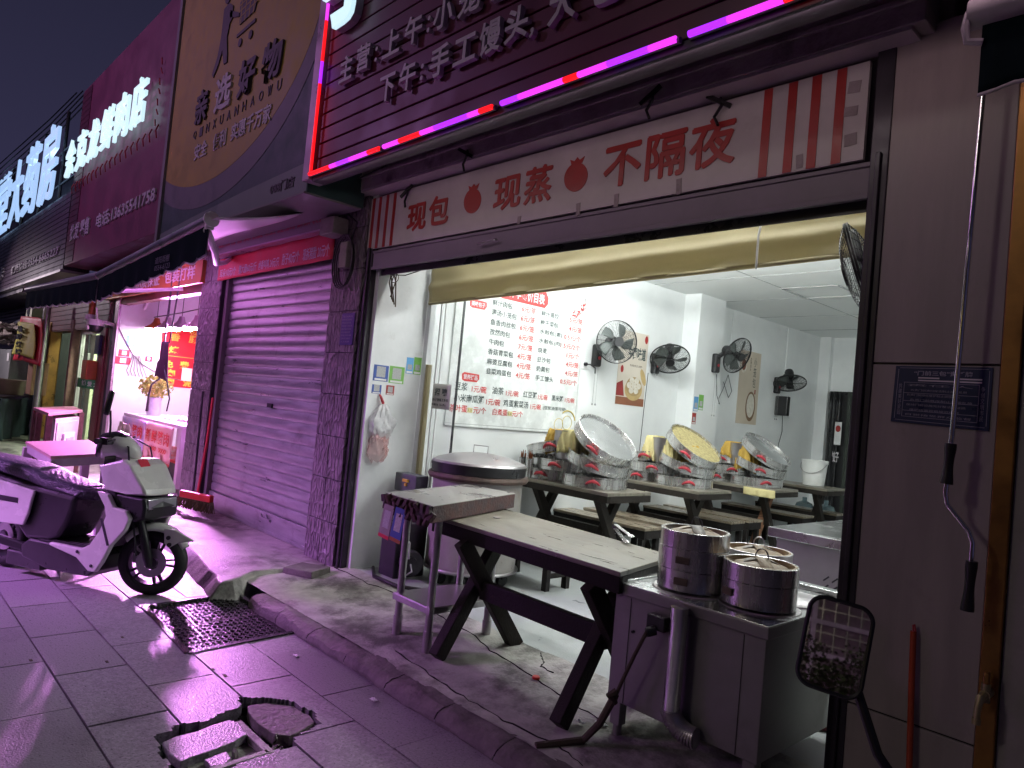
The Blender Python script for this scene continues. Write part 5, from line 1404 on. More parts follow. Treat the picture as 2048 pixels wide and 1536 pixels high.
# ------------------------------------------------------------------ closed shop: roller shutter, banner, awning
t = thing('closed_roller_shutter', 'closed purple lit metal roller shutter between two textured pillars', 'roller shutter', (-6.5, .05, .15))
b = B()
SX0, SX1 = -7.72, -5.40
pitch = .096; z = .30; prof = []
while z < 2.62:
    for dy, dz in ((0, 0), (-.006, .006), (-.009, .02), (-.010, .045), (-.009, .070), (-.006, .082), (.002, .087), (.003, .092)): prof.append((dy, z + dz))
    z += pitch
n = 24; vs = []; fs = []
for (dy, zz) in prof:
    for i in range(n + 1):
        x = SX0 + (SX1 - SX0) * i / n; vs.append((x, .045 + dy + .0025 * noise.noise(V((x * 2, zz * 3, 0))), zz))
m_ = n + 1
for j in range(len(prof) - 1):
    for i in range(n): fs.append((j * m_ + i, j * m_ + i + 1, (j + 1) * m_ + i + 1, (j + 1) * m_ + i))
b.add(vs, fs, True); b.build('curtain', m_alu, t)
b = B(); b.box(SX0, .02, .116, SX1, .06, .298); b.box(SX0, .012, .116, SX1, .02, .145); b.build('bottom_bar', m_alu, t, bevel=.003)
b = B(); b.box(-6.52, .012, 1.255, -6.42, .026, 1.295); b.build('lock', m_black, t)
b = B(); b.box(-6.40, .0, .23, -6.20, .02, .25); b.tube([(-6.36, .01, .25), (-6.36, -.01, .29), (-6.24, -.01, .29), (-6.24, .01, .25)], .006, 6); b.build('handle', m_alu, t)
b = B(); b.box(SX0 - .07, -.01, .15, SX0, .07, 2.7); b.build('guide_rail', m_head, t, bevel=.003)
b = B(); b.box(SX0, .1, .1, SX1, .13, 2.7); b.build('backing', m_dark, t)

t = thing('closed_shop_building', 'closed shop building with textured tile pillars', 'building', (-6.6, .2, 0))
b = B()
for xa, xb in ((-8.38, -8.10), (-8.095, -7.80)):
    zc = .15
    for k in range(9): b.box(xa, -.055, zc + .003, xb, .1, zc + .297); zc += .30
b.build('pillar_facing', m_tex, t, bevel=.005)
b = B(); b.box(-8.375, -.045, .1, -7.795, .25, 2.9); b.build('pillar', m_dark, t)
b = B(); b.box(-8.38, .06, 2.60, -5.40, .3, 3.6); b.box(-8.4, .4, 3.6, -5.3, .6, 6.5); b.build('lintel', m_dark, t)
t = thing('red_price_banner', 'long red cloth banner with white prices over the closed shutter', 'banner', (-6.6, -.03, 2.53))
b = B(); b.grid(40, 6, lambda u, v: V((-7.90 + 2.5 * u, -.062 + .006 * math.sin(u * 25), 2.535 + .018 * u + .235 * v + .012 * u * v))); b.build('cloth', m_redb, t, solid=.003)
f = lambda u, v, d: V((u, -.069 - d, v + (u + 6.6) * .008))
for s_, x0, x1 in (('耳朵10元/个', -7.83, -7.40), ('猪大肠60元/斤', -7.33, -6.90), ('卤香叫鸡 24元/只', -6.85, -6.40), ('肘子40元/个', -6.34, -6.0), ('现拆猪脸 20元/个', -5.93, -5.46)):
    txt(s_, 'lettering', f, x0, 2.575, x1, 2.665 + (.02 if x0 > -6.5 else 0), m_txtw, t, d=.002, depth=.001, bold=.012)
t = thing('led_ticker_box', 'narrow grey sign box with a row of tiny red letters above the red banner', 'sign box', (-6.6, -.1, 2.8))
b = B(); b.box(-7.9, -.14, 2.80, -5.42, .05, 3.0); b.build('box', m_head, t, bevel=.004)
b = B(); b.box(-7.88, -.145, 2.785, -5.44, -.05, 2.80); b.build('lip', m_pmag, t)
f = front(-.14)
txt('现煮猪头肉  猪肝  香肠  卤鸡爪  咸肉腊味  代客加工  欢迎光临本店  真材实料  老味道', 'lettering', f, -7.75, 2.86, -5.5, 2.915, mat('faint_red_print', (.35, .03, .06), .5), t, d=.001, depth=.001, bold=.02)
t = thing('pillar_notice', 'small purple blue notice plate on the textured pillar beside the opening', 'notice', (-5.05, -.06, 1.84))
b = B(); b.box(-5.15, -.064, 1.835, -4.955, -.056, 2.09); b.build('plate', mat('violet_plate', (.06, .04, .22), .4), t, bevel=.002)
f = front(-.064)
for k in range(9): txt(['门前三包责任区', '保持环境卫生整洁', '不乱倒污水垃圾', '不乱贴广告标语', '爱护绿化设施', '不占道经营', '不乱停车辆', '文明守法经营', '人人有责'][k], 'lettering', f, -5.135, 2.055 - .025 * k, -4.98 - .01 * (k % 3), 2.068 - .025 * k, m_pl, t, depth=.0005)
t = thing('junction_box', 'pale junction box in a coil of black cables high on the textured pillar', 'junction box', (-5.12, -.1, 2.5))
b = B(); b.box(-5.20, -.12, 2.45, -5.09, -.056, 2.66); b.build('box', m_plaster, t, bevel=.008)
b = B()
for k in range(4): b.tube([(-5.145 + (.12 + .012 * k) * math.cos(a / 16 * 6.28), -.08 - .012 * k, 2.50 + (.19 + .01 * k) * math.sin(a / 16 * 6.28)) for a in range(16)], .006, 6, closed=True)
b.tube([(-5.2, -.08, 2.7), (-5.25, -.12, 2.85), (-5.32, -.1, 3.0), (-5.2, -.1, 3.05)], .007, 6); b.tube([(-5.1, -.08, 2.68), (-5.0, -.1, 2.8), (-5.2, -.12, 2.92), (-5.4, -.1, 2.95)], .009, 6)
b.build('cable_coil', m_black, t)
b = B(); b.box(-5.42, -.2, 2.72, -5.20, -.06, 2.86); b.obox((-5.30, -.14, 2.98), (.12, .1, .16), (.3, .2, 0)); b.build('bracket', m_plaster, t, bevel=.01)

WA = 3.02


def awning(name, label, x0, x1, zt0, zt1, y, xs0, text=True):
    t = thing(name, label, 'awning', ((x0 + x1) / 2, y, 2.6), group='roll out awnings over the shop fronts')
    b = B(); b.cyl((x0, y, zt0), (x1, y, zt1), .045, n=20); b.build('roller', m_stdull, t)
    b = B(); b.grid(30, 14, lambda u, v: V((x0 + (x1 + .12 - x0) * u, y + (-.03 - y) * v, (zt0 + (zt1 - zt0) * u) + (WA - (zt0 + (zt1 - zt0) * u)) * v - .05 * math.sin(v * math.pi) * (.6 + .4 * math.sin(u * 9))))); b.build('canvas', m_awnw, t, solid=.003)
    b = B()
    b.grid(160, 8, lambda u, v: V((x0 + (x1 - x0) * u, y - .012 + .015 * math.sin(u * 50) * v, (zt0 + (zt1 - zt0) * u) - (.26 + .025 * abs(math.sin(u * (x1 - x0) * 14))) * v - .0)))
    b.build('valance', m_awn, t)
    b = B()
    b.grid(160, 8, lambda u, v: V((x0 + (x1 - x0) * u, y - .002 + .015 * math.sin(u * 50) * v, (zt0 + (zt1 - zt0) * u) - (.275 + .025 * abs(math.sin(u * (x1 - x0) * 14))) * v)))
    b.build('valance_lining', m_awnw, t)
    return t


t = awning('rollout_awning', 'nearer roll out awning with a dark scalloped valance over the closed shop and butcher', -8.72, -5.60, 2.475, 2.675, -1.0, 0)
f = lambda u, v, d: V((u, -1.03 - d, v))
txt('遮阳雨棚\n0554-6123', 'lettering', f, -6.75, 2.36, -6.35, 2.48, mat('faint_print', (.10, .11, .13), .6), t, depth=.001)
b = B(); b.tube([(-5.66, -1.0, 2.60), (-5.95, -.82, 2.50), (-6.5, -.6, 2.50), (-7.1, -.3, 2.62), (-7.6, -.06, 2.76)], [.03, .028, .025, .022, .02], 10); b.build('folding_arm', m_awnw, t)
b = B(); b.cyl((-5.60, -1.0, 2.675), (-5.585, -1.0, 2.676), .06, n=20); b.box(-5.64, -1.03, 2.60, -5.60, -.97, 2.66); b.build('end_cap', m_awnw, t)
t = awning('rollout_awning', 'farther roll out awning with a dark scalloped valance over the pharmacy side', -12.9, -8.75, 2.56, 2.475, -1.0, 0)
b = B(); b.tube([(-8.9, -1.0, 2.44), (-9.1, -.7, 2.38), (-8.85, -.1, 2.5)], [.025, .022, .02], 8); b.build('folding_arm', m_awnw, t)

# ------------------------------------------------------------------ upper signs on the left
t = thing('yellow_store_sign', 'tall dark green store sign with a large orange oval and a shopping cart figure', 'sign', (-6.6, -.6, 2.9))
b = B(); b.box(-8.32, -.58, 2.90, -4.93, -.1, 7.2); b.build('board', mat('sign_deep_green', (.03, .07, .065), .5), t, bevel=.004)
b = B(); b.box(-8.36, -.61, 2.88, -8.28, -.1, 7.2); b.box(-8.279, -.60, 2.885, -4.93, -.12, 2.90); b.build('edge_trim', m_head, t)
b = B(); b.prism([(-8.27, 2.91), (-4.94, 2.91), (-4.94, 3.13), (-6.1, 3.09), (-7.3, 3.03), (-8.27, 2.97)], front(-.58), .0002, .002); b.build('lower_band', mat('sign_grey_band', (.16, .19, .19), .5), t)


def oval(cx, cz, a, c, x0, x1, n=60):
    up_, dn = [], []
    for k in range(n + 1):
        x = x0 + (x1 - x0) * k / n; s_ = max(0, 1 - ((x - cx) / a) ** 2) ** .5
        dn.append((x, cz - c * s_)); up_.append((x, cz + c * s_))
    return dn + up_[::-1]


b = B(); b.prism(oval(-7.05, 4.52, 2.24, 1.42, -8.27, -4.95), front(-.58), .0022, .004); b.build('white_ring', mat('sign_grey_white', (.13, .12, .14), .5), t)
b = B(); b.prism(oval(-7.05, 4.55, 2.10, 1.22, -8.27, -4.97), front(-.58), .0042, .006); b.build('orange_oval', mat('sign_orange', (.36, .25, .035), .5), t)
f = front(-.586); m_dk = mat('sign_dark_letter', (.045, .04, .045), .5); kw = dict(depth=.02, d=.001, bold=.03)
for s_, x0, x1, m_ in (('亲', -7.5, -7.18, m_dk), ('选', -6.99, -6.60, m_lett), ('好', -6.45, -6.08, m_dk), ('物', -5.95, -5.57, m_dk)): txt(s_, 'lettering', f, x0, 3.96, x1, 4.30, m_, t, **kw)
for i, c in enumerate('QINXUANHAOWU'): txt(c, 'lettering', f, -7.52 + i * .172, 3.83, -7.44 + i * .172, 3.92, m_dk, t, depth=.006, d=.001)
for s_, x0, x1 in (('安全', -7.42, -7.08), ('便利', -6.93, -6.62), ('实惠千万家', -6.5, -5.68)): txt(s_, 'lettering', f, x0, 3.6, x1, 3.76, m_lett, t, depth=.01, d=.001, bold=.02)
txt('088门店', 'lettering', front(-.583), -5.56, 2.97, -5.14, 3.06, m_dk, t, depth=.004, d=.001, bold=.02)
b = B()
fg = lambda pts: b.prism(pts, f, .001, .012)
fg([(-7.02, 5.0 - .0), (-6.90, 5.02), (-6.80, 4.96), (-6.78, 4.84), (-6.84, 4.80), (-6.87, 4.68), (-6.82, 4.52), (-6.80, 4.42), (-6.88, 4.42), (-6.95, 4.58), (-7.02, 4.46), (-7.12, 4.36), (-7.16, 4.40), (-7.06, 4.55), (-7.02, 4.72)])
fg([(-6.85, 4.93), (-6.62, 4.83), (-6.62, 4.79), (-6.85, 4.86)]); fg([(-6.95 + .07 * math.cos(a * .5236), 5.10 + .07 * math.sin(a * .5236)) for a in range(12)])
fg([(-6.62, 4.92), (-6.18, 4.98), (-6.26, 4.72), (-6.58, 4.70)]); fg([(-6.62, 4.62), (-6.22, 4.64), (-6.22, 4.61), (-6.62, 4.59)])
for cx in (-6.53, -6.30): fg([(cx + .04 * math.cos(a * .5236), 4.52 + .04 * math.sin(a * .5236)) for a in range(12)])
b.build('shopper_mark', m_dk, t)
b = B()
for k in range(4): b.prism([(-6.56 + k * .09, 4.70), (-6.545 + k * .09, 4.70), (-6.56 + k * .1, 4.96), (-6.575 + k * .1, 4.96)], f, .0125, .0135)
for k in range(3): b.prism([(-6.62, 4.76 + k * .06), (-6.2, 4.79 + k * .06), (-6.2, 4.80 + k * .06), (-6.62, 4.77 + k * .06)], f, .0137, .0145)
b.build('cart_grid', mat('sign_orange_line', (.36, .25, .035), .5), t)
b = B(); b.prism([(-6.35, 5.10), (-6.28, 5.18), (-6.20, 5.08), (-6.28, 5.02)], f, .001, .01); b.build('star', m_dk, t)

t = thing('butcher_sign', 'dark maroon board with glowing white shop name characters', 'sign', (-10.6, -.6, 3.05))
b = B(); b.box(-12.95, -.56, 3.02, -8.38, -.1, 5.78); b.build('board', mat('maroon_board', (.17, .03, .075), .45, c2=(.14, .025, .065), ns=2), t, bevel=.004)
b = B()
for k in range(30): b.box(-12.95, -.568, 3.05 + k * .09, -12.4, -.5602, 3.13 + k * .09)
b.build('corrugation', m_slat, t)
f = front(-.60)
for i, c in enumerate('余克龙鲜肉店'):
    x0 = -13.15 + i * .70
    txt(c, 'lit_character', f, x0, 4.38, x0 + .56, 4.96, m_letw, t, depth=.035, d=.04, bold=.012)
b = B()
for k in range(18):
    x = -12.9 + k * .24; b.tube([(x, -.57, 4.30), (x + .03, -.60, 4.22), (x + .01, -.58, 4.14)], .008, 5)
for k in range(7): b.tube([(-8.9 + .05 * (k % 2), -.58, 4.3 + k * .12), (-8.86, -.60, 4.36 + k * .12)], .008, 5)
b.build('letter_wiring', m_redh, t)
f = front(-.56)
txt('批发 零售', 'lettering', f, -12.70, 3.36, -11.55, 3.62, m_lett, t, depth=.02, d=.002, bold=.02)
txt('电话:13635541758', 'lettering', f, -11.15, 3.38, -8.62, 3.58, m_lett, t, depth=.02, d=.002, bold=.02)

t = thing('pharmacy_sign', 'brown slatted pharmacy board with beaded blue white characters standing above it', 'sign', (-16, -.6, 2.97))
b = B(); b.box(-21.5, -.55, 2.97, -13.0, -.2, 4.25); b.build('board', m_dark, t)
b = B(); z = 2.98
m_sb = mat('brown_slat', (.10, .07, .10), .45)
while z < 4.2: b.box(-21.5, -.57, z, -13.0, -.5502, z + .07); z += .082
b.build('slat', m_sb, t)
b = B(); b.box(-21.5, -.60, 2.93, -13.0, -.2, 2.97); b.build('bottom_edge', m_stdull, t)
f = front(-.60)
for c, x0, x1 in (('堂', -20.4, -18.7), ('大', -18.45, -17.2), ('药', -16.9, -15.6), ('房', -15.3, -14.0)): txt(c, 'beaded_character', f, x0, 4.25, x1, 5.6, m_letb, t, depth=.05, d=.02, bold=.008)
f = front(-.57)
txt('健康热线:0554-6665227', 'lettering', f, -17.75, 3.22, -13.35, 3.40, m_lett, t, depth=.02, d=.002, bold=.02)
txt('刷卡', 'lettering', f, -20.4, 3.2, -18.6, 3.5, m_lett, t, depth=.02, d=.002, bold=.02)
b = B()
for x in (-20, -18.2, -16.4, -14.6, -13.4): b.cyl((x, -.45, 4.2), (x, -.45, 5.9), .03, n=8)
for z in (4.6, 5.2): b.cyl((-21, -.45, z), (-13.2, -.45, z), .02, n=8)
b.build('support_frame', m_black, t)
b = B()
for k in range(5): b.tube([(-13.0 - k * .5, -.3, 6.0 + .1 * k), (-16, -.5, 5.6 + .12 * k), (-22, -.8, 5.3 + .15 * k), (-40, -2, 6 + .2 * k)], .012, 5)
tag(b.build('overhead_wires', m_black), 'thin dark overhead wires running above the pharmacy characters', 'wires')
b = B(); b.cyl((-13.6, -.2, 4.2), (-13.6, -.2, 6.2), .06, n=10); tag(b.build('utility_pole', m_black), 'dark pole standing behind the pharmacy characters', 'pole')

# ------------------------------------------------------------------ butcher's shop
t = thing('butcher_shop_building', 'open butcher shop with pink lit white walls', 'building', (-10, 1.5, 0))
b = B(); b.box(-11.95, .0, .1, -11.75, 3.3, 3.0); b.build('side_wall', m_pink, t)
b = B(); b.box(-11.75, 3.2, .1, -8.3, 3.3, 3.0); b.build('back_wall', m_pink, t)
b = B(); b.box(-8.45, .25, .1, -8.38, 3.2, 3.0); b.build('side_wall', m_pink, t)
b = B(); b.box(-11.75, .05, 2.92, -8.38, 3.2, 3.0); b.build('ceiling', m_pink, t)
b = B(); b.box(-11.95, -.03, .1, -11.76, .06, 2.95); b.build('door_post', m_pmag, t, bevel=.004)
b = B(); b.box(-12.1, -.02, .1, -11.955, .06, 2.95); b.build('dark_post', m_dark, t)
b = B(); b.box(-11.75, -.01, 2.46, -8.38, .1, 2.95); b.build('header', mat('rust_red_header', (.16, .05, .05), .6), t)
b = B(); b.box(-12.9, .05, 2.9, -8.3, .4, 6.0); b.build('upper_wall', m_dark, t)
t = thing('orange_fascia_board', 'peeling orange board with pale characters over the butcher opening', 'sign', (-10.4, -.04, 2.55))
b = B(); b.box(-12.45, -.10, 2.545, -8.30, -.03, 2.80); b.build('board', m_orange, t, bevel=.003)
b = B(); b.box(-12.45, -.112, 2.535, -8.30, -.10, 2.55); b.build('lower_trim', m_gold, t)
f = front(-.10)
for s_, x0, x1 in (('蒸', -12.25, -11.95), ('村 食料', -11.7, -10.9), ('品质保证', -10.75, -9.75), ('包装打样', -9.55, -8.5)): txt(s_, 'lettering', f, x0, 2.60, x1, 2.76, m_txtw, t, depth=.004, bold=.015)
t = thing('steel_duct', 'corroded red brown pipe end with a white lamp holder beside the orange board', 'pipe', (-12.55, -.2, 2.4))
b = B(); b.cyl((-12.55, -.2, 2.3), (-12.55, -.2, 2.75), .05, n=16); b.build('pipe', m_orange, t)
b = B(); b.cyl((-12.55, -.22, 2.22), (-12.55, -.22, 2.3), .07, n=16); b.box(-12.65, -.28, 2.18, -12.45, -.16, 2.2); b.build('holder', m_awnw, t)

t = thing('security_camera', 'white dome security camera with two aerials on the butcher door post', 'camera', (-12.1, -.2, 2.1))
cc = V((-12.15, -.22, 2.12))
b = B(); b.lathe([(0, .10), (.10, .09), (.12, .05), (.12, .0), (0, 0)], Mx.Translation(cc), 24); b.tube([cc + V((0, 0, .06)), cc + V((.12, .12, .06)), cc + V((.25, .2, .02))], .03, 8); b.build('shell', m_awnw, t)
b = B(); b.lathe([(.11, 0), (.105, -.05), (.07, -.10), (0, -.12)], Mx.Translation(cc), 24); b.build('dome', m_black, t)
b = B(); b.cyl(cc + V((.02, -.10, -.04)), cc + V((.025, -.125, -.045)), .035, n=16); b.build('lens', m_awnw, t)
b = B()
for p in (((-.1, 0, .06), (-.22, -.05, .16)), ((.1, 0, .06), (.16, -.05, .26))): b.cyl(cc + V(p[0]), cc + V(p[1]), .012, n=8)
b.build('aerial', m_awnw, t)
# pendant lamps
for k, (x, lb) in enumerate(((-11.45, 'leftmost fluted pendant lamp over the butcher counter'), (-11.0, 'second fluted pendant lamp from the left over the butcher counter'), (-10.5, 'middle glowing pendant lamp over the butcher counter'), (-9.95, 'fourth glowing pendant lamp over the butcher counter'), (-9.4, 'rightmost pendant lamp over the butcher counter, partly behind the ropes'))):
    y = .42 + .02 * k
    t = thing('pendant_lamp', lb, 'lamp', (x, y, 2.14), group='pendant lamps in the butcher shop')
    T = Mx.Translation((x, y, 2.14)); b = B(); b.lathe([(.17, 0), (.15, .025), (.08, .07), (.05, .11), (.035, .17), (0, .175)], T, 28); b.build('lamp_shade', m_orange if k == 0 else m_pmag, t)
    b = B(); b.lathe([(0, .02), (.14, .018), (.155, .0), (.14, -.012), (0, -.022)], T, 24); b.build('bulb', m_meatL, t)
    b = B(); b.cyl((x, y, 2.31), (x, y, 2.9), .005, n=6); b.build('wire', m_black, t)
area('butcher_lamp_light', (-10.35, .30, 2.07), (-6.0, -1.5, 0), .35, 340, (.90, .30, 1.0), spread=130)
b = B(); b.tube([(-11.6, .42, 2.33), (-10.5, .44, 2.36), (-9.3, .46, 2.42), (-8.5, .46, 2.46)], .008, 6); tag(b.build('hanging_rail', m_dark), 'thin dark rail the butcher lamps hang from', 'rail')
b = B(); b.tube([(-11.3, .2, 2.5), (-11.28, .18, 2.44), (-11.2, .16, 2.40), (-11.12, .16, 2.44), (-11.12, .18, 2.5), (-11.2, .18, 2.52), (-11.3, .2, 2.46)], .02, 8); tag(b.build('white_hose_coil', m_awnw), 'small white hose coil hooked under the butcher header', 'hose')
# poster on left wall
XB = -11.748
t = thing('red_sausage_poster', 'bright red poster with yellow characters on the butcher wall', 'poster', (XB, .9, 1.3))
b = B(); b.box(XB, .60, 1.31, XB + .006, 1.25, 2.30); b.build('sheet', mat('poster_red', (.75, .015, .02), .5), t)
f = lwall(XB + .006)
b = B(); b.box(XB + .006, .60, 1.78, XB + .0075, 1.25, 1.787); b.box(XB + .006, .60, 2.26, XB + .0075, 1.25, 2.27); b.build('yellow_rule', m_txty, t)
for s_, y0, z0 in (('香', .72, 2.02), ('烤', .72, 1.82), ('肠', 1.0, 2.02), ('免', .66, 1.60), ('费', .90, 1.60), ('肉', .70, 1.46), ('肉', .70, 1.33), ('泥', .98, 1.33), ('领', .98, 2.15), ('购', .72, 2.15)): txt(s_, 'lettering', f, y0, z0, y0 + .15, z0 + .12, m_txty, t, bold=.03)
b = B(); b.box(XB + .006, .95, 1.42, XB + .012, 1.10, 1.62); tag(b.build('white_note', m_paper), 'white note stuck over the red poster', 'note')
for k, (y0, z0, y1, z1, m_, lb) in enumerate(((.03, 1.70, .18, 1.80, m_redb, 'small upper red payment card on the butcher wall'), (-.0, 1.58, .20, 1.69, m_redb, 'wider lower red payment card on the butcher wall'), (.12, 1.86, .24, 2.02, m_lblue, 'left pale blue card on the butcher wall'), (.25, 1.86, .37, 2.02, m_lblue, 'right pale blue card on the butcher wall'), (.40, 1.66, .50, 1.74, m_redb, 'tiny red tag by the switch cables'))):
    b = B(); b.box(XB, y0, z0, XB + .004, y1, z1); q = tag(b.build('wall_card', m_), lb, 'card'); b = B(); b.box(XB + .004, y0 + (y1 - y0) * .3, z0 + .02, XB + .005, y0 + (y1 - y0) * .7, z1 - .02); b.build('white_panel', m_paper, q)
b = B()
b.tube([(XB + .01, .0, 2.1), (XB + .01, .12, 1.9), (XB + .01, .22, 1.75), (XB + .01, .35, 1.62), (XB + .01, .7, 1.45), (XB + .01, .95, 1.42)], .008, 5)
for k in range(6): b.tube([(XB + .01, .22 + .02 * k, 1.74), (XB + .02, .20 + .03 * k, 1.62), (XB + .02, .16 + .05 * k, 1.50), (XB + .01, .2 + .05 * k, 1.42)], .006, 5)
tag(b.build('wall_cables', m_stdull), 'grey cables bunched on the butcher wall beside the payment cards', 'cables')
# ropes with cloth and hooks at the right side
t = thing('rope_and_apron', 'dark apron hanging on two ropes in front of the butcher opening', 'apron', (-9.5, -.1, 1.5))
b = B(); b.cyl((-9.25, -.1, 2.9), (-9.32, -.1, 1.86), .010, n=8); b.cyl((-8.95, -.1, 2.9), (-9.12, -.1, 1.86), .010, n=8); b.build('rope', m_black, t)
b = B(); b.grid(12, 12, lambda u, v: V((-9.36 + .27 * u - .12 * (1 - v) * (1 - u) * (v < .5), -.12 + .05 * math.sin(u * 9) * (1 - v), 1.44 + .44 * v + .05 * math.sin(u * 5) * (1 - v)))); b.build('apron', mat('plum_cloth', (.07, .035, .06), .8), t, solid=.006)
b = B(); b.tube([(-9.15, -.1, 1.6), (-9.35, -.1, 1.42), (-9.62, -.1, 1.34), (-9.68, -.1, 1.2), (-9.68, -.1, 1.0)], [.008, .01, .012, .014, .02], 8); b.tube([(-9.2, -.1, 1.55), (-9.05, -.1, 1.40), (-8.9, -.1, 1.2), (-8.95, -.1, 1.05)], .010, 6); b.build('hook', m_black, t)
# counter
t = thing('butcher_counter', 'white topped butcher counter with a colourful pork banner along its front', 'counter', (-9.9, .3, .15))
b = B(); b.box(-11.1, .02, .86, -8.72, .85, .90); b.build('counter_top', m_awnw, t, bevel=.005)
for (x, y) in ((-11.0, .08), (-8.84, .08), (-11.0, .78), (-8.84, .78)): b = B(); b.box(x - .05, y - .04, .15, x + .05, y + .04, .8595); b.build('leg', m_awnw, t, bevel=.003)
b = B(); b.box(-11.05, .1, .42, -8.75, .8, .45); b.build('shelf', m_redpl, t)
b = B(); b.box(-11.0, .25, .15, -9.0, .7, .4); b.build('stored_goods', m_dark, t)
for k, (x0, x1, m_, s_, lb) in enumerate(((-11.08, -10.02, mat('banner_blue_pink', (.35, .42, .75), .5, c2=(.75, .45, .5), ns=3, mix=.2), '家土猪肉', 'left blue half of the banner'), (-10.02, -8.95, mat('banner_cream_pink', (.75, .6, .4), .5, c2=(.75, .35, .45), ns=3, mix=.2), '新鲜猪肉', 'right cream half of the banner'))):
    b = B(); b.grid(12, 8, lambda u, v: V((x0 + (x1 - x0) * u, .005 + .01 * math.sin(u * 11) * (1 - v), .40 + .46 * v - .0))); q = b.build('front_banner', m_, t, solid=.002); q['label'] = lb
    for i, c in enumerate(s_): txt(c, 'lettering', front(-.012), x0 + .1 + i * .235, .62 + .0 * i, x0 + .29 + i * .235, .78, m_redpl, q, depth=.002, bold=.02)
txt('0000  0000', 'lettering', front(-.012), -9.75, .52, -9.1, .58, m_redpl, t, depth=.002, bold=.02)
b = B()
for x in (-9.85, -9.6, -9.35): b.prism([(x + .09 * math.cos(a * .6283), .455 + .05 * math.sin(a * .6283)) for a in range(10)], front(-.011), .001, .002)
b.build('printed_cuts', m_skin, t)
b = B(); b.box(-11.05, -.012, .385, -8.95, -.008, .42); b.build('red_hem', m_redpl, t)
# meat
for k, (x, y, w_, d_, h, lb) in enumerate(((-9.55, .30, .30, .13, .07, 'pale pink cut of pork at the front of the counter'), (-9.15, .45, .28, .16, .10, 'larger pork joint at the right of the counter'), (-9.9, .25, .32, .09, .05, 'long thin strip of pork at the left of the meat'), (-9.45, .62, .35, .14, .13, 'piled pork at the back of the counter'))):
    b = B()

    def mt(u, v):
        a = u * 6.2832; ph = v * math.pi / 2; n1 = 1 + .28 * noise.noise(V((math.cos(a) * 2 + k * 5, math.sin(a) * 2, v * 3)))
        return V((x + w_ / 2 * math.cos(a) * math.cos(ph) * n1, y + d_ / 2 * math.sin(a) * math.cos(ph) * n1, .901 + h * math.sin(ph) * n1))
    b.grid(26, 8, mt); tag(b.build('pork_cut', m_skin), lb, 'meat', 'pork on the butcher counter')
t = thing('flower_vase', 'white vase of yellow flowering sprigs on the left end of the counter', 'vase', (-10.75, .3, .90))
b = B(); b.lathe([(0, 0), (.085, 0), (.09, .02), (.088, .22), (.092, .25), (.084, .25), (.08, .02), (0, .02)], Mx.Translation((-10.75, .3, .90)), 28); b.build('vase', mat('vase_lilac', (.62, .60, .75), .3), t)
b = foliage(-10.75, .3, 1.30, .26, .22, .16, 700, .045, m_leafy, 4); 
for k in range(12): b.tube([(-10.75, .3, 1.1), (-10.75 + rnd.uniform(-.2, .2), .3 + rnd.uniform(-.15, .15), 1.3 + rnd.uniform(-.02, .1))], .004, 4)
b.build('sprigs', m_leafy, t, recalc=False)

# broom against the pillar
t = thing('red_broom', 'red handled broom with a red head standing against the left textured pillar', 'broom', (-7.45, -.3, .165))
b = B(); b.tube([(-7.33, -.24, .30), (-7.50, -.14, .8), (-7.62, -.08, 1.28)], .014, 10); b.build('handle', m_redb, t)
b = B(); b.beam((-7.52, -.33, .30), (-7.10, -.18, .30), .05, .07); b.build('head', m_redpl, t, bevel=.01)
b = B()
for k in range(90):
    f_ = k / 89; p = V((-7.55 + .47 * f_, -.34 + .165 * f_, .27)); q = V((p.x - .05 + .11 * f_ - .02, p.y - .02 + rnd.uniform(-.035, .035), .166)); b.tube([p, q], [.007, .004], 4)
b.build('bristles', m_broom, t)
t = thing('leaning_dark_pole', 'thin dark pole leaning on the left textured pillar behind the broom', 'pole', (-7.9, -.1, .17))
b = B(); b.tube([(-7.50, -.22, .30), (-7.95, -.07, 1.33)], .012, 8); b.build('stick', m_dark, t)
b = B(); b.box(-8.35, -.32, .166, -7.6, -.28, .20); b.build('foot', m_dark, t)

# ------------------------------------------------------------------ electric scooter
SC = thing('electric_scooter', 'white and black electric scooter parked on the purple lit pavement', 'scooter', (-5.0, -1.33, 0), R(28))


def side(b, P, y0, y1): return b.prism(P, lambda u, v, d: V((u, d, v)), y0, y1)


def loft(secs, b=None, smooth=True):
    """secs: list of closed rings (equal counts)"""
    b = b or B(); n = len(secs[0]); vs = [p for s_ in secs for p in s_]
    fs = [(i * n + k, i * n + (k + 1) % n, (i + 1) * n + (k + 1) % n, (i + 1) * n + k) for i in range(len(secs) - 1) for k in range(n)]
    fs += [list(range(n))[::-1], [(len(secs) - 1) * n + k for k in range(n)]]
    return b.add(vs, fs, smooth)


def ring(x, zc, hw, hh, n=16, p=2.6, lean=0.0):
    out = []
    for k in range(n):
        a = 2 * math.pi * k / n; ca, sa = math.cos(a), math.sin(a)
        u = abs(ca) ** (2 / p) * (1 if ca >= 0 else -1); v = abs(sa) ** (2 / p) * (1 if sa >= 0 else -1)
        out.append(V((x + lean * v * hh, hw * u, zc + hh * v)))
    return out


ST = Mx.Translation((-.17, 0, 0)) @ Mx.Rotation(R(27), 4, 'Z') @ Mx.Translation((.17, 0, 0))


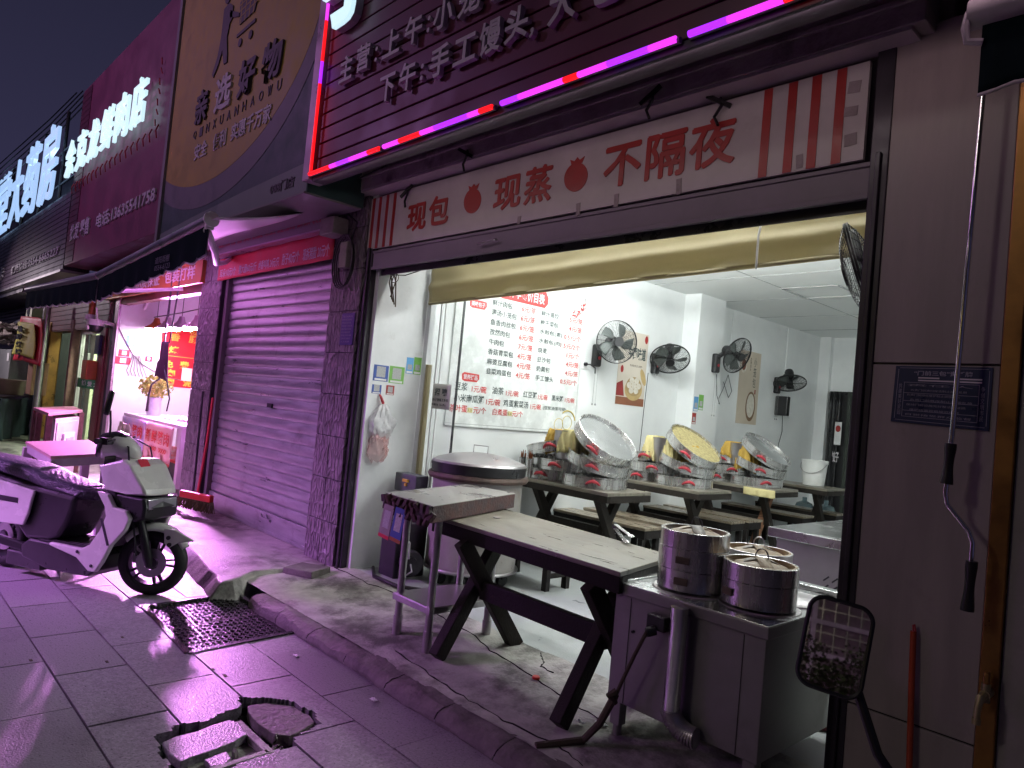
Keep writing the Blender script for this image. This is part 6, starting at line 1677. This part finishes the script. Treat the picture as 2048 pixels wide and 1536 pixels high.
def wheel(cx, cz, r, w_, steer=0.0):
    T = (ST if steer else Mx.Identity(4)) @ Mx.Translation((cx, 0, cz)) @ Mx.Rotation(math.pi / 2, 4, 'X')
    b = B(); prof = []
    for k in range(17):
        a = -1.9 + 3.8 * k / 16; prof.append((r - w_ * .5 + w_ * .5 * math.cos(a) * (1.0 if abs(a) < 1.57 else 1), w_ * .5 * math.sin(a)))
    prof = prof + [prof[0]]
    b.lathe(prof, T, 56); ty = b.build('tyre', m_rub, SC, local=True)
    b = B(); r2 = r - w_ * .62
    b.lathe([(r2 + .012, -.038), (r2 - .012, -.034), (r2 - .018, 0), (r2 - .012, .034), (r2 + .012, .038)], T, 48)
    for k in range(5):
        a = k * 6.2832 / 5
        for da in (-.16, .16):
            p0 = T @ V((.03 * math.cos(a + da * 2), .03 * math.sin(a + da * 2), 0)); p1 = T @ V(((r2 - .012) * math.cos(a + da), (r2 - .012) * math.sin(a + da), 0))
            b.beam(p0, p1, .016, .022, up=(T.to_3x3() @ V((0, 0, 1))))
    b.cyl(T @ V((0, 0, -.05)), T @ V((0, 0, .05)), .038, n=24); rm = b.build('rim', m_dark, ty, local=True)
    b = B(); b.lathe([(.045, .038), (.095, .038), (.095, .042), (.045, .042), (.045, .038)], T, 40)
    for k in range(20):
        a = k * .314; p = T @ V((.078 * math.cos(a), .078 * math.sin(a), .0425)); b.cyl(p, T @ V((.078 * math.cos(a), .078 * math.sin(a), .0435)), .004, n=6)
    b.build('brake_disc', m_stdull, ty, local=True)
    return ty


wheel(-.05, .218, .218, .10, 1); wheel(-1.33, .218, .218, .11)
# front fender
b = B()


def fend(u, v):
    a = R(28) + u * R(112); r = .248 + .012 * math.sin(u * 3.1); w_ = .062 * (1 - .5 * (1 - u) ** 3)
    y = (v - .5) * 2 * w_; r2 = r - .045 * (abs(v - .5) * 2) ** 3
    return V((-.05 + r2 * math.cos(a), y, .218 + r2 * math.sin(a)))


b.grid(24, 14, fend); fe = b.xf(ST).build('front_fender', m_paint, SC, local=True, solid=.004)
b = B(); side(b, [(.02, .46), (.10, .45), (.22, .385), (.12, .37), (.06, .33), (.03, .36)], -.085, -.060); q = b.xf(ST).build('fender_side', m_paint, fe, local=True, bevel=.006)
b = B()
for p in ((.055, .40), (.065, .355)): b.cyl((p[0], -.085, p[1]), (p[0], -.094, p[1]), .014, n=16)
b.xf(ST).build('bolt', m_black, fe, local=True)
for s_ in (-1, 1):
    b = B(); b.tube([(-.05 + .0, s_ * .082, .205), (-.06, s_ * .085, .26), (-.10, s_ * .08, .40), (-.16, s_ * .07, .58)], [.02, .03, .026, .024], 12); b.xf(ST).build('fork', m_black, SC, local=True)
# nose and front shield (white), head lamp
b = B(); P = [(-.32, .86), (-.20, .895), (-.13, .86), (-.01, .715), (.005, .675), (-.15, .665), (-.34, .675), (-.415, .835)]
secs = []
for y, sc_ in ((-.155, .90), (-.14, .97), (-.09, 1.0), (0, 1.02), (.09, 1.0), (.14, .97), (.155, .90)):
    cx = sum(p[0] for p in P) / len(P); cz = sum(p[1] for p in P) / len(P)
    secs.append([V((cx + (p[0] - cx) * sc_, y * (1 - .25 * max(0, (p[0] + .1)) / .2 * 1.0) , cz + (p[1] - cz) * sc_)) for p in P])
loft(secs, b, False); sh = b.build('front_shield', m_paint, SC, local=True, bevel=.010, seg=3)
b = B(); b.prism([(-.05, .0), (.03, .0), (.03, .055), (-.05, .055)], lambda u, v, d: V((-.155 + v * .64, u - .03, .885 - v * .77 + d)) + V((.0, 0, .006)), 0, .003); b.build('number_plate', m_redb, sh, local=True)
b = B(); secs = []
for y, sc_ in ((-.145, .9), (-.13, .98), (0, 1.04), (.13, .98), (.145, .9)):
    P = [(-.34, .672), (.0, .662), (.02, .60), (.01, .53), (-.07, .50), (-.16, .53), (-.24, .56), (-.30, .60)]; cx = -.14; cz = .6
    secs.append([V((cx + (p[0] - cx) * sc_, y, cz + (p[1] - cz) * sc_)) for p in P])
loft(secs, b, False); ns_ = b.build('nose', m_black, SC, local=True, bevel=.008)
b = B(); b.prism([(-.115, .588), (.115, .588), (.12, .652), (-.12, .652)], lambda u, v, d: V((.012 + d - .35 * abs(u) ** 1.6 - (v - .6) * .1, u, v)), -.01, .018); b.build('headlamp', m_clear, ns_, local=True, bevel=.004)
b = B(); side(b, [(-.11, .60), (.0, .60), (-.005, .655), (-.14, .652)], -.137, -.131); b.build('side_lens', m_clear, ns_, local=True, bevel=.002)
# handlebar cowl
b = B(); secs = [ring(-.44, .93, .04, .055), ring(-.42, .96, .07, .08), ring(-.35, .975, .085, .08), ring(-.28, .955, .075, .075), ring(-.22, .925, .05, .05), ring(-.20, .91, .02, .02)]
loft(secs, b); b.xf(ST).build('handlebar_cowl', m_paint, SC, local=True)
b = B(); loft([ring(-.47, .93, .04, .05), ring(-.44, .99, .08, .055), ring(-.36, 1.035, .075, .03), ring(-.29, 1.03, .04, .015)], b); b.xf(ST).build('dashboard', m_black, SC, local=True)
b = B(); loft([[V((p.x + .0, p.y, p.z)) for p in ring(-.40, .80, .055, .12, lean=-.1)], ring(-.33, .82, .06, .12, lean=-.1)], b); b.xf(ST).build('steering_neck', m_black, SC, local=True)
for s_ in (1, -1):
    b = B(); b.cyl((-.36, s_ * .08, .99), (-.40, s_ * .21, 1.003), .013, n=12); b.cyl((-.375, s_ * .12, 1.0), (-.40, s_ * .22, 1.004), .019, n=14); hb = b.xf(ST).build('handle_grip', m_black, SC, local=True)
    b = B(); b.tube([(-.33, s_ * .14, 1.01), (-.31, s_ * .17, 1.02), (-.33, s_ * .22, 1.01)], .007, 6); b.obox((-.37, s_ * .16, 1.005), (.05, .07, .045)); b.xf(ST).build('brake_lever', m_black, hb, local=True, bevel=.004)
    if s_ > 0: continue
    b = B(); b.tube([(-.37, s_ * .10, 1.02), (-.37, s_ * .11, 1.12), (-.37, s_ * .135, 1.20)], .007, 8); st_ = b.xf(ST).build('mirror_stalk', m_black, SC, local=True)
    T = Mx.Translation((-.38, s_ * .15, 1.255)) @ Euler((0, R(8), R(-25 * s_))).to_matrix().to_4x4()
    b = B(); PP = [(-.045, -.065), (-.03, -.085), (.035, -.08), (.055, -.03), (.05, .05), (.02, .08), (-.03, .075), (-.05, .02)]
    b.prism(PP, lambda u, v, d: T @ V((d, u, v)), -.012, .018); b.xf(ST).build('mirror_shell', m_black, st_, local=True, bevel=.008)
    b = B(); b.prism([(u * .9, v * .92) for u, v in PP], lambda u, v, d: T @ V((d, u, v)), -.0135, -.0122); b.xf(ST).build('mirror_glass', m_mirror, st_, local=True)
# leg shield and floor board
b = B(); P = [(-.36, .67), (-.26, .66), (-.20, .585), (-.10, .575), (-.06, .53), (-.09, .45), (-.19, .34), (-.25, .22), (-.30, .15), (-.36, .15), (-.47, .22), (-.72, .265), (-.72, .285), (-.44, .285), (-.37, .32), (-.30, .42), (-.26, .52), (-.28, .58)]
for y0, y1 in ((-.185, -.15), (.15, .185)):
    b2 = B(); side(b2, P, y0, y1); b2.build('leg_shield_panel', m_paint, SC, local=True, bevel=.012, seg=3)
b = B(); side(b, [(-.36, .80), (-.28, .78), (-.20, .60), (-.22, .42), (-.32, .29), (-.44, .27), (-.38, .30), (-.30, .42), (-.26, .55), (-.30, .66), (-.38, .76)], -.149, .149); b.build('inner_leg_shield', m_black, SC, local=True, bevel=.01)
b = B(); side(b, [(-.95, .27), (-.40, .272), (-.36, .23), (-.33, .15), (-.40, .10), (-.75, .09), (-1.0, .14), (-1.02, .22)], -.148, .148); b.build('underframe', m_black, SC, local=True, bevel=.012)
b = B(); b.box(-.86, -.146, .273, -.42, .146, .283)
for k in range(9): b.box(-.84, -.13 + k * .031, .2832, -.44, -.118 + k * .031, .290)
b.build('foot_board', m_rub, SC, local=True, bevel=.002)
b = B(); b.grid(8, 10, lambda u, v: V((-.415 + .05 * u + .06 * math.sin(v * 3.1) * (1 - u), (v - .5) * .22, .36 + .0 * u + .24 * u)) + V((.0, 0, 0)))
# rear body
b = B()
side(b, [(-.585, .60), (-.60, .50), (-.64, .40), (-.70, .31), (-.78, .275), (-1.0, .26), (-1.12, .36), (-1.25, .48), (-1.6, .64), (-1.62, .70), (-1.2, .64)], -.140, .140); b.build('rear_body', m_black, SC, local=True, bevel=.03, seg=3)
for s_ in (-1, 1):
    b = B(); side(b, [(-.92, .60), (-1.25, .635), (-1.60, .70), (-1.62, .66), (-1.40, .50), (-1.22, .345), (-.99, .355), (-.955, .44), (-.94, .52)], s_ * .150, s_ * .172); b.build('side_panel', m_paint, SC, local=True, bevel=.010, seg=3)
b = B(); b.box(-1.18, -.12, .06, -.85, .12, .16); b.beam((-.75, .0, .12), (-1.33, .1, .22), .04, .06); b.beam((-.75, .0, .12), (-1.33, -.1, .22), .04, .06); b.build('swing_arm', m_black, SC, local=True, bevel=.01)
b = B(); b.tube([(-.80, .10, .10), (-.72, .22, .02), (-.74, .24, .004)], .010, 8); b.tube([(-.74, -.08, .09), (-.66, -.13, .05), (-.70, -.15, .04)], .010, 8); b.build('side_stand', m_stdull, SC, local=True)
b = B(); secs = []
for x, zc, hw, hh in ((-.50, .605, .07, .03), (-.54, .615, .115, .042), (-.70, .635, .135, .05), (-.90, .655, .145, .05), (-1.02, .685, .15, .055), (-1.15, .705, .15, .058), (-1.40, .725, .145, .05), (-1.62, .75, .11, .035), (-1.68, .755, .05, .02)): secs.append(ring(x, zc, hw, hh, 20, 3))
loft(secs, b); se = b.build('seat', m_seat, SC, local=True)
b = B(); b.tube([(-1.02, .155 * math.sin(a), .67 + .075 * math.cos(a)) for a in [k * .3927 for k in range(-4, 5)]], .004, 6); b.build('seat_strap', m_groove, se, local=True)
b = B(); b.grid(30, 24, lambda u, v: V((-.56 - .60 * u, (v - .5) * .29, .664 + .085 * u - .06 * (abs(v - .5) * 2) ** 3 + .006 * math.sin(u * 60) * math.sin(v * 40)))); b.build('seat_cover', m_seat, se, local=True, solid=.004)
b = B(); b.tube([(-.34, -.12, 1.0), (-.22, -.10, .97), (-.16, -.13, .80), (-.14, -.12, .62), (-.10, -.10, .45), (-.06, -.095, .28)], .006, 6); b.tube([(-.36, .10, 1.0), (-.26, .12, .96), (-.22, .14, .8)], .006, 6); b.build('brake_cable', m_black, SC, local=True)
b = B(); b.box(-1.30, -.1745, .50, -1.06, -.1725, .535); b.build('side_badge', m_dark, SC, local=True)
b = B(); side(b, [(-.30, .50), (-.28, .505), (-.20, .34), (-.22, .335)], -.187, -.1855); b.build('panel_seam', m_dark, SC, local=True)
b = B(); b.cyl((-.46, -.186, .262), (-.46, -.192, .262), .010, n=12); b.cyl((-.33, -.186, .19), (-.33, -.192, .19), .010, n=12); b.build('panel_bolt', m_dark, SC, local=True)
# rear left second vehicle mirror at the frame edge
t = thing('second_scooter_mirror', 'black round scooter mirror poking in at the left edge of the picture', 'mirror', (-6.05, -2.25, .87))
b = B(); T = Mx.Translation((-6.10, -2.25, .86)) @ Euler((0, 0, R(-60))).to_matrix().to_4x4(); b.prism(rrect(.13, .12, .045), lambda u, v, d: T @ V((u, d, v)), -.012, .012); b.build('mirror_shell', m_black, t, bevel=.006)
b = B(); b.tube([(-6.12, -2.25, .82), (-6.2, -2.28, .7), (-6.35, -2.32, .66)], .008, 8); b.build('mirror_stalk', m_black, t)

# ------------------------------------------------------------------ table, white cabinet and shelf at the left
t = thing('square_side_table', 'pink lit square table standing on the pavement behind the scooter', 'table', (-7.3, -1.38, 0))
P4 = [V((-7.75, -1.66, 0)), V((-6.56, -1.68, 0)), V((-6.90, -1.17, 0)), V((-8.15, -1.06, 0))]
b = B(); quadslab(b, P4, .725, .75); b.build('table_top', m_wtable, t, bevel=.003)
b = B(); quadslab(b, P4, .655, .7245, .03); b.build('apron_rail', m_wleg, t, bevel=.003)
for p in P4:
    c = sum(P4, V((0, 0, 0))) / 4; q = c + (p - c) * .93; b = B(); b.box(q.x - .035, q.y - .035, 0, q.x + .035, q.y + .035, .70); b.build('leg', m_wleg, t, bevel=.003)
b = B(); b.beam((-6.65, -1.62, .16), (-7.0, -1.2, .16), .03, .04); b.beam((-7.7, -1.62, .16), (-6.65, -1.62, .16), .03, .04); b.build('stretcher', m_wleg, t)
def bq(P, u0, v0, u1, v1):
    g = lambda u, v: P[0] * (1 - u) * (1 - v) + P[1] * u * (1 - v) + P[2] * u * v + P[3] * (1 - u) * v
    return [g(u0, v0), g(u1, v0), g(u1, v1), g(u0, v1)]


FQ = [V((-10.54, -1.16, 0)), V((-9.45, -1.19, 0)), V((-10.60, -.60, 0)), V((-11.5, -.52, 0))]
t = thing('white_metal_cabinet', 'small white cabinet under a brown shelf frame behind the square table', 'cabinet', (-10.1, -.9, 0))
b = B(); quadslab(b, bq(FQ, .35, .22, .97, .92), .04, .84); b.build('body', m_pipe, t, bevel=.01)
D_ = (FQ[2] - FQ[1]).normalized(); N_ = V((D_.y, -D_.x, 0)); O_ = bq(FQ, .35, .22, .97, .92)[1]; LL = (bq(FQ, .35, .22, .97, .92)[2] - O_).length
cf = lambda u, v, d: O_ + D_ * u * LL + N_ * d + V((0, 0, v))
def frect(u0, v0, u1, v1, d0, d1): return B().prism([(u0, v0), (u1, v0), (u1, v1), (u0, v1)], cf, d0, d1)
dd = frect(.05, .08, .95, .80, .001, .012).build('door', m_pipe, t, bevel=.006)
frect(.28, .40, .74, .66, .013, .04).build('handle_recess', m_pink, dd, bevel=.006)
frect(.36, .56, .66, .60, .041, .046).build('slot', m_groove, dd); frect(.46, .30, .56, .40, .013, .03).build('latch', m_groove, dd, bevel=.004)
t = thing('brown_shelf_frame', 'brown open shelf frame with a pale board on top beside the white cabinet', 'shelf', (-10.4, -.9, 0))
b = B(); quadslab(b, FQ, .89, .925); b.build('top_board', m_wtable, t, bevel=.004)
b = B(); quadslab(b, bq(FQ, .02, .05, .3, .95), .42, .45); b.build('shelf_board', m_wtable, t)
for (u, v) in ((.04, .06), (.31, .06), (.98, .04), (.96, .97), (.04, .95)):
    p = bq(FQ, u, v, u, v)[0]; b = B(); b.box(p.x - .03, p.y - .03, .0, p.x + .03, p.y + .03, .889); b.build('leg', m_brick, t)
t = thing('vegetable_sack', 'green string sack of vegetables beside the white cabinet', 'sack', (-9.3, -.5, .165))
b = B()
for k in range(9): b.tube([(-9.45 + .05 * k, -.45, .17), (-9.42 + .05 * k + rnd.uniform(-.05, .05), -.48, .5), (-9.44 + .045 * k, -.45, .82 + rnd.uniform(-.06, .08))], [.03, .045, .02], 8)
b.build('sack', mat('green_leek', (.16, .28, .10), .6, c2=(.4, .42, .3), ns=12), t)

# ------------------------------------------------------------------ pharmacy front and far left street
t = thing('pharmacy_building', 'pharmacy front with brown slats, brass posts and a lit glass door', 'building', (-14.4, .5, 0))
b = B(); b.box(-16.6, -.02, 2.12, -12.15, .2, 3.0); b.build('brown_fascia', mat('brown_fascia', (.15, .06, .075), .5), t)
b = B()
for k in range(9): b.box(-16.6, -.035, 2.14 + k * .09, -12.2, -.0202, 2.215 + k * .09)
b.build('slat', mat('brown_slat_lower', (.17, .07, .085), .45), t)
b = B(); b.box(-12.62, -.02, .04, -12.12, .1, 2.12); b.box(-12.55, -.05, .04, -12.25, -.02, 2.12); b.build('brown_pillar', mat('chestnut_pillar', (.20, .06, .06), .5), t, bevel=.01)
for x0, x1, m_ in ((-16.75, -16.5, m_stdull), (-16.49, -16.25, m_gold), (-14.5, -14.38, m_brick)):
    b = B(); b.box(x0, -.06, .04, x1, .15, 2.3); b.build('brass_post' if m_ is m_gold else 'steel_post', m_, t, bevel=.02)
b = B(); b.box(-16.14, .35, .04, -14.56, .4, 2.5); b.build('cream_side_wall', mat('yellowish_plaster', (.45, .44, .32), .7, c2=(.36, .35, .25), ns=3, dirt=.4, ds=4), t)
b = B(); b.box(-16.6, 3.0, .04, -12.0, 3.1, 3); b.box(-16.6, .4, 2.9, -12, 3.0, 3.0); b.build('back_wall', mat('pale_green_wall', (.45, .58, .42), .6), t)
b = B(); b.box(-14.34, .06, .04, -14.24, .12, 2.12); b.box(-12.70, .06, .04, -12.63, .12, 2.12); b.box(-14.24, .06, 2.05, -12.70, .12, 2.12)
dr = b.build('door_frame', m_stdull, t)
b = B(); b.box(-14.24, .085, .05, -12.70, .095, 2.05); b.build('door_glass', m_glass, dr)
b = B(); b.box(-14.24, .075, 1.14, -12.70, .084, 1.30); gb = b.build('green_strip', mat('door_green', (.0, .22, .07), .5), t)
txt('博 爱 大', 'lettering', front(.075), -13.95, 1.175, -12.85, 1.265, m_txtw, gb, bold=.03)
b = B(); b.box(-14.05, 1.1, .3, -12.6, 1.15, 1.95); q = b.build('display_cabinet', mat('display_pale', (.6, .7, .6), .5), t)
b = B()
for k in range(4): b.box(-13.9, 1.08, .45 + k * .36, -12.9, 1.099, .68 + k * .36)
b.build('display_goods', mat('display_goods', (.35, .42, .45), .5, c2=(.75, .75, .65), ns=9, mix=.1), q)
b = B(); b.box(-14.1, 1.2, 2.6, -12.9, 1.3, 2.65); b.build('door_lamp', mglow('green_white_lamp', (.80, 1.0, .72), 90), t)
area('pharmacy_lamp_light', (-13.4, .36, 2.45), (-13.5, .9, .8), .5, 150, (.82, 1.0, .70))
b = B(); b.box(-12.80, -.2, 1.30, -12.50, -.05, 1.60); b.box(-12.62, -.215, 1.32, -12.44, -.2, 1.58); tag(b.build('red_notice_box', m_orange, bevel=.01), 'small red notice box on the chestnut pillar of the pharmacy', 'box')
b = B(); b.box(-12.6, -.1, 1.7, -12.35, -.055, 2.0); tag(b.build('violet_wall_box', m_navy, bevel=.01), 'small violet box above the red notice box', 'box')
t = thing('doorbell_panel', 'pale intercom panel and cable on the cream side wall', 'intercom', (-15, .3, 1.4))
b = B(); b.box(-14.95, .30, 1.42, -14.78, .349, 1.75); b.build('panel', m_stdull, t, bevel=.01)
b = B(); b.tube([(-15.2, .33, 2.4), (-14.9, .32, 2.1), (-14.85, .32, 1.75)], .02, 6); b.tube([(-14.85, .32, 1.42), (-14.85, .32, .3)], .02, 6); b.build('cable', m_black, t)

t = thing('far_shuttered_building', 'far shop with a closed slatted shutter at the left edge', 'building', (-24, .5, 0))
b = B(); b.box(-40, .2, .04, -16.76, .5, 6); b.build('wall', m_dark, t)
b = B()
for k in range(34): b.box(-38, .16, .1 + k * .085, -16.8, .1999, .16 + k * .085)
b.build('slat', mat('far_slat', (.22, .16, .24), .5), t)
b = B(); b.box(-38, -.5, 2.85, -16.8, .2, 2.93); b.box(-38, -.5, 3.05, -16.8, -.4, 3.10); b.build('canopy_edge', m_stdull, t)
t = thing('air_conditioner_unit', 'small pale outdoor fan unit high on the far shop', 'air conditioner', (-17.4, -.1, 2.45))
b = B(); b.box(-17.75, -.25, 2.38, -17.15, .1, 2.75); b.build('case', mat('aged_white', (.45, .46, .36), .6), t, bevel=.02)
b = B(); b.cyl((-17.45, -.252, 2.56), (-17.45, -.262, 2.56), .14, n=24); b.build('grille', m_black, t)
b = B(); b.beam((-19.5, -.2, 2.3), (-17.8, -.2, 2.42), .06, .06); b.build('bracket', m_stdull, t)
t = thing('red_yellow_flag', 'red bordered yellow hanging flag with black characters on the far shop', 'flag', (-17.7, -.5, 1.5))


def flg(y0, e=0.0):
    return lambda u, v: V((-16.95 + e + (2.2 - 2 * e) * u + (.25) * (1 - v) * u, y0 + .05 * math.sin(u * 7 + v * 2), 1.50 + e * .5 + (.82 - e) * v + .06 * math.sin(u * 2.5) - .10 * u))


b = B(); b.grid(24, 14, flg(-.5)); b.build('border', m_redb, t, solid=.008)
b = B(); b.grid(24, 14, flg(-.56, .22)); fl = b.build('field', mat('flag_yellow', (.50, .46, .07), .7), t, solid=.006)
for k, c in enumerate('马蹄烧饼'):
    txt(c, 'lettering', lambda u, v, d: V((u, -.62 - d + .0, v)), -16.0 + .03 * k, 2.02 - k * .14, -15.45 + .03 * k, 2.13 - k * .14, m_black, t, bold=.03, depth=.01)
b = B(); b.cyl((-15.05, -.35, .05), (-15.05, -.35, 2.6), .06, n=14); tag(b.build('grey_post', m_stdull), 'tall grey round post beside the red and yellow flag', 'post')
t = thing('covered_cart', 'street cart covered in a dark green cloth with a beige basin on top', 'cart', (-17.6, -.8, 0))
CA, CB, CC, CD = V((-15.4, -.85, 0)), V((-17.45, -.02, 0)), V((-19.3, -.9, 0)), V((-17.4, -1.75, 0))
b = B()
for a, c in ((CA, CB), (CA, CD)):
    dn = (c - a).normalized(); nn_ = V((-dn.y, dn.x, 0))
    b.grid(24, 14, lambda u, v: a + (c - a) * u + nn_ * (.05 * math.sin(u * 24) * (1 - v) + .03) * (-1 if c is CB else 1) + V((0, 0, .05 + .76 * v - .03 * math.sin(u * 3.1))))
b.build('cloth_cover', mat('cart_cloth', (.07, .10, .12), .8, c2=(.04, .06, .07), bump=.3, bs=40), t, solid=.01)
b = B(); quadslab(b, [CA, CB, CC, CD], .80, .83); b.build('deck', m_dark, t)
b = B(); b.lathe([(.30, 0), (.36, .26), (.38, .26), (.38, .29), (.34, .29), (.30, .02), (0, .02)], Mx.Translation((-17.0, -.55, .83)), 32); tag(b.build('beige_basin', mat('beige_plastic', (.42, .34, .27), .5)), 'large beige basin on top of the covered cart', 'basin')
b = B(); b.box(-19.6, -.45, .84, -17.6, .1, 1.72); tag(b.build('grey_box', mat('grey_cupboard', (.26, .27, .27), .5), bevel=.02), 'grey cupboard with a white sticker at the left edge behind the cart', 'cupboard')
b = B(); b.box(-17.9, -.465, 1.48, -17.66, -.455, 1.64); tag(b.build('white_sticker', m_paper), 'white sticker on the grey cupboard', 'sticker')
b = B(); r_ = random.Random(11)
for k in range(46): b.obox((-18.9 + r_.uniform(-.7, .7), -.4 + r_.uniform(-.2, .2), 2.0 + r_.uniform(-.12, .25)), (r_.uniform(.1, .4), .15, .04), (r_.uniform(-.5, .5), r_.uniform(-.5, .5), r_.uniform(-1, 1)))
tag(b.build('firewood_pile', mat('pale_bundle', (.42, .36, .33), .8, c2=(.18, .15, .14), ns=9)), 'heap of pale split bundles piled above the grey cupboard', 'bundle', kind='stuff')
b = B(); b.box(-15.9, -.40, .9, -15.45, -.15, 1.5); b.cyl((-15.68, -.27, .04), (-15.68, -.27, .9), .03, n=8); tag(b.build('cardboard_box', mat('cardboard', (.42, .23, .15), .8), bevel=.01), 'upright cardboard box beside the grey post', 'box')
b = B()
Tw = Mx.Translation((-15.4, -1.05, .24)) @ Mx.Rotation(R(90), 4, 'X')
b.lathe([(.19, -.04), (.24, -.03), (.25, 0), (.24, .03), (.19, .04), (.19, -.04)], Tw, 32)
for k in range(8): b.beam(Tw @ V((0, 0, 0)), Tw @ V((.19 * math.cos(k * .785), .19 * math.sin(k * .785), 0)), .012, .012)
tag(b.build('parked_wheel', m_rub), 'dark spoked wheel of a parked bike at the left edge', 'wheel')
